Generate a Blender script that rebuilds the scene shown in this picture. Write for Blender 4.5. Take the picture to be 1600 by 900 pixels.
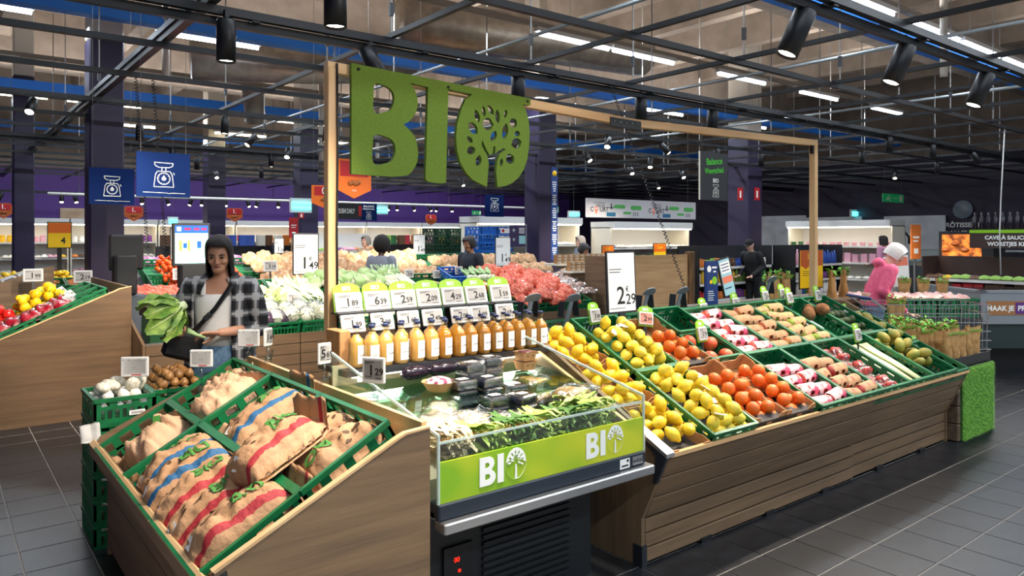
import bpy, math, random
from mathutils import Matrix, Vector, Euler, noise
R_ = random.Random(7)
PI = math.pi
rad = math.radians
SC = bpy.context.scene
COL = SC.collection
for _o in list(bpy.data.objects):
    bpy.data.objects.remove(_o)

# ------------------------------------------------------------------ camera
TH = rad(51.75)
cam = bpy.data.cameras.new('camera')
cam.sensor_width = 36.0
cam.lens = 1150.0 / 1600.0 * 36.0
cam.shift_y = -82.0 / 1600.0
cam.clip_start, cam.clip_end = 0.05, 200
camo = bpy.data.objects.new('camera', cam)
COL.objects.link(camo)
camo.location = (0, 0, 1.70)
camo.rotation_euler = (rad(90), 0, TH - rad(90))
SC.camera = camo

# ------------------------------------------------------------------ world, exposure, large lights
SC.view_settings.view_transform = 'Standard'
SC.view_settings.look = 'None'
SC.view_settings.gamma = 1.0
SC.view_settings.use_curve_mapping = False
SC.view_settings.exposure = 0.0
wld = bpy.data.worlds.new('store_air')
SC.world = wld
wld.use_nodes = True
wld.node_tree.nodes['Background'].inputs[0].default_value = (0.60, 0.68, 0.82, 1)
wld.node_tree.nodes['Background'].inputs[1].default_value = 0.42


def area(name, loc, sx, sy, power, col, rot=(0, 0, 0)):
    l = bpy.data.lights.new(name, 'AREA')
    l.shape = 'RECTANGLE'
    l.size, l.size_y, l.energy, l.color = sx, sy, power, col
    o = bpy.data.objects.new(name, l)
    o.location, o.rotation_euler = loc, rot
    COL.objects.link(o)
    return o


def spot(loc, target, power, col=(1, .86, .70), ang=70, blend=.7, size=.06):
    l = bpy.data.lights.new('track_spot_beam', 'SPOT')
    l.energy, l.color, l.spot_size, l.spot_blend, l.shadow_soft_size = power, col, rad(ang), blend, size
    o = bpy.data.objects.new('track_spot_beam', l)
    o.location = loc
    o.rotation_euler = (Vector(target) - Vector(loc)).to_track_quat('-Z', 'Y').to_euler()
    COL.objects.link(o)
    return o


# rows of ceiling tubes, one long lamp for each row (they run along X)
COOL = (.80, .90, 1.0)
for yy, pw in ((-2.4, 620), (1.0, 300), (4.5, 240), (8.07, 420), (11.4, 420), (14.8, 420), (18.4, 420), (22.0, 420)):
    area('tube_row_light', (9 if yy > 0 else 5, yy, 4.5), 17, .2, pw, COOL)
    area('tube_row_uplight', (9, yy, 4.85), 17, .2, pw * .55, (1, .95, .90), (PI, 0, 0))
# track spots that face the produce (fixtures hang on the rails built below)
for x, y, tx, ty, tz, p in ((1.85, 2.0, 1.10, 3.1, .7, 130), (1.6, 2.75, 1.1, 3.6, .8, 90), (3.15, 2.75, 2.3, 2.9, .7, 100), (4.66, 2.7, 3.5, 3.0, .8, 230),
                            (6.18, 2.7, 4.9, 3.0, .8, 230), (7.86, 2.75, 6.3, 3.2, .8, 170), (3.1, 1.0, 2.4, 3.6, 2.3, 45),
                            (1.7, 5.5, 1.7, 8.0, .9, 200), (2.84, 5.5, 3.2, 8.0, .9, 240), (4.49, 5.6, 4.7, 8.2, .9, 260), (6.26, 5.6, 6.0, 8.2, .9, 260),
                            (7.57, 5.6, 7.8, 4.2, .9, 200), (0.91, 6.2, 0.9, 8.6, .9, 160), (9.2, 3.0, 8.6, 3.2, .9, 160),
                            (3.03, 9.9, 3.2, 11.9, .9, 230), (6.2, 9.9, 6.0, 12.2, .9, 260), (10.5, 8.6, 10.8, 10.6, .9, 260), (13.5, 6.0, 14.5, 6.2, .9, 260)):
    spot((x, y, 3.0), (tx, ty, tz), p * 2.6)

# ------------------------------------------------------------------ helpers
MATS = {}


def lin(h):
    h = h.lstrip('#')
    return tuple((c / 12.92 if c <= .04045 else ((c + .055) / 1.055) ** 2.4) for c in (int(h[i:i + 2], 16) / 255 for i in (0, 2, 4))) + (1,)


def mat(name, col, rough=.5, col2=None, scale=6.0, stretch=(1, 1, 1), metal=0, bump=0, bscale=None, emit=0, alpha=1, rnd=0, detail=4, spec=.5, lo=.35, hi=.65, sss=0, vor=False):
    if name in MATS:
        return MATS[name]
    m = bpy.data.materials.new(name)
    m.use_nodes = True
    nt = m.node_tree
    N, Lk = nt.nodes, nt.links
    b = N['Principled BSDF']
    b.inputs['Roughness'].default_value = rough
    b.inputs['Metallic'].default_value = metal
    b.inputs['Specular IOR Level'].default_value = spec
    c1 = lin(col)
    b.inputs['Base Color'].default_value = c1
    m.diffuse_color = c1
    out = None
    tc = mp = None
    if col2 or bump:
        tc = N.new('ShaderNodeTexCoord')
        mp = N.new('ShaderNodeMapping')
        mp.inputs['Scale'].default_value = stretch
        Lk.new(tc.outputs['Object'], mp.inputs[0])
    if col2:
        if vor:
            nz = N.new('ShaderNodeTexVoronoi')
            src = nz.outputs['Distance']
        else:
            nz = N.new('ShaderNodeTexNoise')
            nz.inputs['Detail'].default_value = detail
            src = nz.outputs['Fac']
        nz.inputs['Scale'].default_value = scale
        Lk.new(mp.outputs[0], nz.inputs['Vector'])
        rp = N.new('ShaderNodeValToRGB')
        rp.color_ramp.elements[0].position = lo
        rp.color_ramp.elements[1].position = hi
        rp.color_ramp.elements[0].color = c1
        rp.color_ramp.elements[1].color = lin(col2)
        Lk.new(src, rp.inputs[0])
        out = rp.outputs[0]
    if rnd:
        oi = N.new('ShaderNodeObjectInfo')
        hs = N.new('ShaderNodeHueSaturation')
        mr = N.new('ShaderNodeMapRange')
        mr.inputs[3].default_value, mr.inputs[4].default_value = 1 - rnd, 1 + rnd
        Lk.new(oi.outputs['Random'], mr.inputs[0])
        Lk.new(mr.outputs[0], hs.inputs['Value'])
        if out:
            Lk.new(out, hs.inputs['Color'])
        else:
            hs.inputs['Color'].default_value = c1
        out = hs.outputs[0]
    if out:
        Lk.new(out, b.inputs['Base Color'])
    if bump:
        bn = N.new('ShaderNodeTexNoise')
        bn.inputs['Scale'].default_value = bscale or scale * 3
        bn.inputs['Detail'].default_value = 3
        Lk.new(mp.outputs[0], bn.inputs['Vector'])
        bp = N.new('ShaderNodeBump')
        bp.inputs['Strength'].default_value = bump
        bp.inputs['Distance'].default_value = .01
        Lk.new(bn.outputs['Fac'], bp.inputs['Height'])
        Lk.new(bp.outputs[0], b.inputs['Normal'])
    if emit:
        b.inputs['Emission Strength'].default_value = emit
        if out:
            Lk.new(out, b.inputs['Emission Color'])
        else:
            b.inputs['Emission Color'].default_value = c1
    if alpha < 1:
        b.inputs['Alpha'].default_value = alpha
    MATS[name] = m
    return m


def clear(name, tint, a=.12, rough=.03):
    """clear sheet: mostly transparent with a glossy coat"""
    if name in MATS:
        return MATS[name]
    m = bpy.data.materials.new(name)
    m.use_nodes = True
    N, Lk = m.node_tree.nodes, m.node_tree.links
    N.remove(N['Principled BSDF'])
    t = N.new('ShaderNodeBsdfTransparent')
    t.inputs[0].default_value = lin(tint)
    g = N.new('ShaderNodeBsdfGlossy')
    g.inputs['Roughness'].default_value = rough
    fr = N.new('ShaderNodeLayerWeight')
    fr.inputs[0].default_value = .5
    pw = N.new('ShaderNodeMath')
    pw.operation = 'POWER'
    pw.inputs[1].default_value = 4.0
    Lk.new(fr.outputs['Facing'], pw.inputs[0])
    ad = N.new('ShaderNodeMath')
    ad.operation = 'MULTIPLY_ADD'
    ad.inputs[1].default_value = .5
    ad.inputs[2].default_value = a
    Lk.new(pw.outputs[0], ad.inputs[0])
    mx = N.new('ShaderNodeMixShader')
    Lk.new(ad.outputs[0], mx.inputs[0])
    Lk.new(t.outputs[0], mx.inputs[1])
    Lk.new(g.outputs[0], mx.inputs[2])
    Lk.new(mx.outputs[0], N['Material Output'].inputs[0])
    MATS[name] = m
    return m


class MB:
    def __init__(s):
        s.v, s.f, s.mi, s.ms, s.sm = [], [], [], [], []

    def add(s, vs, fs, m, smooth=False, M=None):
        if m not in s.ms:
            s.ms.append(m)
        k, b = s.ms.index(m), len(s.v)
        if M is not None:
            vs = [M @ Vector(p) for p in vs]
        s.v += [tuple(p) for p in vs]
        for q in fs:
            s.f.append([i + b for i in q])
            s.mi.append(k)
            s.sm.append(smooth)
        return s

    def box(s, x0, x1, y0, y1, z0, z1, m, M=None):
        vs = [(x, y, z) for z in (z0, z1) for y in (y0, y1) for x in (x0, x1)]
        return s.add(vs, [(0, 2, 3, 1), (4, 5, 7, 6), (0, 1, 5, 4), (2, 6, 7, 3), (0, 4, 6, 2), (1, 3, 7, 5)], m, False, M)

    def cbox(s, x0, x1, y0, y1, z0, z1, m, c=.004, M=None):
        """box with chamfered edges along its vertical and horizontal rims"""
        vs, n = [], 8
        ring = lambda a: [(x0 + a + c, y0 + a), (x1 - a - c, y0 + a), (x1 - a, y0 + a + c), (x1 - a, y1 - a - c), (x1 - a - c, y1 - a), (x0 + a + c, y1 - a), (x0 + a, y1 - a - c), (x0 + a, y0 + a + c)]
        for a, z in ((c, z0), (0, z0 + c), (0, z1 - c), (c, z1)):
            vs += [(x, y, z) for x, y in ring(a)]
        fs = [tuple(range(7, -1, -1)), tuple(range(24, 32))]
        for r in range(3):
            for i in range(8):
                j = (i + 1) % 8
                fs.append((r * 8 + i, r * 8 + j, r * 8 + 8 + j, r * 8 + 8 + i))
        return s.add(vs, fs, m, False, M)

    def bar(s, p, q, w, h, m):
        p, q = Vector(p), Vector(q)
        d = q - p
        M = Matrix.Translation(p) @ d.to_track_quat('Y', 'Z').to_matrix().to_4x4()
        return s.box(-w / 2, w / 2, 0, d.length, -h / 2, h / 2, m, M)

    def tube(s, pts, rr, m, n=8, cap=True, flat=1.0, M=None, smooth=True):
        pts = [Vector(p) for p in pts]
        if not isinstance(rr, (list, tuple)):
            rr = [rr] * len(pts)
        vs, fs, up = [], [], None
        for i, p in enumerate(pts):
            t = (pts[min(i + 1, len(pts) - 1)] - pts[max(i - 1, 0)]).normalized()
            if up is None:
                up = t.orthogonal().normalized()
                if abs(t.z) < .9:
                    up = (Vector((0, 0, 1)) - t * t.z).normalized()
            else:
                up = (up - t * up.dot(t)).normalized()
            sd = t.cross(up)
            for k in range(n):
                a = 2 * PI * k / n
                vs.append(p + (sd * math.cos(a) + up * math.sin(a) * flat) * rr[i])
        for i in range(len(pts) - 1):
            for k in range(n):
                j = (k + 1) % n
                fs.append((i * n + k, i * n + j, i * n + n + j, i * n + n + k))
        if cap:
            fs.append(tuple(range(n - 1, -1, -1)))
            fs.append(tuple(range(len(pts) * n - n, len(pts) * n)))
        return s.add(vs, fs, m, smooth, M)

    def lathe(s, prof, m, n=14, M=None, smooth=True, sx=1, sy=1):
        vs, fs = [], []
        for r, z in prof:
            for k in range(n):
                a = 2 * PI * k / n
                vs.append((r * math.cos(a) * sx, r * math.sin(a) * sy, z))
        for i in range(len(prof) - 1):
            for k in range(n):
                j = (k + 1) % n
                fs.append((i * n + k, i * n + j, i * n + n + j, i * n + n + k))
        fs.append(tuple(range(n - 1, -1, -1)))
        fs.append(tuple(range(len(prof) * n - n, len(prof) * n)))
        return s.add(vs, fs, m, smooth, M)

    def ball(s, r, m, n=12, k=8, M=None, fn=None):
        """closed ball with rr = fn(unit vector) scale"""
        vs, fs = [(0, 0, -1)], []
        for i in range(1, k):
            t = PI * i / k
            for j in range(n):
                a = 2 * PI * j / n
                vs.append((math.sin(t) * math.cos(a), math.sin(t) * math.sin(a), -math.cos(t)))
        vs.append((0, 0, 1))
        rx, ry, rz = r if isinstance(r, tuple) else (r, r, r)
        if fn:
            vs = [tuple(c * fn(Vector(p)) for c in p) for p in vs]
        vs = [(x * rx, y * ry, z * rz) for x, y, z in vs]
        for j in range(n):
            l = (j + 1) % n
            fs.append((0, 1 + l, 1 + j))
            fs.append((len(vs) - 1, 1 + (k - 2) * n + j, 1 + (k - 2) * n + l))
            for i in range(k - 2):
                fs.append((1 + i * n + j, 1 + i * n + l, 1 + i * n + n + l, 1 + i * n + n + j))
        return s.add(vs, fs, m, True, M)

    def prism(s, poly, t0, t1, m, M=None):
        """poly in XZ extruded along Y from t0 to t1"""
        n = len(poly)
        vs = [(x, t0, z) for x, z in poly] + [(x, t1, z) for x, z in poly]
        fs = [tuple(range(n)), tuple(range(2 * n - 1, n - 1, -1))]
        for i in range(n):
            j = (i + 1) % n
            fs.append((i, n + i, n + j, j))
        return s.add(vs, fs, m, False, M)

    def mesh(s, name='mesh'):
        me = bpy.data.meshes.new(name)
        me.from_pydata(s.v, [], s.f)
        for x in s.ms:
            me.materials.append(x)
        me.polygons.foreach_set('material_index', s.mi)
        me.polygons.foreach_set('use_smooth', s.sm)
        me.update()
        return me


def K(name, geo, parent=None, loc=(0, 0, 0), rot=(0, 0, 0), scale=None, M=None):
    if isinstance(geo, MB):
        geo = geo.mesh(name)
    o = bpy.data.objects.new(name, geo)
    COL.objects.link(o)
    if parent is not None:
        o.parent = parent
    if M is not None:
        o.matrix_basis = M
    else:
        o.location = loc
        o.rotation_euler = rot
    if scale is not None:
        o.scale = scale if isinstance(scale, tuple) else (scale,) * 3
    return o


def tag(o, label=None, cat=None, group=None, kind=None):
    if label: o['label'] = label
    if cat: o['category'] = cat
    if group: o['group'] = group
    if kind: o['kind'] = kind
    return o


def thing(name, label, cat, loc=(0, 0, 0), rot=(0, 0, 0), group=None, M=None, kind=None):
    return tag(K(name, None, None, loc, rot, None, M), label, cat, group, kind)


CACHE = {}


def cached(key, fn):
    if key not in CACHE:
        CACHE[key] = fn()
        if isinstance(CACHE[key], MB):
            CACHE[key] = CACHE[key].mesh(str(key))
    return CACHE[key]


def text_geo(s, size, bold=0.0, align='CENTER', sx=1.0):
    """(verts, faces) of a line of lettering in the XY plane"""
    key = ('txt', s, size, bold, align, sx)
    if key not in CACHE:
        c = bpy.data.curves.new('t', 'FONT')
        c.body, c.size, c.offset, c.align_x, c.align_y = s, size, bold * size, align, 'CENTER'
        c.resolution_u = 3
        o = bpy.data.objects.new('t', c)
        COL.objects.link(o)
        me = bpy.data.meshes.new_from_object(o)
        CACHE[key] = ([(v.co.x * sx, v.co.y, v.co.z) for v in me.vertices], [tuple(p.vertices) for p in me.polygons])
        bpy.data.objects.remove(o)
        bpy.data.curves.remove(c)
        bpy.data.meshes.remove(me)
    return CACHE[key]


FACE = Matrix.Rotation(PI / 2, 4, 'X')          # XY lettering -> faces -Y


def put_text(mb, s, size, m, x=0, z=0, y=0, bold=0.0, align='CENTER', sx=1.0, M=None, rot=0):
    """lettering on a sheet that faces -Y"""
    v, f = text_geo(s, size, bold, align, sx)
    T = Matrix.Translation((x, y, z)) @ FACE @ Matrix.Rotation(rot, 4, 'Z')
    if M is not None:
        T = M @ T
    return mb.add(v, f, m, False, T)


def T4(loc, rx=0, ry=0, rz=0, s=1.0):
    return Matrix.Translation(loc) @ Euler((rx, ry, rz)).to_matrix().to_4x4() @ Matrix.Scale(s, 4)


def rot90(z): return Matrix.Rotation(z, 4, 'Z')


# ------------------------------------------------------------------ materials used all over
WOODS = {}


def wood(axis, tone='a'):
    a, b = {'a': ('#66513c', '#82684c'), 'l': ('#b98d5e', '#d3aa78'), 'd': ('#54402c', '#6f563c'), 'e': ('#c39a6b', '#d9b586'), 'r': ('#3d3128', '#6a5540')}[tone]
    st = {'x': (.7, 9, 9), 'y': (9, .7, 9), 'z': (9, 9, .7)}[axis]
    return mat('oak_%s_%s' % (axis, tone), a, .55, b, 2.2, st, bump=.12, bscale=5, lo=.3, hi=.7, detail=6)


M_GREEN = mat('crate_green', '#085a31', .42, '#0b6b3c', 14)
M_DKMETAL = mat('anthracite_metal', '#23262b', .45)
M_BLACK = mat('black_paint', '#101114', .5)
M_RAIL = mat('rail_black', '#15171b', .42, metal=.3)
M_WHITE = mat('white_plastic', '#d3d2cf', .4)
M_STEEL = mat('brushed_steel', '#a9abad', .32, metal=.85)
M_SCREEN = mat('e_paper', '#a3a09c', .35)
M_INK = mat('ink_black', '#141414', .6)
M_LIME = mat('lime_plastic', '#86c01a', .5)
M_PAPERW = mat('white_paper', '#efede8', .7)
M_CARD = mat('cardboard', '#a97b4c', .8, '#b98b5b', 30)
M_CARDBK = mat('cardboard_black_print', '#2a2624', .7)
M_GLASS = clear('clear_acrylic', '#f4faf7', .05)
M_FILM = clear('plastic_film', '#f3f3f3', .22, .18)
M_RED = mat('red_print', '#b3121b', .5)
M_BLUEP = mat('navy_print', '#12306a', .5)
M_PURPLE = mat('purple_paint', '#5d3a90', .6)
M_PURPLED = mat('dark_purple_paint', '#221738', .55)
M_CONC = mat('beige_concrete', '#8f8276', .85, '#9f9184', 3, bump=.1)
M_ORANGE = mat('orange_print', '#e06a12', .5)
M_YELLOW = mat('yellow_print', '#f2c406', .5)
M_PRODW = mat('cream_print', '#e9e1cf', .6)
# ================================================================== the setting
F_, RR_ = (math.cos(TH), math.sin(TH)), (math.sin(TH), -math.cos(TH))


def seen(x, y, z, pad=40):
    d = x * F_[0] + y * F_[1]
    if d < .3:
        return None
    u = x * RR_[0] + y * RR_[1]
    px, py = 800 + 1150 * u / d, 368 - 1150 * (z - 1.7) / d
    return d if -pad < px < 1600 + pad and -pad < py < 900 + pad else None


floor = tag(K('floor', MB().box(-6, 34, -6, 34, -.05, 0, mat('grout', '#a8a198', .8, '#948d83', 20))), kind='structure')
M_TILE = mat('slate_tile', '#16171a', .34, '#212327', 7, rnd=.16, bump=.10, bscale=60, spec=.55)
P = .31
tile_me = MB().cbox(-P / 2 + .003, P / 2 - .003, -P / 2 + .003, P / 2 - .003, -.006, .0035, M_TILE, .0015).mesh('tile')
spots = []
for i in range(-20, 90):
    for j in range(-20, 90):
        x, y = .365 + (i + .5) * P, 2.25 + (j + .5) * P
        dd = seen(x, y, 0, 160)
        if dd is None:
            continue
        hid = (2.95 < x < 6.6 and 2.7 < y < 5.2) or (.95 < x < 3 and 2.6 < y < 4.6) or (x < 1.5 and 7.9 < y < 11) or (1.6 < x < 8 and 7.6 < y < 10)
        spots.append((hid, dd, x, y))
spots.sort()
for k, (h, d, x, y) in enumerate(spots[:300]):
    K('tile', tile_me, floor, (x, y, 0))
fm = MB()
for h, d, x, y in spots[300:]:
    fm.box(x - P / 2 + .003, x + P / 2 - .003, y - P / 2 + .003, y + P / 2 - .003, -.004, .0032, M_TILE)
tag(K('far_tiles', fm, floor), kind='stuff')

# ceiling slab with ribs along Y and deep beams along X
ceil = tag(K('ceiling', MB().box(-6, 34, -3, 34, 6.6, 6.8, M_CONC)), kind='structure')
for k in range(17):
    x = -3.2 + 2.2 * k
    K('ceiling_rib', MB().prism([(x - .22, 6.6), (x - .13, 5.95), (x + .13, 5.95), (x + .22, 6.6)], -3, 34, M_CONC), ceil)
for y in (6.6, 12.9, 19.2, 25.4):
    K('ceiling_beam', MB().box(-6, 34, y - .25, y + .25, 5.35, 6.6, M_CONC), ceil)
M_BLUEB = mat('blue_steel_paint', '#2a8cff', .45)
for y, od in ((4.95, 'nearest, at the upper right corner'), (10.7, 'second, above the purple column'), (16.9, 'third, behind the letter B'), (23.0, 'furthest, before the purple wall')):
    tag(K('blue_service_tray', MB().box(-6, 23.9, y - .1, y + .1, 4.50, 4.52, M_BLUEB).box(-6, 23.9, y - .1, y - .085, 4.52, 4.68, M_BLUEB).box(-6, 23.9, y + .085, y + .1, 4.52, 4.68, M_BLUEB)),
        'blue painted cable tray under the ceiling, %s' % od, 'cable tray', 'blue ceiling cable trays')

# back wall (purple) and side wall (dark purple, brown strip above)
wb = tag(K('wall_back', MB().box(-6, 34, 26, 26.2, 0, 3.75, M_PURPLE).box(-6, 34, 26.02, 26.2, 3.75, 6.8, M_CONC)), kind='structure')
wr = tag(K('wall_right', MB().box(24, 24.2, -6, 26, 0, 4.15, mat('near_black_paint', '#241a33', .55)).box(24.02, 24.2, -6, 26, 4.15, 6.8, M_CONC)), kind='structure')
wl = tag(K('wall_left', MB().box(-6.2, -6, -3, 26, 0, 3.75, M_PURPLE).box(-6.2, -6.02, -3, 26, 3.75, 6.8, M_CONC)), kind='structure')

# columns: purple below, pale above
M_COLW = mat('pale_column_paint', '#b9b2a6', .7)
for x, y, w, hb in ((1.86, 11.4, .42, 4.35), (1.45, 17.8, .36, 4.9), (9.85, 11.55, .48, 4.35), (15.6, 10.6, .58, 4.05), (7.2, 17.3, .46, 4.3), (6.4, 22.0, .5, 4.2)):
    cmb = MB().cbox(x - w / 2, x + w / 2, y - w / 2, y + w / 2, 0, hb, M_PURPLED, .02).cbox(x - w / 2 + .004, x + w / 2 - .004, y - w / 2 + .004, y + w / 2 - .004, hb, 6.6, M_COLW, .02)
    tag(K('column', cmb), kind='structure')

# black lighting rails
xr = [2.62, 4.1, 5.5, 6.78, 8.2, 9.95, 11.4, 12.8, 14.2, 15.6, 17.0, 18.4, 19.8, 21.2, 22.6]
yr = [-3.0, -1.5, 0.0, 1.57, 3.04, 4.57, 6.02, 7.8, 9.2, 10.7, 12.2, 13.7, 15.2, 16.7, 18.2, 19.7, 21.2, 22.7]
M_GALVD = mat('dark_galvanised', '#4a4e52', .4, metal=.5)
RL = {2.62: 'double black rail carrying the three big tilted spots', 4.1: 'single black rail running right above the wooden gantry beam', 5.5: 'thick double black rail passing behind the top of the green letters', 6.78: 'single black rail just behind the thick double rail',
      1.57: 'heavy dark rail with cable tray slanting past the purple column', 3.04: 'black cross rail passing above the letter B', 4.57: 'black cross rail meeting the first tilted spot', 6.02: 'black cross rail meeting the middle tilted spot', 7.8: 'black cross rail meeting the last tilted spot'}
for y in xr:
    m = MB()
    if abs(y - 5.5) < .1 or abs(y - 2.62) < .1 or abs(y - 14.2) < .1:
        m.box(.2, 23.9, y - .03, y + .03, 3.3, 3.36, M_RAIL).box(.2, 23.9, y + .05, y + .1, 3.24, 3.30, M_RAIL)
        for x in yr[3:]:
            m.box(x + .3, x + .36, y - .02, y + .09, 3.285, 3.315, M_RAIL)
    else:
        m.box(-2.5, 23.9, y - .025, y + .025, 3.3, 3.35, M_RAIL)
    tag(K('lighting_rail', m), RL.get(y) or 'long black lighting rail running across the store under the ceiling', 'rail', 'black lighting rails')
for x in yr:
    tag(K('lighting_rail', MB().box(x - .022, x + .022, -1.0, 25.5, 3.36, 3.40, M_RAIL) if abs(x - 1.57) > .1 else MB().box(x - .035, x + .035, -1.0, 25.5, 3.36, 3.42, M_RAIL).box(x - .05, x + .05, -1.0, 25.5, 3.42, 3.47, M_GALVD)), RL.get(x) or 'long black lighting rail running across the store under the ceiling', 'rail', 'black lighting rails')
for k, y in enumerate((10.7, 12.1, 13.5, 14.9, 16.3, 17.7, 19.1, 20.5)):
    tag(K('cable_rail', MB().box(.5 + k, 23.9, y - .03, y + .03, 3.40, 3.43, M_RAIL)), 'black cable rail lying on the lighting rails, %s counted towards the purple wall' % ('first', 'second', 'third', 'fourth', 'fifth', 'sixth', 'seventh', 'eighth')[k], 'rail', 'far cable rails')
# thin hangers from rail crossings to the ceiling
M_WIRE = mat('hanger_wire', '#8d8b88', .5)
for y in xr[:9]:
    for x in yr[3:14]:
        if seen(x, y, 3.9) and (x * 7 + y * 3) % 1.7 < .9:
            tag(K('rail_hanger', MB().box(x - .006, x + .006, y - .006, y + .006, 3.3, 6.6, M_WIRE).box(x - .018, x + .018, y - .015, y + .015, 3.55, 3.66, M_DKMETAL)),
                'thin hanger wire holding a lighting rail crossing', 'wire', 'rail hanger wires')
M_GALV = mat('galvanised_pipe', '#9aa3a8', .4, metal=.5)
for x in (5.2, 8.8, 12.6):
    tag(K('conduit_pipe', MB().tube([(x, -1, 3.9), (x, 20, 3.9)], .022, M_GALV, 8)), 'pale grey conduit pipe above the lighting rails', 'pipe', 'grey conduit pipes')
for x, y in ((2.62, 11.3), (6.15, 14.0), (11.0, 4.3), (9.0, 17.0)):
    tag(K('drain_pipe', MB().tube([(x, y, 3.2 if y > 13 else 3.9), (x, y, 6.58)], .05, M_COLW, 10)), 'white vertical pipe hanging from the ceiling', 'pipe', 'white vertical pipes')

# ducts
M_DUCT = mat('duct_foil', '#a59b8d', .4, '#8b8176', 5, metal=.55, bump=.2)
for (pts, r) in (([(3.3, 12.6, 4.55), (5.4, 12.2, 4.7), (7.0, 11.9, 4.9)], .34), ([(6.0, 10.6, 5.2), (8.4, 10.2, 5.25), (11.2, 10.0, 5.3)], .4), ([(5.6, 16.2, 4.2), (5.4, 15.9, 5.0), (5.2, 15.6, 6.55)], .22)):
    tag(K('air_duct', MB().tube(pts, r, M_DUCT, 18)), {.34: 'silver foil air duct left of the letters under the ceiling', .4: 'large round air duct above the green letters', .22: 'slim foil duct bending up to the ceiling'}[r], 'duct')

# fluorescent tubes
M_TUBE = mat('lit_tube', '#e6f1ff', .5, emit=14)
M_TUBEW = mat('lit_tube_warm', '#fff2d2', .5, emit=10)
tb_body = MB().box(-.75, .75, -.05, .05, .03, .09, M_WHITE).mesh('tb')
tb_lamp = MB().tube([(-.72, 0, 0), (.72, 0, 0)], .03, M_TUBE, 8).mesh('tl')
tb_lamp2 = MB().tube([(-.72, 0, 0), (.72, 0, 0)], .03, M_TUBEW, 8).mesh('tl2')
trow = [(8.07, 7.55), (8.07, 9.1), (8.07, 11.8), (8.07, 14.5), (8.07, 17.5), (4.5, 11.3), (4.5, 12.9), (4.5, 14.6), (4.5, 9.2), (11.38, .3), (11.38, 3.25), (14.75, .4), (14.75, 3.2), (18.3, 1.2), (18.3, 3.0), (18.3, 7.5),
        (21.5, 4.0), (21.5, 7.0), (21.5, 10.0), (11.4, 13.5), (11.4, 17.0), (14.75, 12.5), (2.6, 16.2)]
for y, x in trow:
    t = thing('tube_lamp', 'lit fluorescent tube lamp in a white batten under the ceiling', 'lamp', (x, y, 4.6), group='lit ceiling tube lamps')
    K('batten', tb_body, t)
    K('tube', tb_lamp2 if y > 18 else tb_lamp, t)
for y, od in ((4.5, 'first'), (8.07, 'second'), (11.38, 'third'), (14.75, 'fourth'), (18.3, 'fifth'), (21.5, 'sixth')):
    tag(K('lamp_trunking', MB().box(-3, 23.5, y - .035, y + .035, 4.69, 4.76, mat('trunking_grey', '#8e867b', .6))), 'grey trunking of the %s tube lamp row counted from the fruit stand' % od, 'trunking', 'lamp trunkings')

# track spots
M_LENS = mat('lit_lens', '#fff0d8', .4, emit=16)
M_LENSD = mat('dark_lens', '#3a3a3c', .2)


def spot_lamp(x, y, z, tilt=0, yaw=0, s=1.0, lit=True, label='black cylinder track spot lamp hanging from a lighting rail', group='small track spot lamps'):
    t = thing('track_spot', label, 'spot lamp', (x, y, z), group=group)
    K('bracket', cached(('sb', s), lambda: MB().box(-.012 * s, .012 * s, -.02 * s, .02 * s, -.12 * s, .02, M_RAIL)), t)
    M = Matrix.Translation((0, 0, -.1 * s)) @ Matrix.Rotation(yaw, 4, 'Z') @ Matrix.Rotation(tilt, 4, 'X')
    h = K('housing', cached(('sh', s), lambda: MB().lathe([(.05 * s, .06 * s), (.056 * s, .05 * s), (.056 * s, -.19 * s), (.05 * s, -.19 * s), (.05 * s, -.16 * s)], M_RAIL, 18)), t, M=M)
    K('lens', cached(('sl', s, lit), lambda: MB().lathe([(.048 * s, -.176 * s), (.048 * s, -.168 * s)], M_LENS if lit else M_LENSD, 14)), h)
    return t


BIG = 'large track spot lamps'
for x, y, ti, ya, tx in ((1.66, 5.42, 0, 0, 'big black track spot pointing straight down near the purple column'), (4.66, 2.72, .42, .9, 'big tilted black track spot at the upper frame edge'),
                         (6.18, 2.72, .42, .9, 'big tilted black track spot, middle of the tilted three'), (7.86, 2.72, .42, .9, 'big tilted black track spot, last of the tilted three'),
                         (4.49, 5.6, 0, 0, 'black track spot right behind the round green letter'), (6.26, 5.6, 0, 0, 'black track spot above the black plate on the wooden beam'),
                         (7.57, 5.6, .06, 0, 'black track spot past the black plate, above the wooden beam'), (2.84, 5.5, -.5, .6, 'black track spot tilted over the corner of the letter B'),
                         (1.9, 4.12, 0, 0, 'lit round track spot cut by the upper frame edge')):
    spot_lamp(x, y, 3.3, ti, ya, 1.35 if ti == .42 else 1.22, True, tx, BIG)
q = random.Random(3)
for x, y in ((3.03, 9.95), (4.45, 9.95), (.9, 9.95), (2.3, 11.4), (3.9, 11.4), (5.6, 11.4), (5.0, 12.8), (6.6, 12.8), (3.4, 14.2), (5.2, 14.2), (7.4, 14.2), (4.2, 15.6), (6.0, 17.0), (8.0, 17.0), (3.3, 18.4), (5.4, 18.4),
             (8.4, 8.2), (9.7, 8.2), (11.2, 8.2), (12.6, 8.2), (8.0, 9.95), (9.6, 9.95), (11.4, 9.95), (12.4, 11.4), (14.2, 11.4), (13, 9.95), (12.0, 5.5), (13.6, 5.5), (15.4, 5.5), (13.7, 6.78), (17, 6.78), (18.2, 8.2), (16, 4.1), (18.4, 4.1),
             (10.2, 14.2), (12.2, 14.2), (11.6, 17), (14, 17), (9.3, 18.4), (16.6, 14.2)):
    spot_lamp(x, y, 3.3, q.choice((0, .1, .6, .75)), 2.47 + q.uniform(-1.2, 1.2), .92, True)
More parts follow.
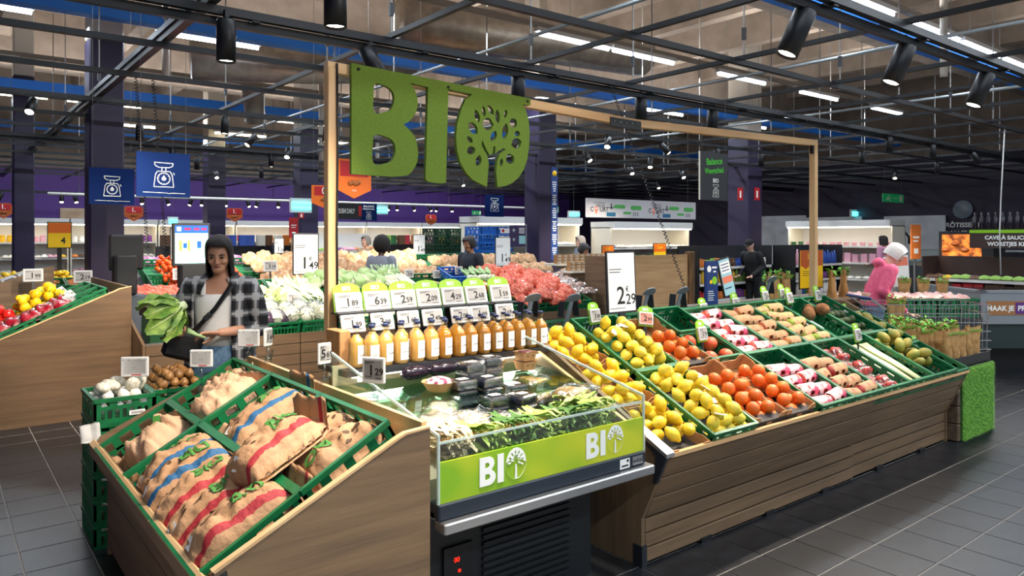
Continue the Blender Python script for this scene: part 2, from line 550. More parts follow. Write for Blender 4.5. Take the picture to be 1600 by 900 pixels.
# ================================================================== organic island: stands, cooler, frame, sign
SL = rad(24.8)                                    # slope of the fruit stand


def RS(x, v=0.0, w=0.0):
    """frame on the fruit stand deck: x along the stand, v up the slope, w off the deck"""
    c, s = math.cos(SL), math.sin(SL)
    return Matrix.Translation((x, 2.415 + v * c - w * s, .545 + v * s + w * c)) @ Matrix.Rotation(SL, 4, 'X')


st = thing('fruit_stand', 'long sloped brown wooden fruit stand with dark plank front', 'display stand')
X0, X1 = 2.88, 6.56
WX = wood('x')
K('backing_board', MB().prism([(2.57, .03), (2.57, .25), (2.41, .58), (2.5, .6), (3.6, 1.09), (3.65, 1.09), (3.65, .03)], X0 + .03, X1 - .03, M_BLACK, Matrix(((0, 1, 0, 0), (1, 0, 0, 0), (0, 0, 1, 0), (0, 0, 0, 1)))), st)
rnd = random.Random(5)
for (xa, xb, dy) in ((X0, 5.02, 0), (5.024, X1, .012)):
    for k in range(3):
        z0, z1 = .02 + k * .077, .02 + k * .077 + .067
        K('plank', MB().cbox(xa + .002, xb - .002, 2.545 + dy, 2.563 + dy, z0, z1, WX, .002), st)
    n = 3
    for k in range(n):
        ya, za = 2.545 + (2.385 - 2.545) * k / n, .252 + (.60 - .252) * k / n
        yb, zb = 2.545 + (2.385 - 2.545) * (k + 1) / n, .252 + (.60 - .252) * (k + 1) / n
        L = math.hypot(yb - ya, zb - za)
        K('plank', MB().cbox(xa + .002, xb - .002, 0, .018, 0, L - .011, WX, .002), st, (0, ya + dy * .5, za), (math.atan2(ya - yb, zb - za) * 1.0, 0, 0))
K('top_rail', MB().box(X0, X1, 2.372, 2.40, .598, .618, wood('x', 'l')), st)
for x in (3.33, 3.95, 4.6, 5.35, 6.05):
    K('foot_notch', MB().box(x, x + .09, 2.535, 2.57, .0, .03, M_BLACK), st)
side = [(2.548, 0), (2.548, .25), (2.38, .615), (2.46, .66), (3.4, 1.10), (3.66, 1.12), (3.66, 0)]
SW = Matrix(((0, 1, 0, 0), (1, 0, 0, 0), (0, 0, 1, 0), (0, 0, 0, 1)))
for xa, xb in ((X0 - .028, X0), (X1, X1 + .025)):
    K('end_panel', MB().prism(side, xa, xb, wood('z'), SW), st)
K('corner_guard', MB().prism([(2.372, .60), (2.372, .622), (2.60, .73), (2.61, .712), (2.44, .60), (2.46, .46), (2.436, .46)], X0 - .045, X0 - .027, M_DKMETAL, SW), st)
K('guard_strip', MB().prism([(2.365, .605), (2.365, .626), (2.60, .735), (2.605, .712)], X0 - .05, X0 + .012, M_STEEL, SW), st)
K('foot_guard', MB().box(X0 - .034, X0 + .004, 2.538, 2.60, 0, .11, M_DKMETAL), st)

# ---- cooler
CX0, CX1, CY = 1.525, 2.70, 2.40
co = thing('open_cooler', 'open refrigerated produce cooler with a lime green front panel', 'cooler')
K('base_cabinet', MB().box(CX0 + .03, CX1 - .1, CY + .26, 3.45, 0, .60, mat('cooler_black', '#15181b', .5)), co)
K('tub', MB().box(CX0, CX1 - .02, CY + .02, 3.4, .60, .625, mat('tub_grey', '#8d8a80', .4)), co)
K('bumper', MB().cbox(CX0, CX1, CY - .015, CY + .06, .60, .665, mat('cooler_navy', '#1b2733', .45), .006), co)
K('rail', MB().cbox(CX0 + .005, CX1 + .03, CY - .05, CY + .03, .555, .60, M_STEEL, .006), co)
# grille of the machine compartment: slats
gr = mat('grille_black', '#171a1d', .5)
for k in range(14):
    K('grille_slat', MB().box(CX0 + .40, CX1 - .25, CY + .245, CY + .26, .06 + k * .032, .078 + k * .032, gr), co)
dsp = K('display', MB().box(CX0 + .19, CX0 + .34, CY + .243, CY + .26, .16, .36, M_BLACK), co)
dg = MB()
put_text(dg, '00', .03, mat('red_led', '#ff2a12', .5, emit=1.3), CX0 + .255, .30, CY + .241, .02)
dg.box(CX0 + .262, CX0 + .274, CY + .239, CY + .243, .245, .257, MATS['red_led'])
K('led_digits', dg, dsp)
M_BIOP = mat('bio_panel_print', '#7fae1e', .35, '#c6cc2a', 3.2, (1, 1, 1.5), lo=.38, hi=.68, detail=1)
pan = K('front_panel', MB().box(CX0 + .005, CX1 - .005, CY - .006, CY + .004, .665, .825, M_BIOP), co)


def bio_mark(h, m, mtree, M, thick=.0012):
    """white B, I and a disc with a leafy tree, height h, lower left corner at the origin, faces -Y"""
    mb = MB()
    c = bpy.data.curves.new('bio', 'CURVE')
    c.dimensions, c.fill_mode, c.extrude = '2D', 'BOTH', thick
    c.resolution_u = 1

    def sp(pts):
        s = c.splines.new('POLY')
        s.points.add(len(pts) - 1)
        s.use_cyclic_u = True
        for q_, (x, y) in zip(s.points, pts):
            q_.co = (x * h, y * h, 0, 1)

    def arc(cx, cy, rx, ry, a0, a1, n=9):
        return [(cx + rx * math.cos(rad(a0 + (a1 - a0) * i / n)), cy + ry * math.sin(rad(a0 + (a1 - a0) * i / n))) for i in range(n + 1)]
    sp([(0, 0)] + [(.4, 0)] + arc(.4, .27, .3, .27, -90, 60) + [(.52, .53)] + arc(.38, .76, .26, .24, -40, 90) + [(0, 1)])
    sp([(.24, .2), (.36, .2)] + arc(.36, .3, .1, .1, -90, 90, 5) + [(.24, .4)])
    sp([(.24, .62), (.34, .62)] + arc(.34, .71, .09, .09, -90, 90, 5) + [(.24, .8)])
    sp([(.78, 0), (1.06, 0), (1.06, 1), (.78, 1)])
    sp(arc(1.62, .54, .46, .56, -84, 264, 30) + [(1.585, .42), (1.60, .5), (1.64, .5), (1.655, .42)])
    leaf(c, h, [(1.62 + .30 * math.cos(rad(a)) * s_, .62 + .32 * math.sin(rad(a)) * s_, .085, .035, a) for s_ in (.55, 1.0) for a in range(-25, 215, 30 if s_ == 1.0 else 48)], sp)
    o = bpy.data.objects.new('b', c)
    COL.objects.link(o)
    me = bpy.data.meshes.new_from_object(o)
    mb.add([v.co for v in me.vertices], [tuple(p.vertices) for p in me.polygons], m, False, M @ FACE)
    bpy.data.objects.remove(o)
    return mb


def leaf(c, h, L, sp):
    for x, y, l, w, a in L:
        ca, sa = math.cos(rad(a)), math.sin(rad(a))
        pts = [(l, 0), (l * .5, w * .8), (0, w), (-l * .6, w * .7), (-l, 0), (-l * .6, -w * .7), (0, -w), (l * .5, -w * .8)]
        sp([(x + px * ca - py * sa, y + px * sa + py * ca) for px, py in pts])


M_MARK = mat('white_mark', '#f3f4ee', .5)
for bx in (1.72, 2.31):
    K('emblem', bio_mark(.115, M_MARK, None, T4((bx, CY - .0085, .692))), pan)
sk = MB().box(2.52, 2.585, CY - .018, CY - .0155, .607, .652, M_PAPERW).box(2.53, 2.575, CY - .0185, CY - .018, .616, .624, M_INK).box(2.565, 2.578, CY - .0185, CY - .018, .635, .648, M_INK)
K('rating_sticker', sk, co)
bd = K('maker_badge', MB().box(2.605, 2.675, CY - .018, CY - .0155, .612, .65, M_STEEL), co)
K('lettering', put_text(MB(), 'exkal', .032, M_INK, 2.64, .631, CY - .0185, .012), bd)
# clear acrylic: front pane above the panel, top ledge, sloped side panes
K('front_pane', MB().box(CX0 + .005, CX1 - .01, CY + .006, CY + .011, .665, .90, M_GLASS), co)
K('pane_ledge', MB().box(CX0 + .005, CX1 - .01, CY + .011, CY + .06, .895, .90, M_GLASS).box(CX0 + .005, CX1 - .01, CY + .001, CY + .006, .893, .902, mat('acrylic_edge', '#cfe0da', .2, alpha=.6)), co)
sidep = [(CY - .005, .665), (CY - .005, .93), (3.36, 1.13), (3.36, .665)]
for xa, xb in ((CX0, CX0 + .006), (CX1 - .008, CX1 - .002)):
    g = K('side_pane', MB().prism(sidep, xa, xb, M_GLASS, SW), co)
    e = MB()
    for (a, b) in ((sidep[0], sidep[1]), (sidep[1], sidep[2])):
        e.bar((xa + .003, a[0], a[1]), (xa + .003, b[0], b[1]), .010, .010, MATS['acrylic_edge'])
    K('pane_edge', e, g)
K('back_wall', MB().box(CX0 + .01, 2.84, 3.36, 3.38, .62, 1.06, mat('cooler_back', '#b7a98c', .4)), co)
for k in range(6):
    K('air_slot', MB().box(1.75 + k * .16, 1.82 + k * .16, 3.355, 3.362, .80, .815, M_BLACK), co)
K('deck', MB().prism([(CY + .08, .63), (CY + .08, .735), (2.72, .80), (3.36, .84), (3.36, .63)], CX0 + .012, CX1 - .03, mat('deck_grey', '#8d8a7c', .4), SW), co)
K('glass_shelf', MB().prism([(2.86, .90), (3.36, .955), (3.36, .963), (2.86, .908)], CX0 + .02, CX1 + .06, clear('green_glass', '#c9e6d6', .08), SW), co)
K('added_light_strip', MB().box(CX0 + .08, 2.80, 3.285, 3.30, 1.005, 1.014, mat('added_strip_glow', '#fff3df', .5, emit=4)), co)  # made-up glowing strip, added to brighten the cooler interior
area('cooler_fill_light', (2.2, 3.27, 1.0), 1.2, .05, 3.2, (1, .95, .86), (rad(-35), 0, 0))  # added fill light for the dark cooler interior
K('bottle_shelf', MB().box(CX0 + .04, 2.86, 3.27, 3.60, 1.015, 1.045, M_DKMETAL), co)
for bx, t in ((1.62, '33'), (2.64, '33')):
    tt = K('shelf_ticket', MB().box(bx, bx + .07, 3.26, 3.263, .99, 1.035, M_PAPERW), co)
    K('lettering', put_text(MB(), t, .03, M_BLUEP, bx + .035, 1.012, 3.2595, .01), tt)
wp = [(2.46, .62), (2.46, .70), (3.38, 1.06), (3.6, 1.06), (3.6, .62)]
tag(K('partition_panel', MB().prism(wp, 2.762, 2.785, wood('y'), SW).prism([(2.455, .70), (2.455, .71), (3.38, 1.07), (3.38, 1.06)], 2.762, 2.785, wood('y', 'e'), SW)), 'sloping wooden partition between cooler and loose lemons', 'panel')

# ---- potato stand, faces left
PS = math.atan2(.40, .71)


def PF(u, y, w=0.0):
    """frame on the potato deck: u up the slope (towards +X), y along the stand"""
    c, s = math.cos(PS), math.sin(PS)
    return Matrix.Translation((.745 + u * c - w * s, y, .455 + u * s + w * c)) @ Matrix.Rotation(-PS, 4, 'Y')


ps = thing('potato_stand', 'sloped oak stand holding green crates of bagged potatoes', 'display stand')
ep = [(.735, 0), (.735, .46), (.66, .56), (.70, .635), (1.36, .945), (1.39, .957), (1.494, .965), (1.494, 0)]
K('end_panel', MB().prism(ep, 2.40, 2.422, wood('x', 'a')), ps)
K('panel_edge', MB().prism([(.70, .635), (1.36, .945), (1.39, .957), (1.494, .965), (1.494, .972), (1.388, .965), (1.355, .953), (.692, .643)], 2.397, 2.425, wood('x', 'e')), ps)
K('far_end_panel', MB().prism(ep, 4.40, 4.42, wood('x', 'a')), ps)
K('deck', MB().prism([(.75, .42), (1.47, .82), (1.47, .78), (.75, .38)], 2.425, 4.40, wood('y', 'd')), ps)
K('ridge_board', MB().box(1.472, 1.494, 2.425, 4.40, .55, .985, wood('y', 'e')), ps)
K('front_rail', MB().prism([(.655, .545), (.655, .60), (.675, .615), (.70, .60), (.70, .54)], 2.425, 4.44, wood('y', 'a')), ps)
K('front_rail_edge', MB().prism([(.653, .60), (.675, .62), (.685, .612), (.66, .594)], 2.425, 4.44, wood('y', 'e')), ps)
for k in range(5):
    K('plank', MB().cbox(.735, .752, 2.425, 4.40, .05 + k * .098, .143 + k * .098, wood('y'), .002), ps)
K('curved_leg', MB().prism([(.70, .55), (.70, .45), (.80, .30), (.80, 0), (.92, 0), (.92, .55)], 4.42, 4.445, wood('z')), ps)
K('corner_guard', MB().prism([(.66, .55), (.69, .615), (.735, .635), (.735, .58), (.72, .53)], 2.388, 2.40, M_DKMETAL), ps)

# ---- wooden gallows frame and green letters
fr = thing('wooden_gantry', 'tall pale wooden gantry spanning the fruit stand', 'gantry')
PW = wood('z', 'e')
K('post', MB().cbox(1.652, 1.708, 3.67, 3.73, 0, 2.60, PW, .004), fr)
K('post', MB().cbox(6.52, 6.575, 3.67, 3.73, 0, 2.56, PW, .004), fr)
b1, b2, b3 = (1.652, 3.70, 2.60), (4.02, 3.70, 2.525), (6.575, 3.70, 2.575)
K('beam', MB().bar(b1, b2, .055, .055, wood('x', 'e')), fr)
K('beam', MB().bar(b2, b3, .055, .055, wood('x', 'e')), fr)
jp = K('joint_plate', MB().bar((3.78, 3.668, 2.512), (4.10, 3.668, 2.505), .006, .062, M_BLACK), fr)
for k in range(5):
    K('screw', MB().lathe([(.006, 0), (.006, .004)], M_STEEL, 8), jp, (3.82 + k * .06, 3.664, 2.515), (PI / 2, 0, 0))
K('power_cord', MB().tube([(1.70, 3.665, 2.62), (1.703, 3.664, 2.2), (1.698, 3.664, 1.7), (1.705, 3.664, 1.1)], .006, M_BLACK, 6), fr)
K('bracket', MB().bar((6.5, 3.69, 2.55), (6.5, 3.69, 2.47), .02, .03, M_BLACK), fr)

c = bpy.data.curves.new('sign', 'CURVE')
c.dimensions, c.fill_mode, c.extrude = '2D', 'BOTH', .012


def sp(pts):
    s = c.splines.new('POLY')
    s.points.add(len(pts) - 1)
    s.use_cyclic_u = True
    for q_, (x, y) in zip(s.points, pts):
        q_.co = (x, y, 0, 1)


def smooth_pts(pts, keep=(), n=3):
    """Catmull-Rom through the points"""
    o = []
    L = len(pts)
    for i in range(L):
        p0, p1, p2, p3 = [Vector(pts[(i + d) % L] + (0,)) for d in (-1, 0, 1, 2)]
        if i in keep:
            o.append(pts[i])
            continue
        for k in range(n):
            t = k / n
            v = .5 * ((2 * p1) + (p2 - p0) * t + (2 * p0 - 5 * p1 + 4 * p2 - p3) * t * t + (3 * p1 - p0 - 3 * p2 + p3) * t ** 3)
            o.append((v.x, v.y))
    return o


Rg = lambda pts: smooth_pts(pts, (), 4)
# outline: bar on top, B, gap, I, gap, O with a trunk slot
curveB = smooth_pts([(.30, -.012), (.345, .0), (.392, .048), (.415, .116), (.398, .215), (.345, .27), (.322, .288), (.35, .305), (.392, .35), (.413, .417), (.394, .489), (.365, .525)], (), 3)[3:31]
curveO = [(.794, .514), (.745, .48), (.715, .42), (.685, .33), (.675, .251), (.682, .17), (.704, .10), (.745, .04), (.80, -.005), (.904, -.042)]
curveO2 = [(.985, -.04), (1.05, -.03), (1.10, -.01), (1.15, .025), (1.195, .08), (1.225, .15), (1.24, .24), (1.243, .33), (1.235, .40), (1.215, .46), (1.185, .495)]
trunk = [(.914, .06), (.918, .105), (.905, .15), (.862, .21), (.868, .245), (.90, .185), (.925, .155), (.945, .165), (.955, .215), (.968, .21), (.965, .165), (.985, .18), (1.03, .205), (1.05, .20), (1.0, .165), (.982, .12), (.974, .06)]
sp([(0, .588), (0, -.009), (.25, -.012)] + curveB + [(.365, .527), (.481, .519), (.464, -.015), (.48, -.028), (.537, -.034), (.59, -.034), (.605, -.025), (.621, .523)] + curveO + trunk + curveO2 + [(1.251, .499), (1.251, .541)])
sp(Rg([(.134, .487), (.205, .49), (.25, .465), (.26, .42), (.24, .365), (.20, .345), (.134, .341)])[0:-2])
sp(Rg([(.13, .205), (.215, .207), (.258, .18), (.267, .135), (.25, .085), (.215, .064), (.13, .058)])[0:-2])
leaf(c, 1, [(.83, .386, .042, .020, -70), (.88, .42, .034, .015, -80), (.932, .434, .036, .018, -50), (.985, .40, .046, .018, 95), (1.048, .423, .030, .013, 75), (1.11, .371, .034, .030, 40), (.80, .31, .046, .030, -45), (.91, .345, .044, .040, 0), (1.045, .312, .054, .024, 80),
            (1.143, .306, .024, .020, 10), (.775, .239, .028, .016, -35), (.955, .275, .040, .022, 60), (.785, .174, .034, .026, 20), (1.135, .244, .044, .034, 20), (.84, .115, .038, .022, 75), (1.085, .142, .036, .034, 30), (1.015, .115, .028, .013, 80)], sp)
so = bpy.data.objects.new('s', c)
COL.objects.link(so)
sme = bpy.data.meshes.new_from_object(so)
bpy.data.objects.remove(so)
M_FELT = mat('green_felt', '#566f1e', .9, '#617b25', 90, bump=.15, bscale=300)
smb = MB().add([v.co for v in sme.vertices], [tuple(p.vertices) for p in sme.polygons], M_FELT, False, FACE)
sg = tag(K('letter_sign', smb, None, (1.773, 3.655, 2.04)), 'big green felt letters B I O with a cut-out tree hung on the wooden frame', 'sign')
for u, w in ((.04, .56), (.62, .535), (1.225, .52)):
    K('screw', MB().lathe([(.009, 0), (.009, .006)], M_BLACK, 8), sg, (u, -.011, w), (PI / 2, 0, 0))

bb = thing('rear_bench', 'dark rear half of the fruit stand carrying crates behind the gantry', 'bench')
K('body', MB().box(3.2, 6.5, 3.76, 4.12, 0, .86, M_DKMETAL), bb)
# ================================================================== crates, boxes and their goods on the island
def crate_mb(lx, ly, h, m=M_GREEN, step=.035, wall=.012):
    """open plastic crate, corner at the origin: slotted walls, double rim, floor"""
    b = MB()
    b.box(wall, lx - wall, wall, ly - wall, 0, .008, m)
    for ax, L, W in ((0, lx, ly), (1, ly, lx)):
        for s in (0, 1):
            def bx(a0, a1, z0, z1, t0=0, t1=wall):
                c0, c1 = (t0, t1) if s == 0 else (W - t1, W - t0)
                if ax == 0: b.box(a0, a1, c0, c1, z0, z1, m)
                else: b.box(c0, c1, a0, a1, z0, z1, m)
            bx(0, L, h - .022, h, -.006, wall)
            bx(.002, L - .002, 0, .022, 0, wall)
            bx(.03, L - .03, h * .52, h * .52 + .02, .001, wall - .002)
            bx(0, .035, .02, h - .02)
            bx(L - .035, L, .02, h - .02)
            n = int((L - .08) / step)
            for k in range(n):
                a = .04 + (L - .08) * (k + .5) / n
                bx(a - .007, a + .007, .02, h * .54, .002, wall - .003)
            n2 = max(2, int(L / .12))
            for k in range(n2):
                a = .04 + (L - .08) * (k + .5) / n2
                bx(a - .02, a + .02, h * .56, h - .02, .002, wall - .002)
    return b


def crate(M, lx, ly, h, label, group=None, m=M_GREEN, cat='crate'):
    me = cached(('crate', lx, ly, h, m.name), lambda: crate_mb(lx, ly, h, m))
    return tag(K('crate', me, None, M=M), label, cat, group)


def tray_mb(w, l, h, lip=.4):
    """cardboard tray with raised corners"""
    b = MB()
    t = .005
    b.box(0, w, 0, l, 0, t, M_CARD)
    for s in (0, 1):
        y0 = 0 if s == 0 else l - t
        b.prism([(0, 0), (w, 0), (w, h), (w * .86, h), (w * .78, h * .72), (w * .22, h * .72), (w * .14, h), (0, h)], y0, y0 + t, M_CARD)
        x0 = 0 if s == 0 else w - t
        b.prism([(0, 0), (l, 0), (l, h), (l * .86, h), (l * .78, h * .85), (l * .22, h * .85), (l * .14, h), (0, h)], x0, x0 + t, M_CARD, SW)
    return b


def tray(M, w, l, h, label, black=False):
    o = tag(K('cardboard_tray', cached(('tray', w, l, h), lambda: tray_mb(w, l, h)), None, M=M), label, 'cardboard box')
    if black:
        f = K('printed_flap', MB().box(.002, w - .002, -.004, -.001, .01, h * .74, M_CARDBK).box(.01, w - .01, -.001, .055, h * .72, h * .74, M_CARDBK), o)
        K('hand_slot', MB().box(w * .42, w * .58, -.006, -.0045, h * .5, h * .62, M_CARD), f)
    return o


# ---- fruit meshes
M_LEMON = mat('lemon_peel', '#e8bd12', .38, '#f3d233', 10, rnd=.07, bump=.25, bscale=110)
M_LIMEY = mat('lemon_peel_pale', '#e9c524', .38, '#f2d94c', 10, rnd=.07, bump=.25, bscale=110)
M_ORAN = mat('orange_peel', '#dd5d0c', .4, '#e87620', 8, rnd=.08, bump=.3, bscale=130)
M_GRAPE = mat('grapefruit_peel', '#d8492a', .4, '#e2663c', 6, rnd=.07, bump=.22, bscale=110)
M_STEM = mat('brown_stem', '#4b3a1d', .8)
M_APPLR = mat('red_apple_skin', '#a3151f', .3, '#cf5a45', 5, (3, 3, 1), rnd=.1)
M_APPLB = mat('blush_apple_skin', '#c2402a', .3, '#e4a04a', 5, (2.5, 2.5, 1), rnd=.1)
M_APPLG = mat('green_apple_skin', '#9db23a', .3, '#b9c957', 5, rnd=.08)
lemon_me = MB().ball((.034, .034, .045), M_LEMON, 14, 12, None, lambda p: 1 + .16 * max(0, abs(p.z) - .82) / .18 - .05 * (abs(p.z) > .55) * (abs(p.z) < .9)).mesh('lemon')
lemon_g = MB().ball((.035, .035, .045), M_LIMEY, 14, 12, None, lambda p: 1 + .16 * max(0, abs(p.z) - .82) / .18 - .05 * (abs(p.z) > .55) * (abs(p.z) < .9)).mesh('lemon')
orange_me = MB().ball((.041, .041, .038), M_ORAN, 16, 10, None, lambda p: 1 - .06 * max(0, abs(p.z) - .9) / .1).mesh('orange')
grape_me = MB().ball((.052, .052, .048), M_GRAPE, 16, 10, None, lambda p: 1 - .08 * max(0, abs(p.z) - .9) / .1).mesh('grapefruit')


def apple_mesh(m, r=.038):
    return MB().ball((r, r, r * .93), m, 14, 10, None, lambda p: 1 - .22 * max(0, p.z - .86) / .14 - .10 * max(0, -p.z - .88) / .12 + .04 * (.4 - abs(p.z - .1))).mesh('apple')


apple_r, apple_b, apple_g = apple_mesh(M_APPLR), apple_mesh(M_APPLB), apple_mesh(M_APPLG)
stem_me = MB().tube([(0, 0, .026), (.003, 0, .036), (.007, .002, .046)], [.002, .0015, .002], M_STEM, 5).mesh('stem')


def rnd_rot(q):
    return Euler((q.random() * 6, q.random() * 6, q.random() * 6)).to_matrix().to_4x4()


def heap(x0, x1, y0, y1, z0, d, layers, q, cut=None, jit=.25):
    """staggered fruit positions in a crate; under layers only keep the rim"""
    out = []
    for k in range(layers):
        ins = k * d * .45
        a0, a1, b0, b1 = x0 + d / 2 + ins, x1 - d / 2 - ins, y0 + d / 2 + ins * .6, y1 - d / 2 - ins * .6
        nx, ny = max(1, int((a1 - a0) / d) + 1), max(1, int((b1 - b0) / d) + 1)
        for i in range(nx):
            for j in range(ny):
                x = a0 + (a1 - a0) * (i / (nx - 1) if nx > 1 else .5)
                y = b0 + (b1 - b0) * (j / (ny - 1) if ny > 1 else .5)
                rim = i in (0, nx - 1) or j in (0, ny - 1)
                if k < layers - 1 and not rim:
                    continue
                if cut and not cut(x, y, k):
                    continue
                out.append((x + q.uniform(-jit, jit) * d * .5 + (.25 * d if j % 2 and 0 < i < nx - 1 else 0), y + q.uniform(-jit, jit) * d * .5, z0 + d / 2 + k * d * .80 + q.uniform(0, jit * .8) * d))
    return out


def fill(M, pts, name, me, label, cat, group, q, kid=None, up=False):
    for p in pts:
        r = rnd_rot(q) if not up else Euler((q.uniform(-.5, .5), q.uniform(-.5, .5), q.random() * 6)).to_matrix().to_4x4()
        o = tag(K(name, me, None, M=M @ Matrix.Translation(p) @ r), label, cat, group)
        if kid:
            K('stem', kid, o)


q = random.Random(11)
H_ = .125
# column 0: three cardboard trays of loose lemons
for k, (v, nm) in enumerate(((0.0, 'lowest'), (.40, 'middle'), (.80, 'topmost'))):
    M = RS(2.895, v, .005)
    tray(M, .30, .385, .085, 'open cardboard tray of loose lemons beside the cooler, %s of three' % nm)
    fill(M, heap(.02, .28, .03, .36, .007, .075, 2, q, (lambda x, y, kk: y > .03 + .10 * 0) if k else (lambda x, y, kk: y > .08)), 'lemon', lemon_me, 'loose yellow lemon in the %s cardboard tray' % nm, 'lemon', 'loose lemons in the %s tray' % nm, q)
# column 1: netted lemons in two green crates
net_m = mat('white_net', '#e9e6b8', .6)
for v, nm in ((.005, 'lower'), (.615, 'upper')):
    M = RS(3.215, v)
    crate(M, .395, .60, H_, 'green plastic crate of netted lemons, %s one of the column' % nm)
    cut = (lambda x, y, kk: y < .46) if nm == 'upper' else None
    fill(M, heap(.018, .377, .02, .58, .012, .076, 3, q, cut), 'lemon', lemon_g, 'pale lemon heaped in the %s green lemon crate' % nm, 'lemon', 'netted lemons in the %s crate' % nm, q)
    for j in range(4):
        tg = tag(K('net_tag', MB().box(-.018, .018, -.03, .03, 0, .001, M_PAPERW), None, M=M @ T4((.08 + .07 * j, .06 + .11 * j if nm == 'lower' else .3 + .03 * j, .195), q.uniform(-.3, .5), q.uniform(-.4, .4), q.random() * 3)), 'white paper tag of a lemon net in the %s lemon crate' % nm, 'tag', 'lemon net tags')
# column 2 + 3: oranges in cardboard trays, an empty crate and grapefruit
for x, v, nm, n3 in ((3.625, .62, 'upper', 2), (3.625, .03, 'lower narrow', 2), (3.945, .03, 'lower wide', 2)):
    M = RS(x, v, .006)
    tray(M, .31, .565, .12, 'cardboard tray of oranges with a black printed front, %s one' % nm, True)
    cut = (lambda x, y, kk: y < .42) if nm != 'upper' else (lambda x, y, kk: y < .36)
    fill(M, heap(.012, .30, .015, .55, .008, .082, n3, q, cut), 'orange', orange_me, 'orange lying in the %s cardboard tray' % nm, 'orange', 'oranges in the %s tray' % nm, q)
M = RS(3.945, .915)
crate(M, .33, .31, .14, 'empty green plastic crate between oranges and apples')
M = RS(3.945, .61)
crate(M, .33, .30, .12, 'green plastic crate of pink grapefruit')
fill(M, heap(.016, .315, .016, .285, .012, .10, 1, q), 'grapefruit', grape_me, 'big pink grapefruit in the small green crate', 'grapefruit', 'grapefruit in the small crate', q)

# apples in paper sleeves
M_SLEEVE = mat('brown_sleeve', '#b98d62', .75, '#c79d73', 20)
M_SLEEVEP = mat('pink_sleeve', '#e3b9b6', .6, '#d6496a', 16, lo=.52, hi=.6)


def sleeve_mb(L, r, m):
    b = MB()
    vs, fs = [], []
    A = 13
    for i in range(5):
        x = -L / 2 + L * i / 4
        for rr in (r, r - .0015):
            for k in range(A):
                a = rad(-12 + 204 * k / (A - 1))
                vs.append((x, rr * math.cos(a), rr * math.sin(a) * .98))
    for i in range(4):
        for k in range(A - 1):
            if (i in (0, 2)) and k in (1, 2, 9, 10):      # windows
                continue
            for t in (0, A):
                q0 = i * 2 * A + t + k
                q1 = q0 + 2 * A
                fs.append((q0, q0 + 1, q1 + 1, q1) if t == 0 else (q0, q1, q1 + 1, q0 + 1))
    return b.add(vs, fs, m, False)


def apple_pack(M, ap, sl, label, group):
    t = thing('apple_pack', label, 'fruit pack', group=group, M=M)
    K('sleeve', cached(('sleeve', sl.name), lambda: sleeve_mb(.165, .043, sl)), t, (0, 0, .03))
    for k, x in enumerate((-.068, 0.0, .068)):
        a = K('apple', ap, t, (x, 0, .036), (q.uniform(-.6, .6), q.uniform(.6, 1.6), q.random() * 6))
        if k == 0: K('stem', stem_me, a)


def apples(x, v, ap, sl, label, group, rows, clabel, q0=0):
    M = RS(x, v)
    crate(M, .395, .60, H_, clabel)
    for r in range(rows):
        for c in range(2):
            apple_pack(M @ T4((.108 + c * .182, .075 + .113 * r, .035 + .022 * ((r + c) % 2)), q.uniform(-.05, .12), q.uniform(-.1, .1), q.uniform(-.15, .15), 1.1), ap, sl, label, group)


apples(4.285, .605, apple_r, M_SLEEVEP, 'pink-sleeved pack of red apples in the upper crate beside grapefruit', 'pink upper apple packs', 5, 'green crate of pink-sleeved apple packs, upper one')
apples(4.285, .0, apple_r, M_SLEEVEP, 'pink-sleeved pack of red apples in the lower crate beside oranges', 'pink lower apple packs', 4, 'green crate of pink-sleeved apple packs, lower one')
apples(4.69, .605, apple_b, M_SLEEVE, 'brown-sleeved pack of blush apples in the upper crate', 'brown upper apple packs', 5, 'green crate of brown-sleeved blush apples, upper one')
apples(4.69, .0, apple_r, M_SLEEVE, 'brown-sleeved pack of red apples in the lower crate', 'brown lower apple packs', 4, 'green crate of brown-sleeved red apples, lower one')
apples(5.095, .605, apple_g, M_SLEEVE, 'brown-sleeved pack of green apples in the upper crate', 'green apple packs', 5, 'green crate of brown-sleeved green apples')

# plastic-wrapped trays
def film_tray(M, fruit, label, group, w=.12, l=.17):
    t = thing('wrapped_tray', label, 'fruit pack', group=group, M=M)
    K('tray', cached(('ft', w, l), lambda: MB().box(-w / 2, w / 2, -l / 2, l / 2, 0, .02, M_PRODW)), t)
    K('film', cached(('fl', w, l), lambda: MB().ball((w * .55, l * .55, .05), M_FILM, 12, 6, Matrix.Translation((0, 0, .03)), lambda p: 1 + .12 * noise.noise(p * 4))), t)
    for i in range(2):
        for j in range(2):
            K('fruit', fruit, t, (-w * .22 + i * w * .44, -l * .22 + j * l * .44, .045), (q.random(), q.random(), q.random() * 6), .82)


M = RS(5.095, .0)
crate(M, .395, .60, H_, 'green crate of film-wrapped fruit trays, lower one of its column')
for r in range(3):
    for c in range(2):
        film_tray(M @ T4((.11 + c * .175, .11 + r * .19, .02), .05, 0, q.uniform(-.2, .2)), apple_r, 'film-wrapped fruit tray in the green crate beside celery', 'film-wrapped fruit trays')
M = RS(5.50, .605)
crate(M, .395, .60, H_, 'nearly empty green crate behind the celery')
tag(K('egg_carton', MB().cbox(.06, .2, .2, .34, .02, .07, M_WHITE, .01), None, M=M), 'small white carton in the nearly empty crate', 'carton')
M_COCO = mat('coconut_husk', '#6b4526', .9, '#8a5c36', 25, bump=.6, bscale=90)
coco = MB().ball((.055, .055, .062), M_COCO, 14, 10).mesh('coconut')
for p in ((.09, .42, .07), (.2, .47, .07), (.3, .41, .07), (.2, .38, .13)):
    tag(K('coconut', coco, None, M=RS(5.70, .605) @ Matrix.Translation(p) @ rnd_rot(q)), 'brown coconut at the far end of the stand', 'coconut', 'brown coconuts')
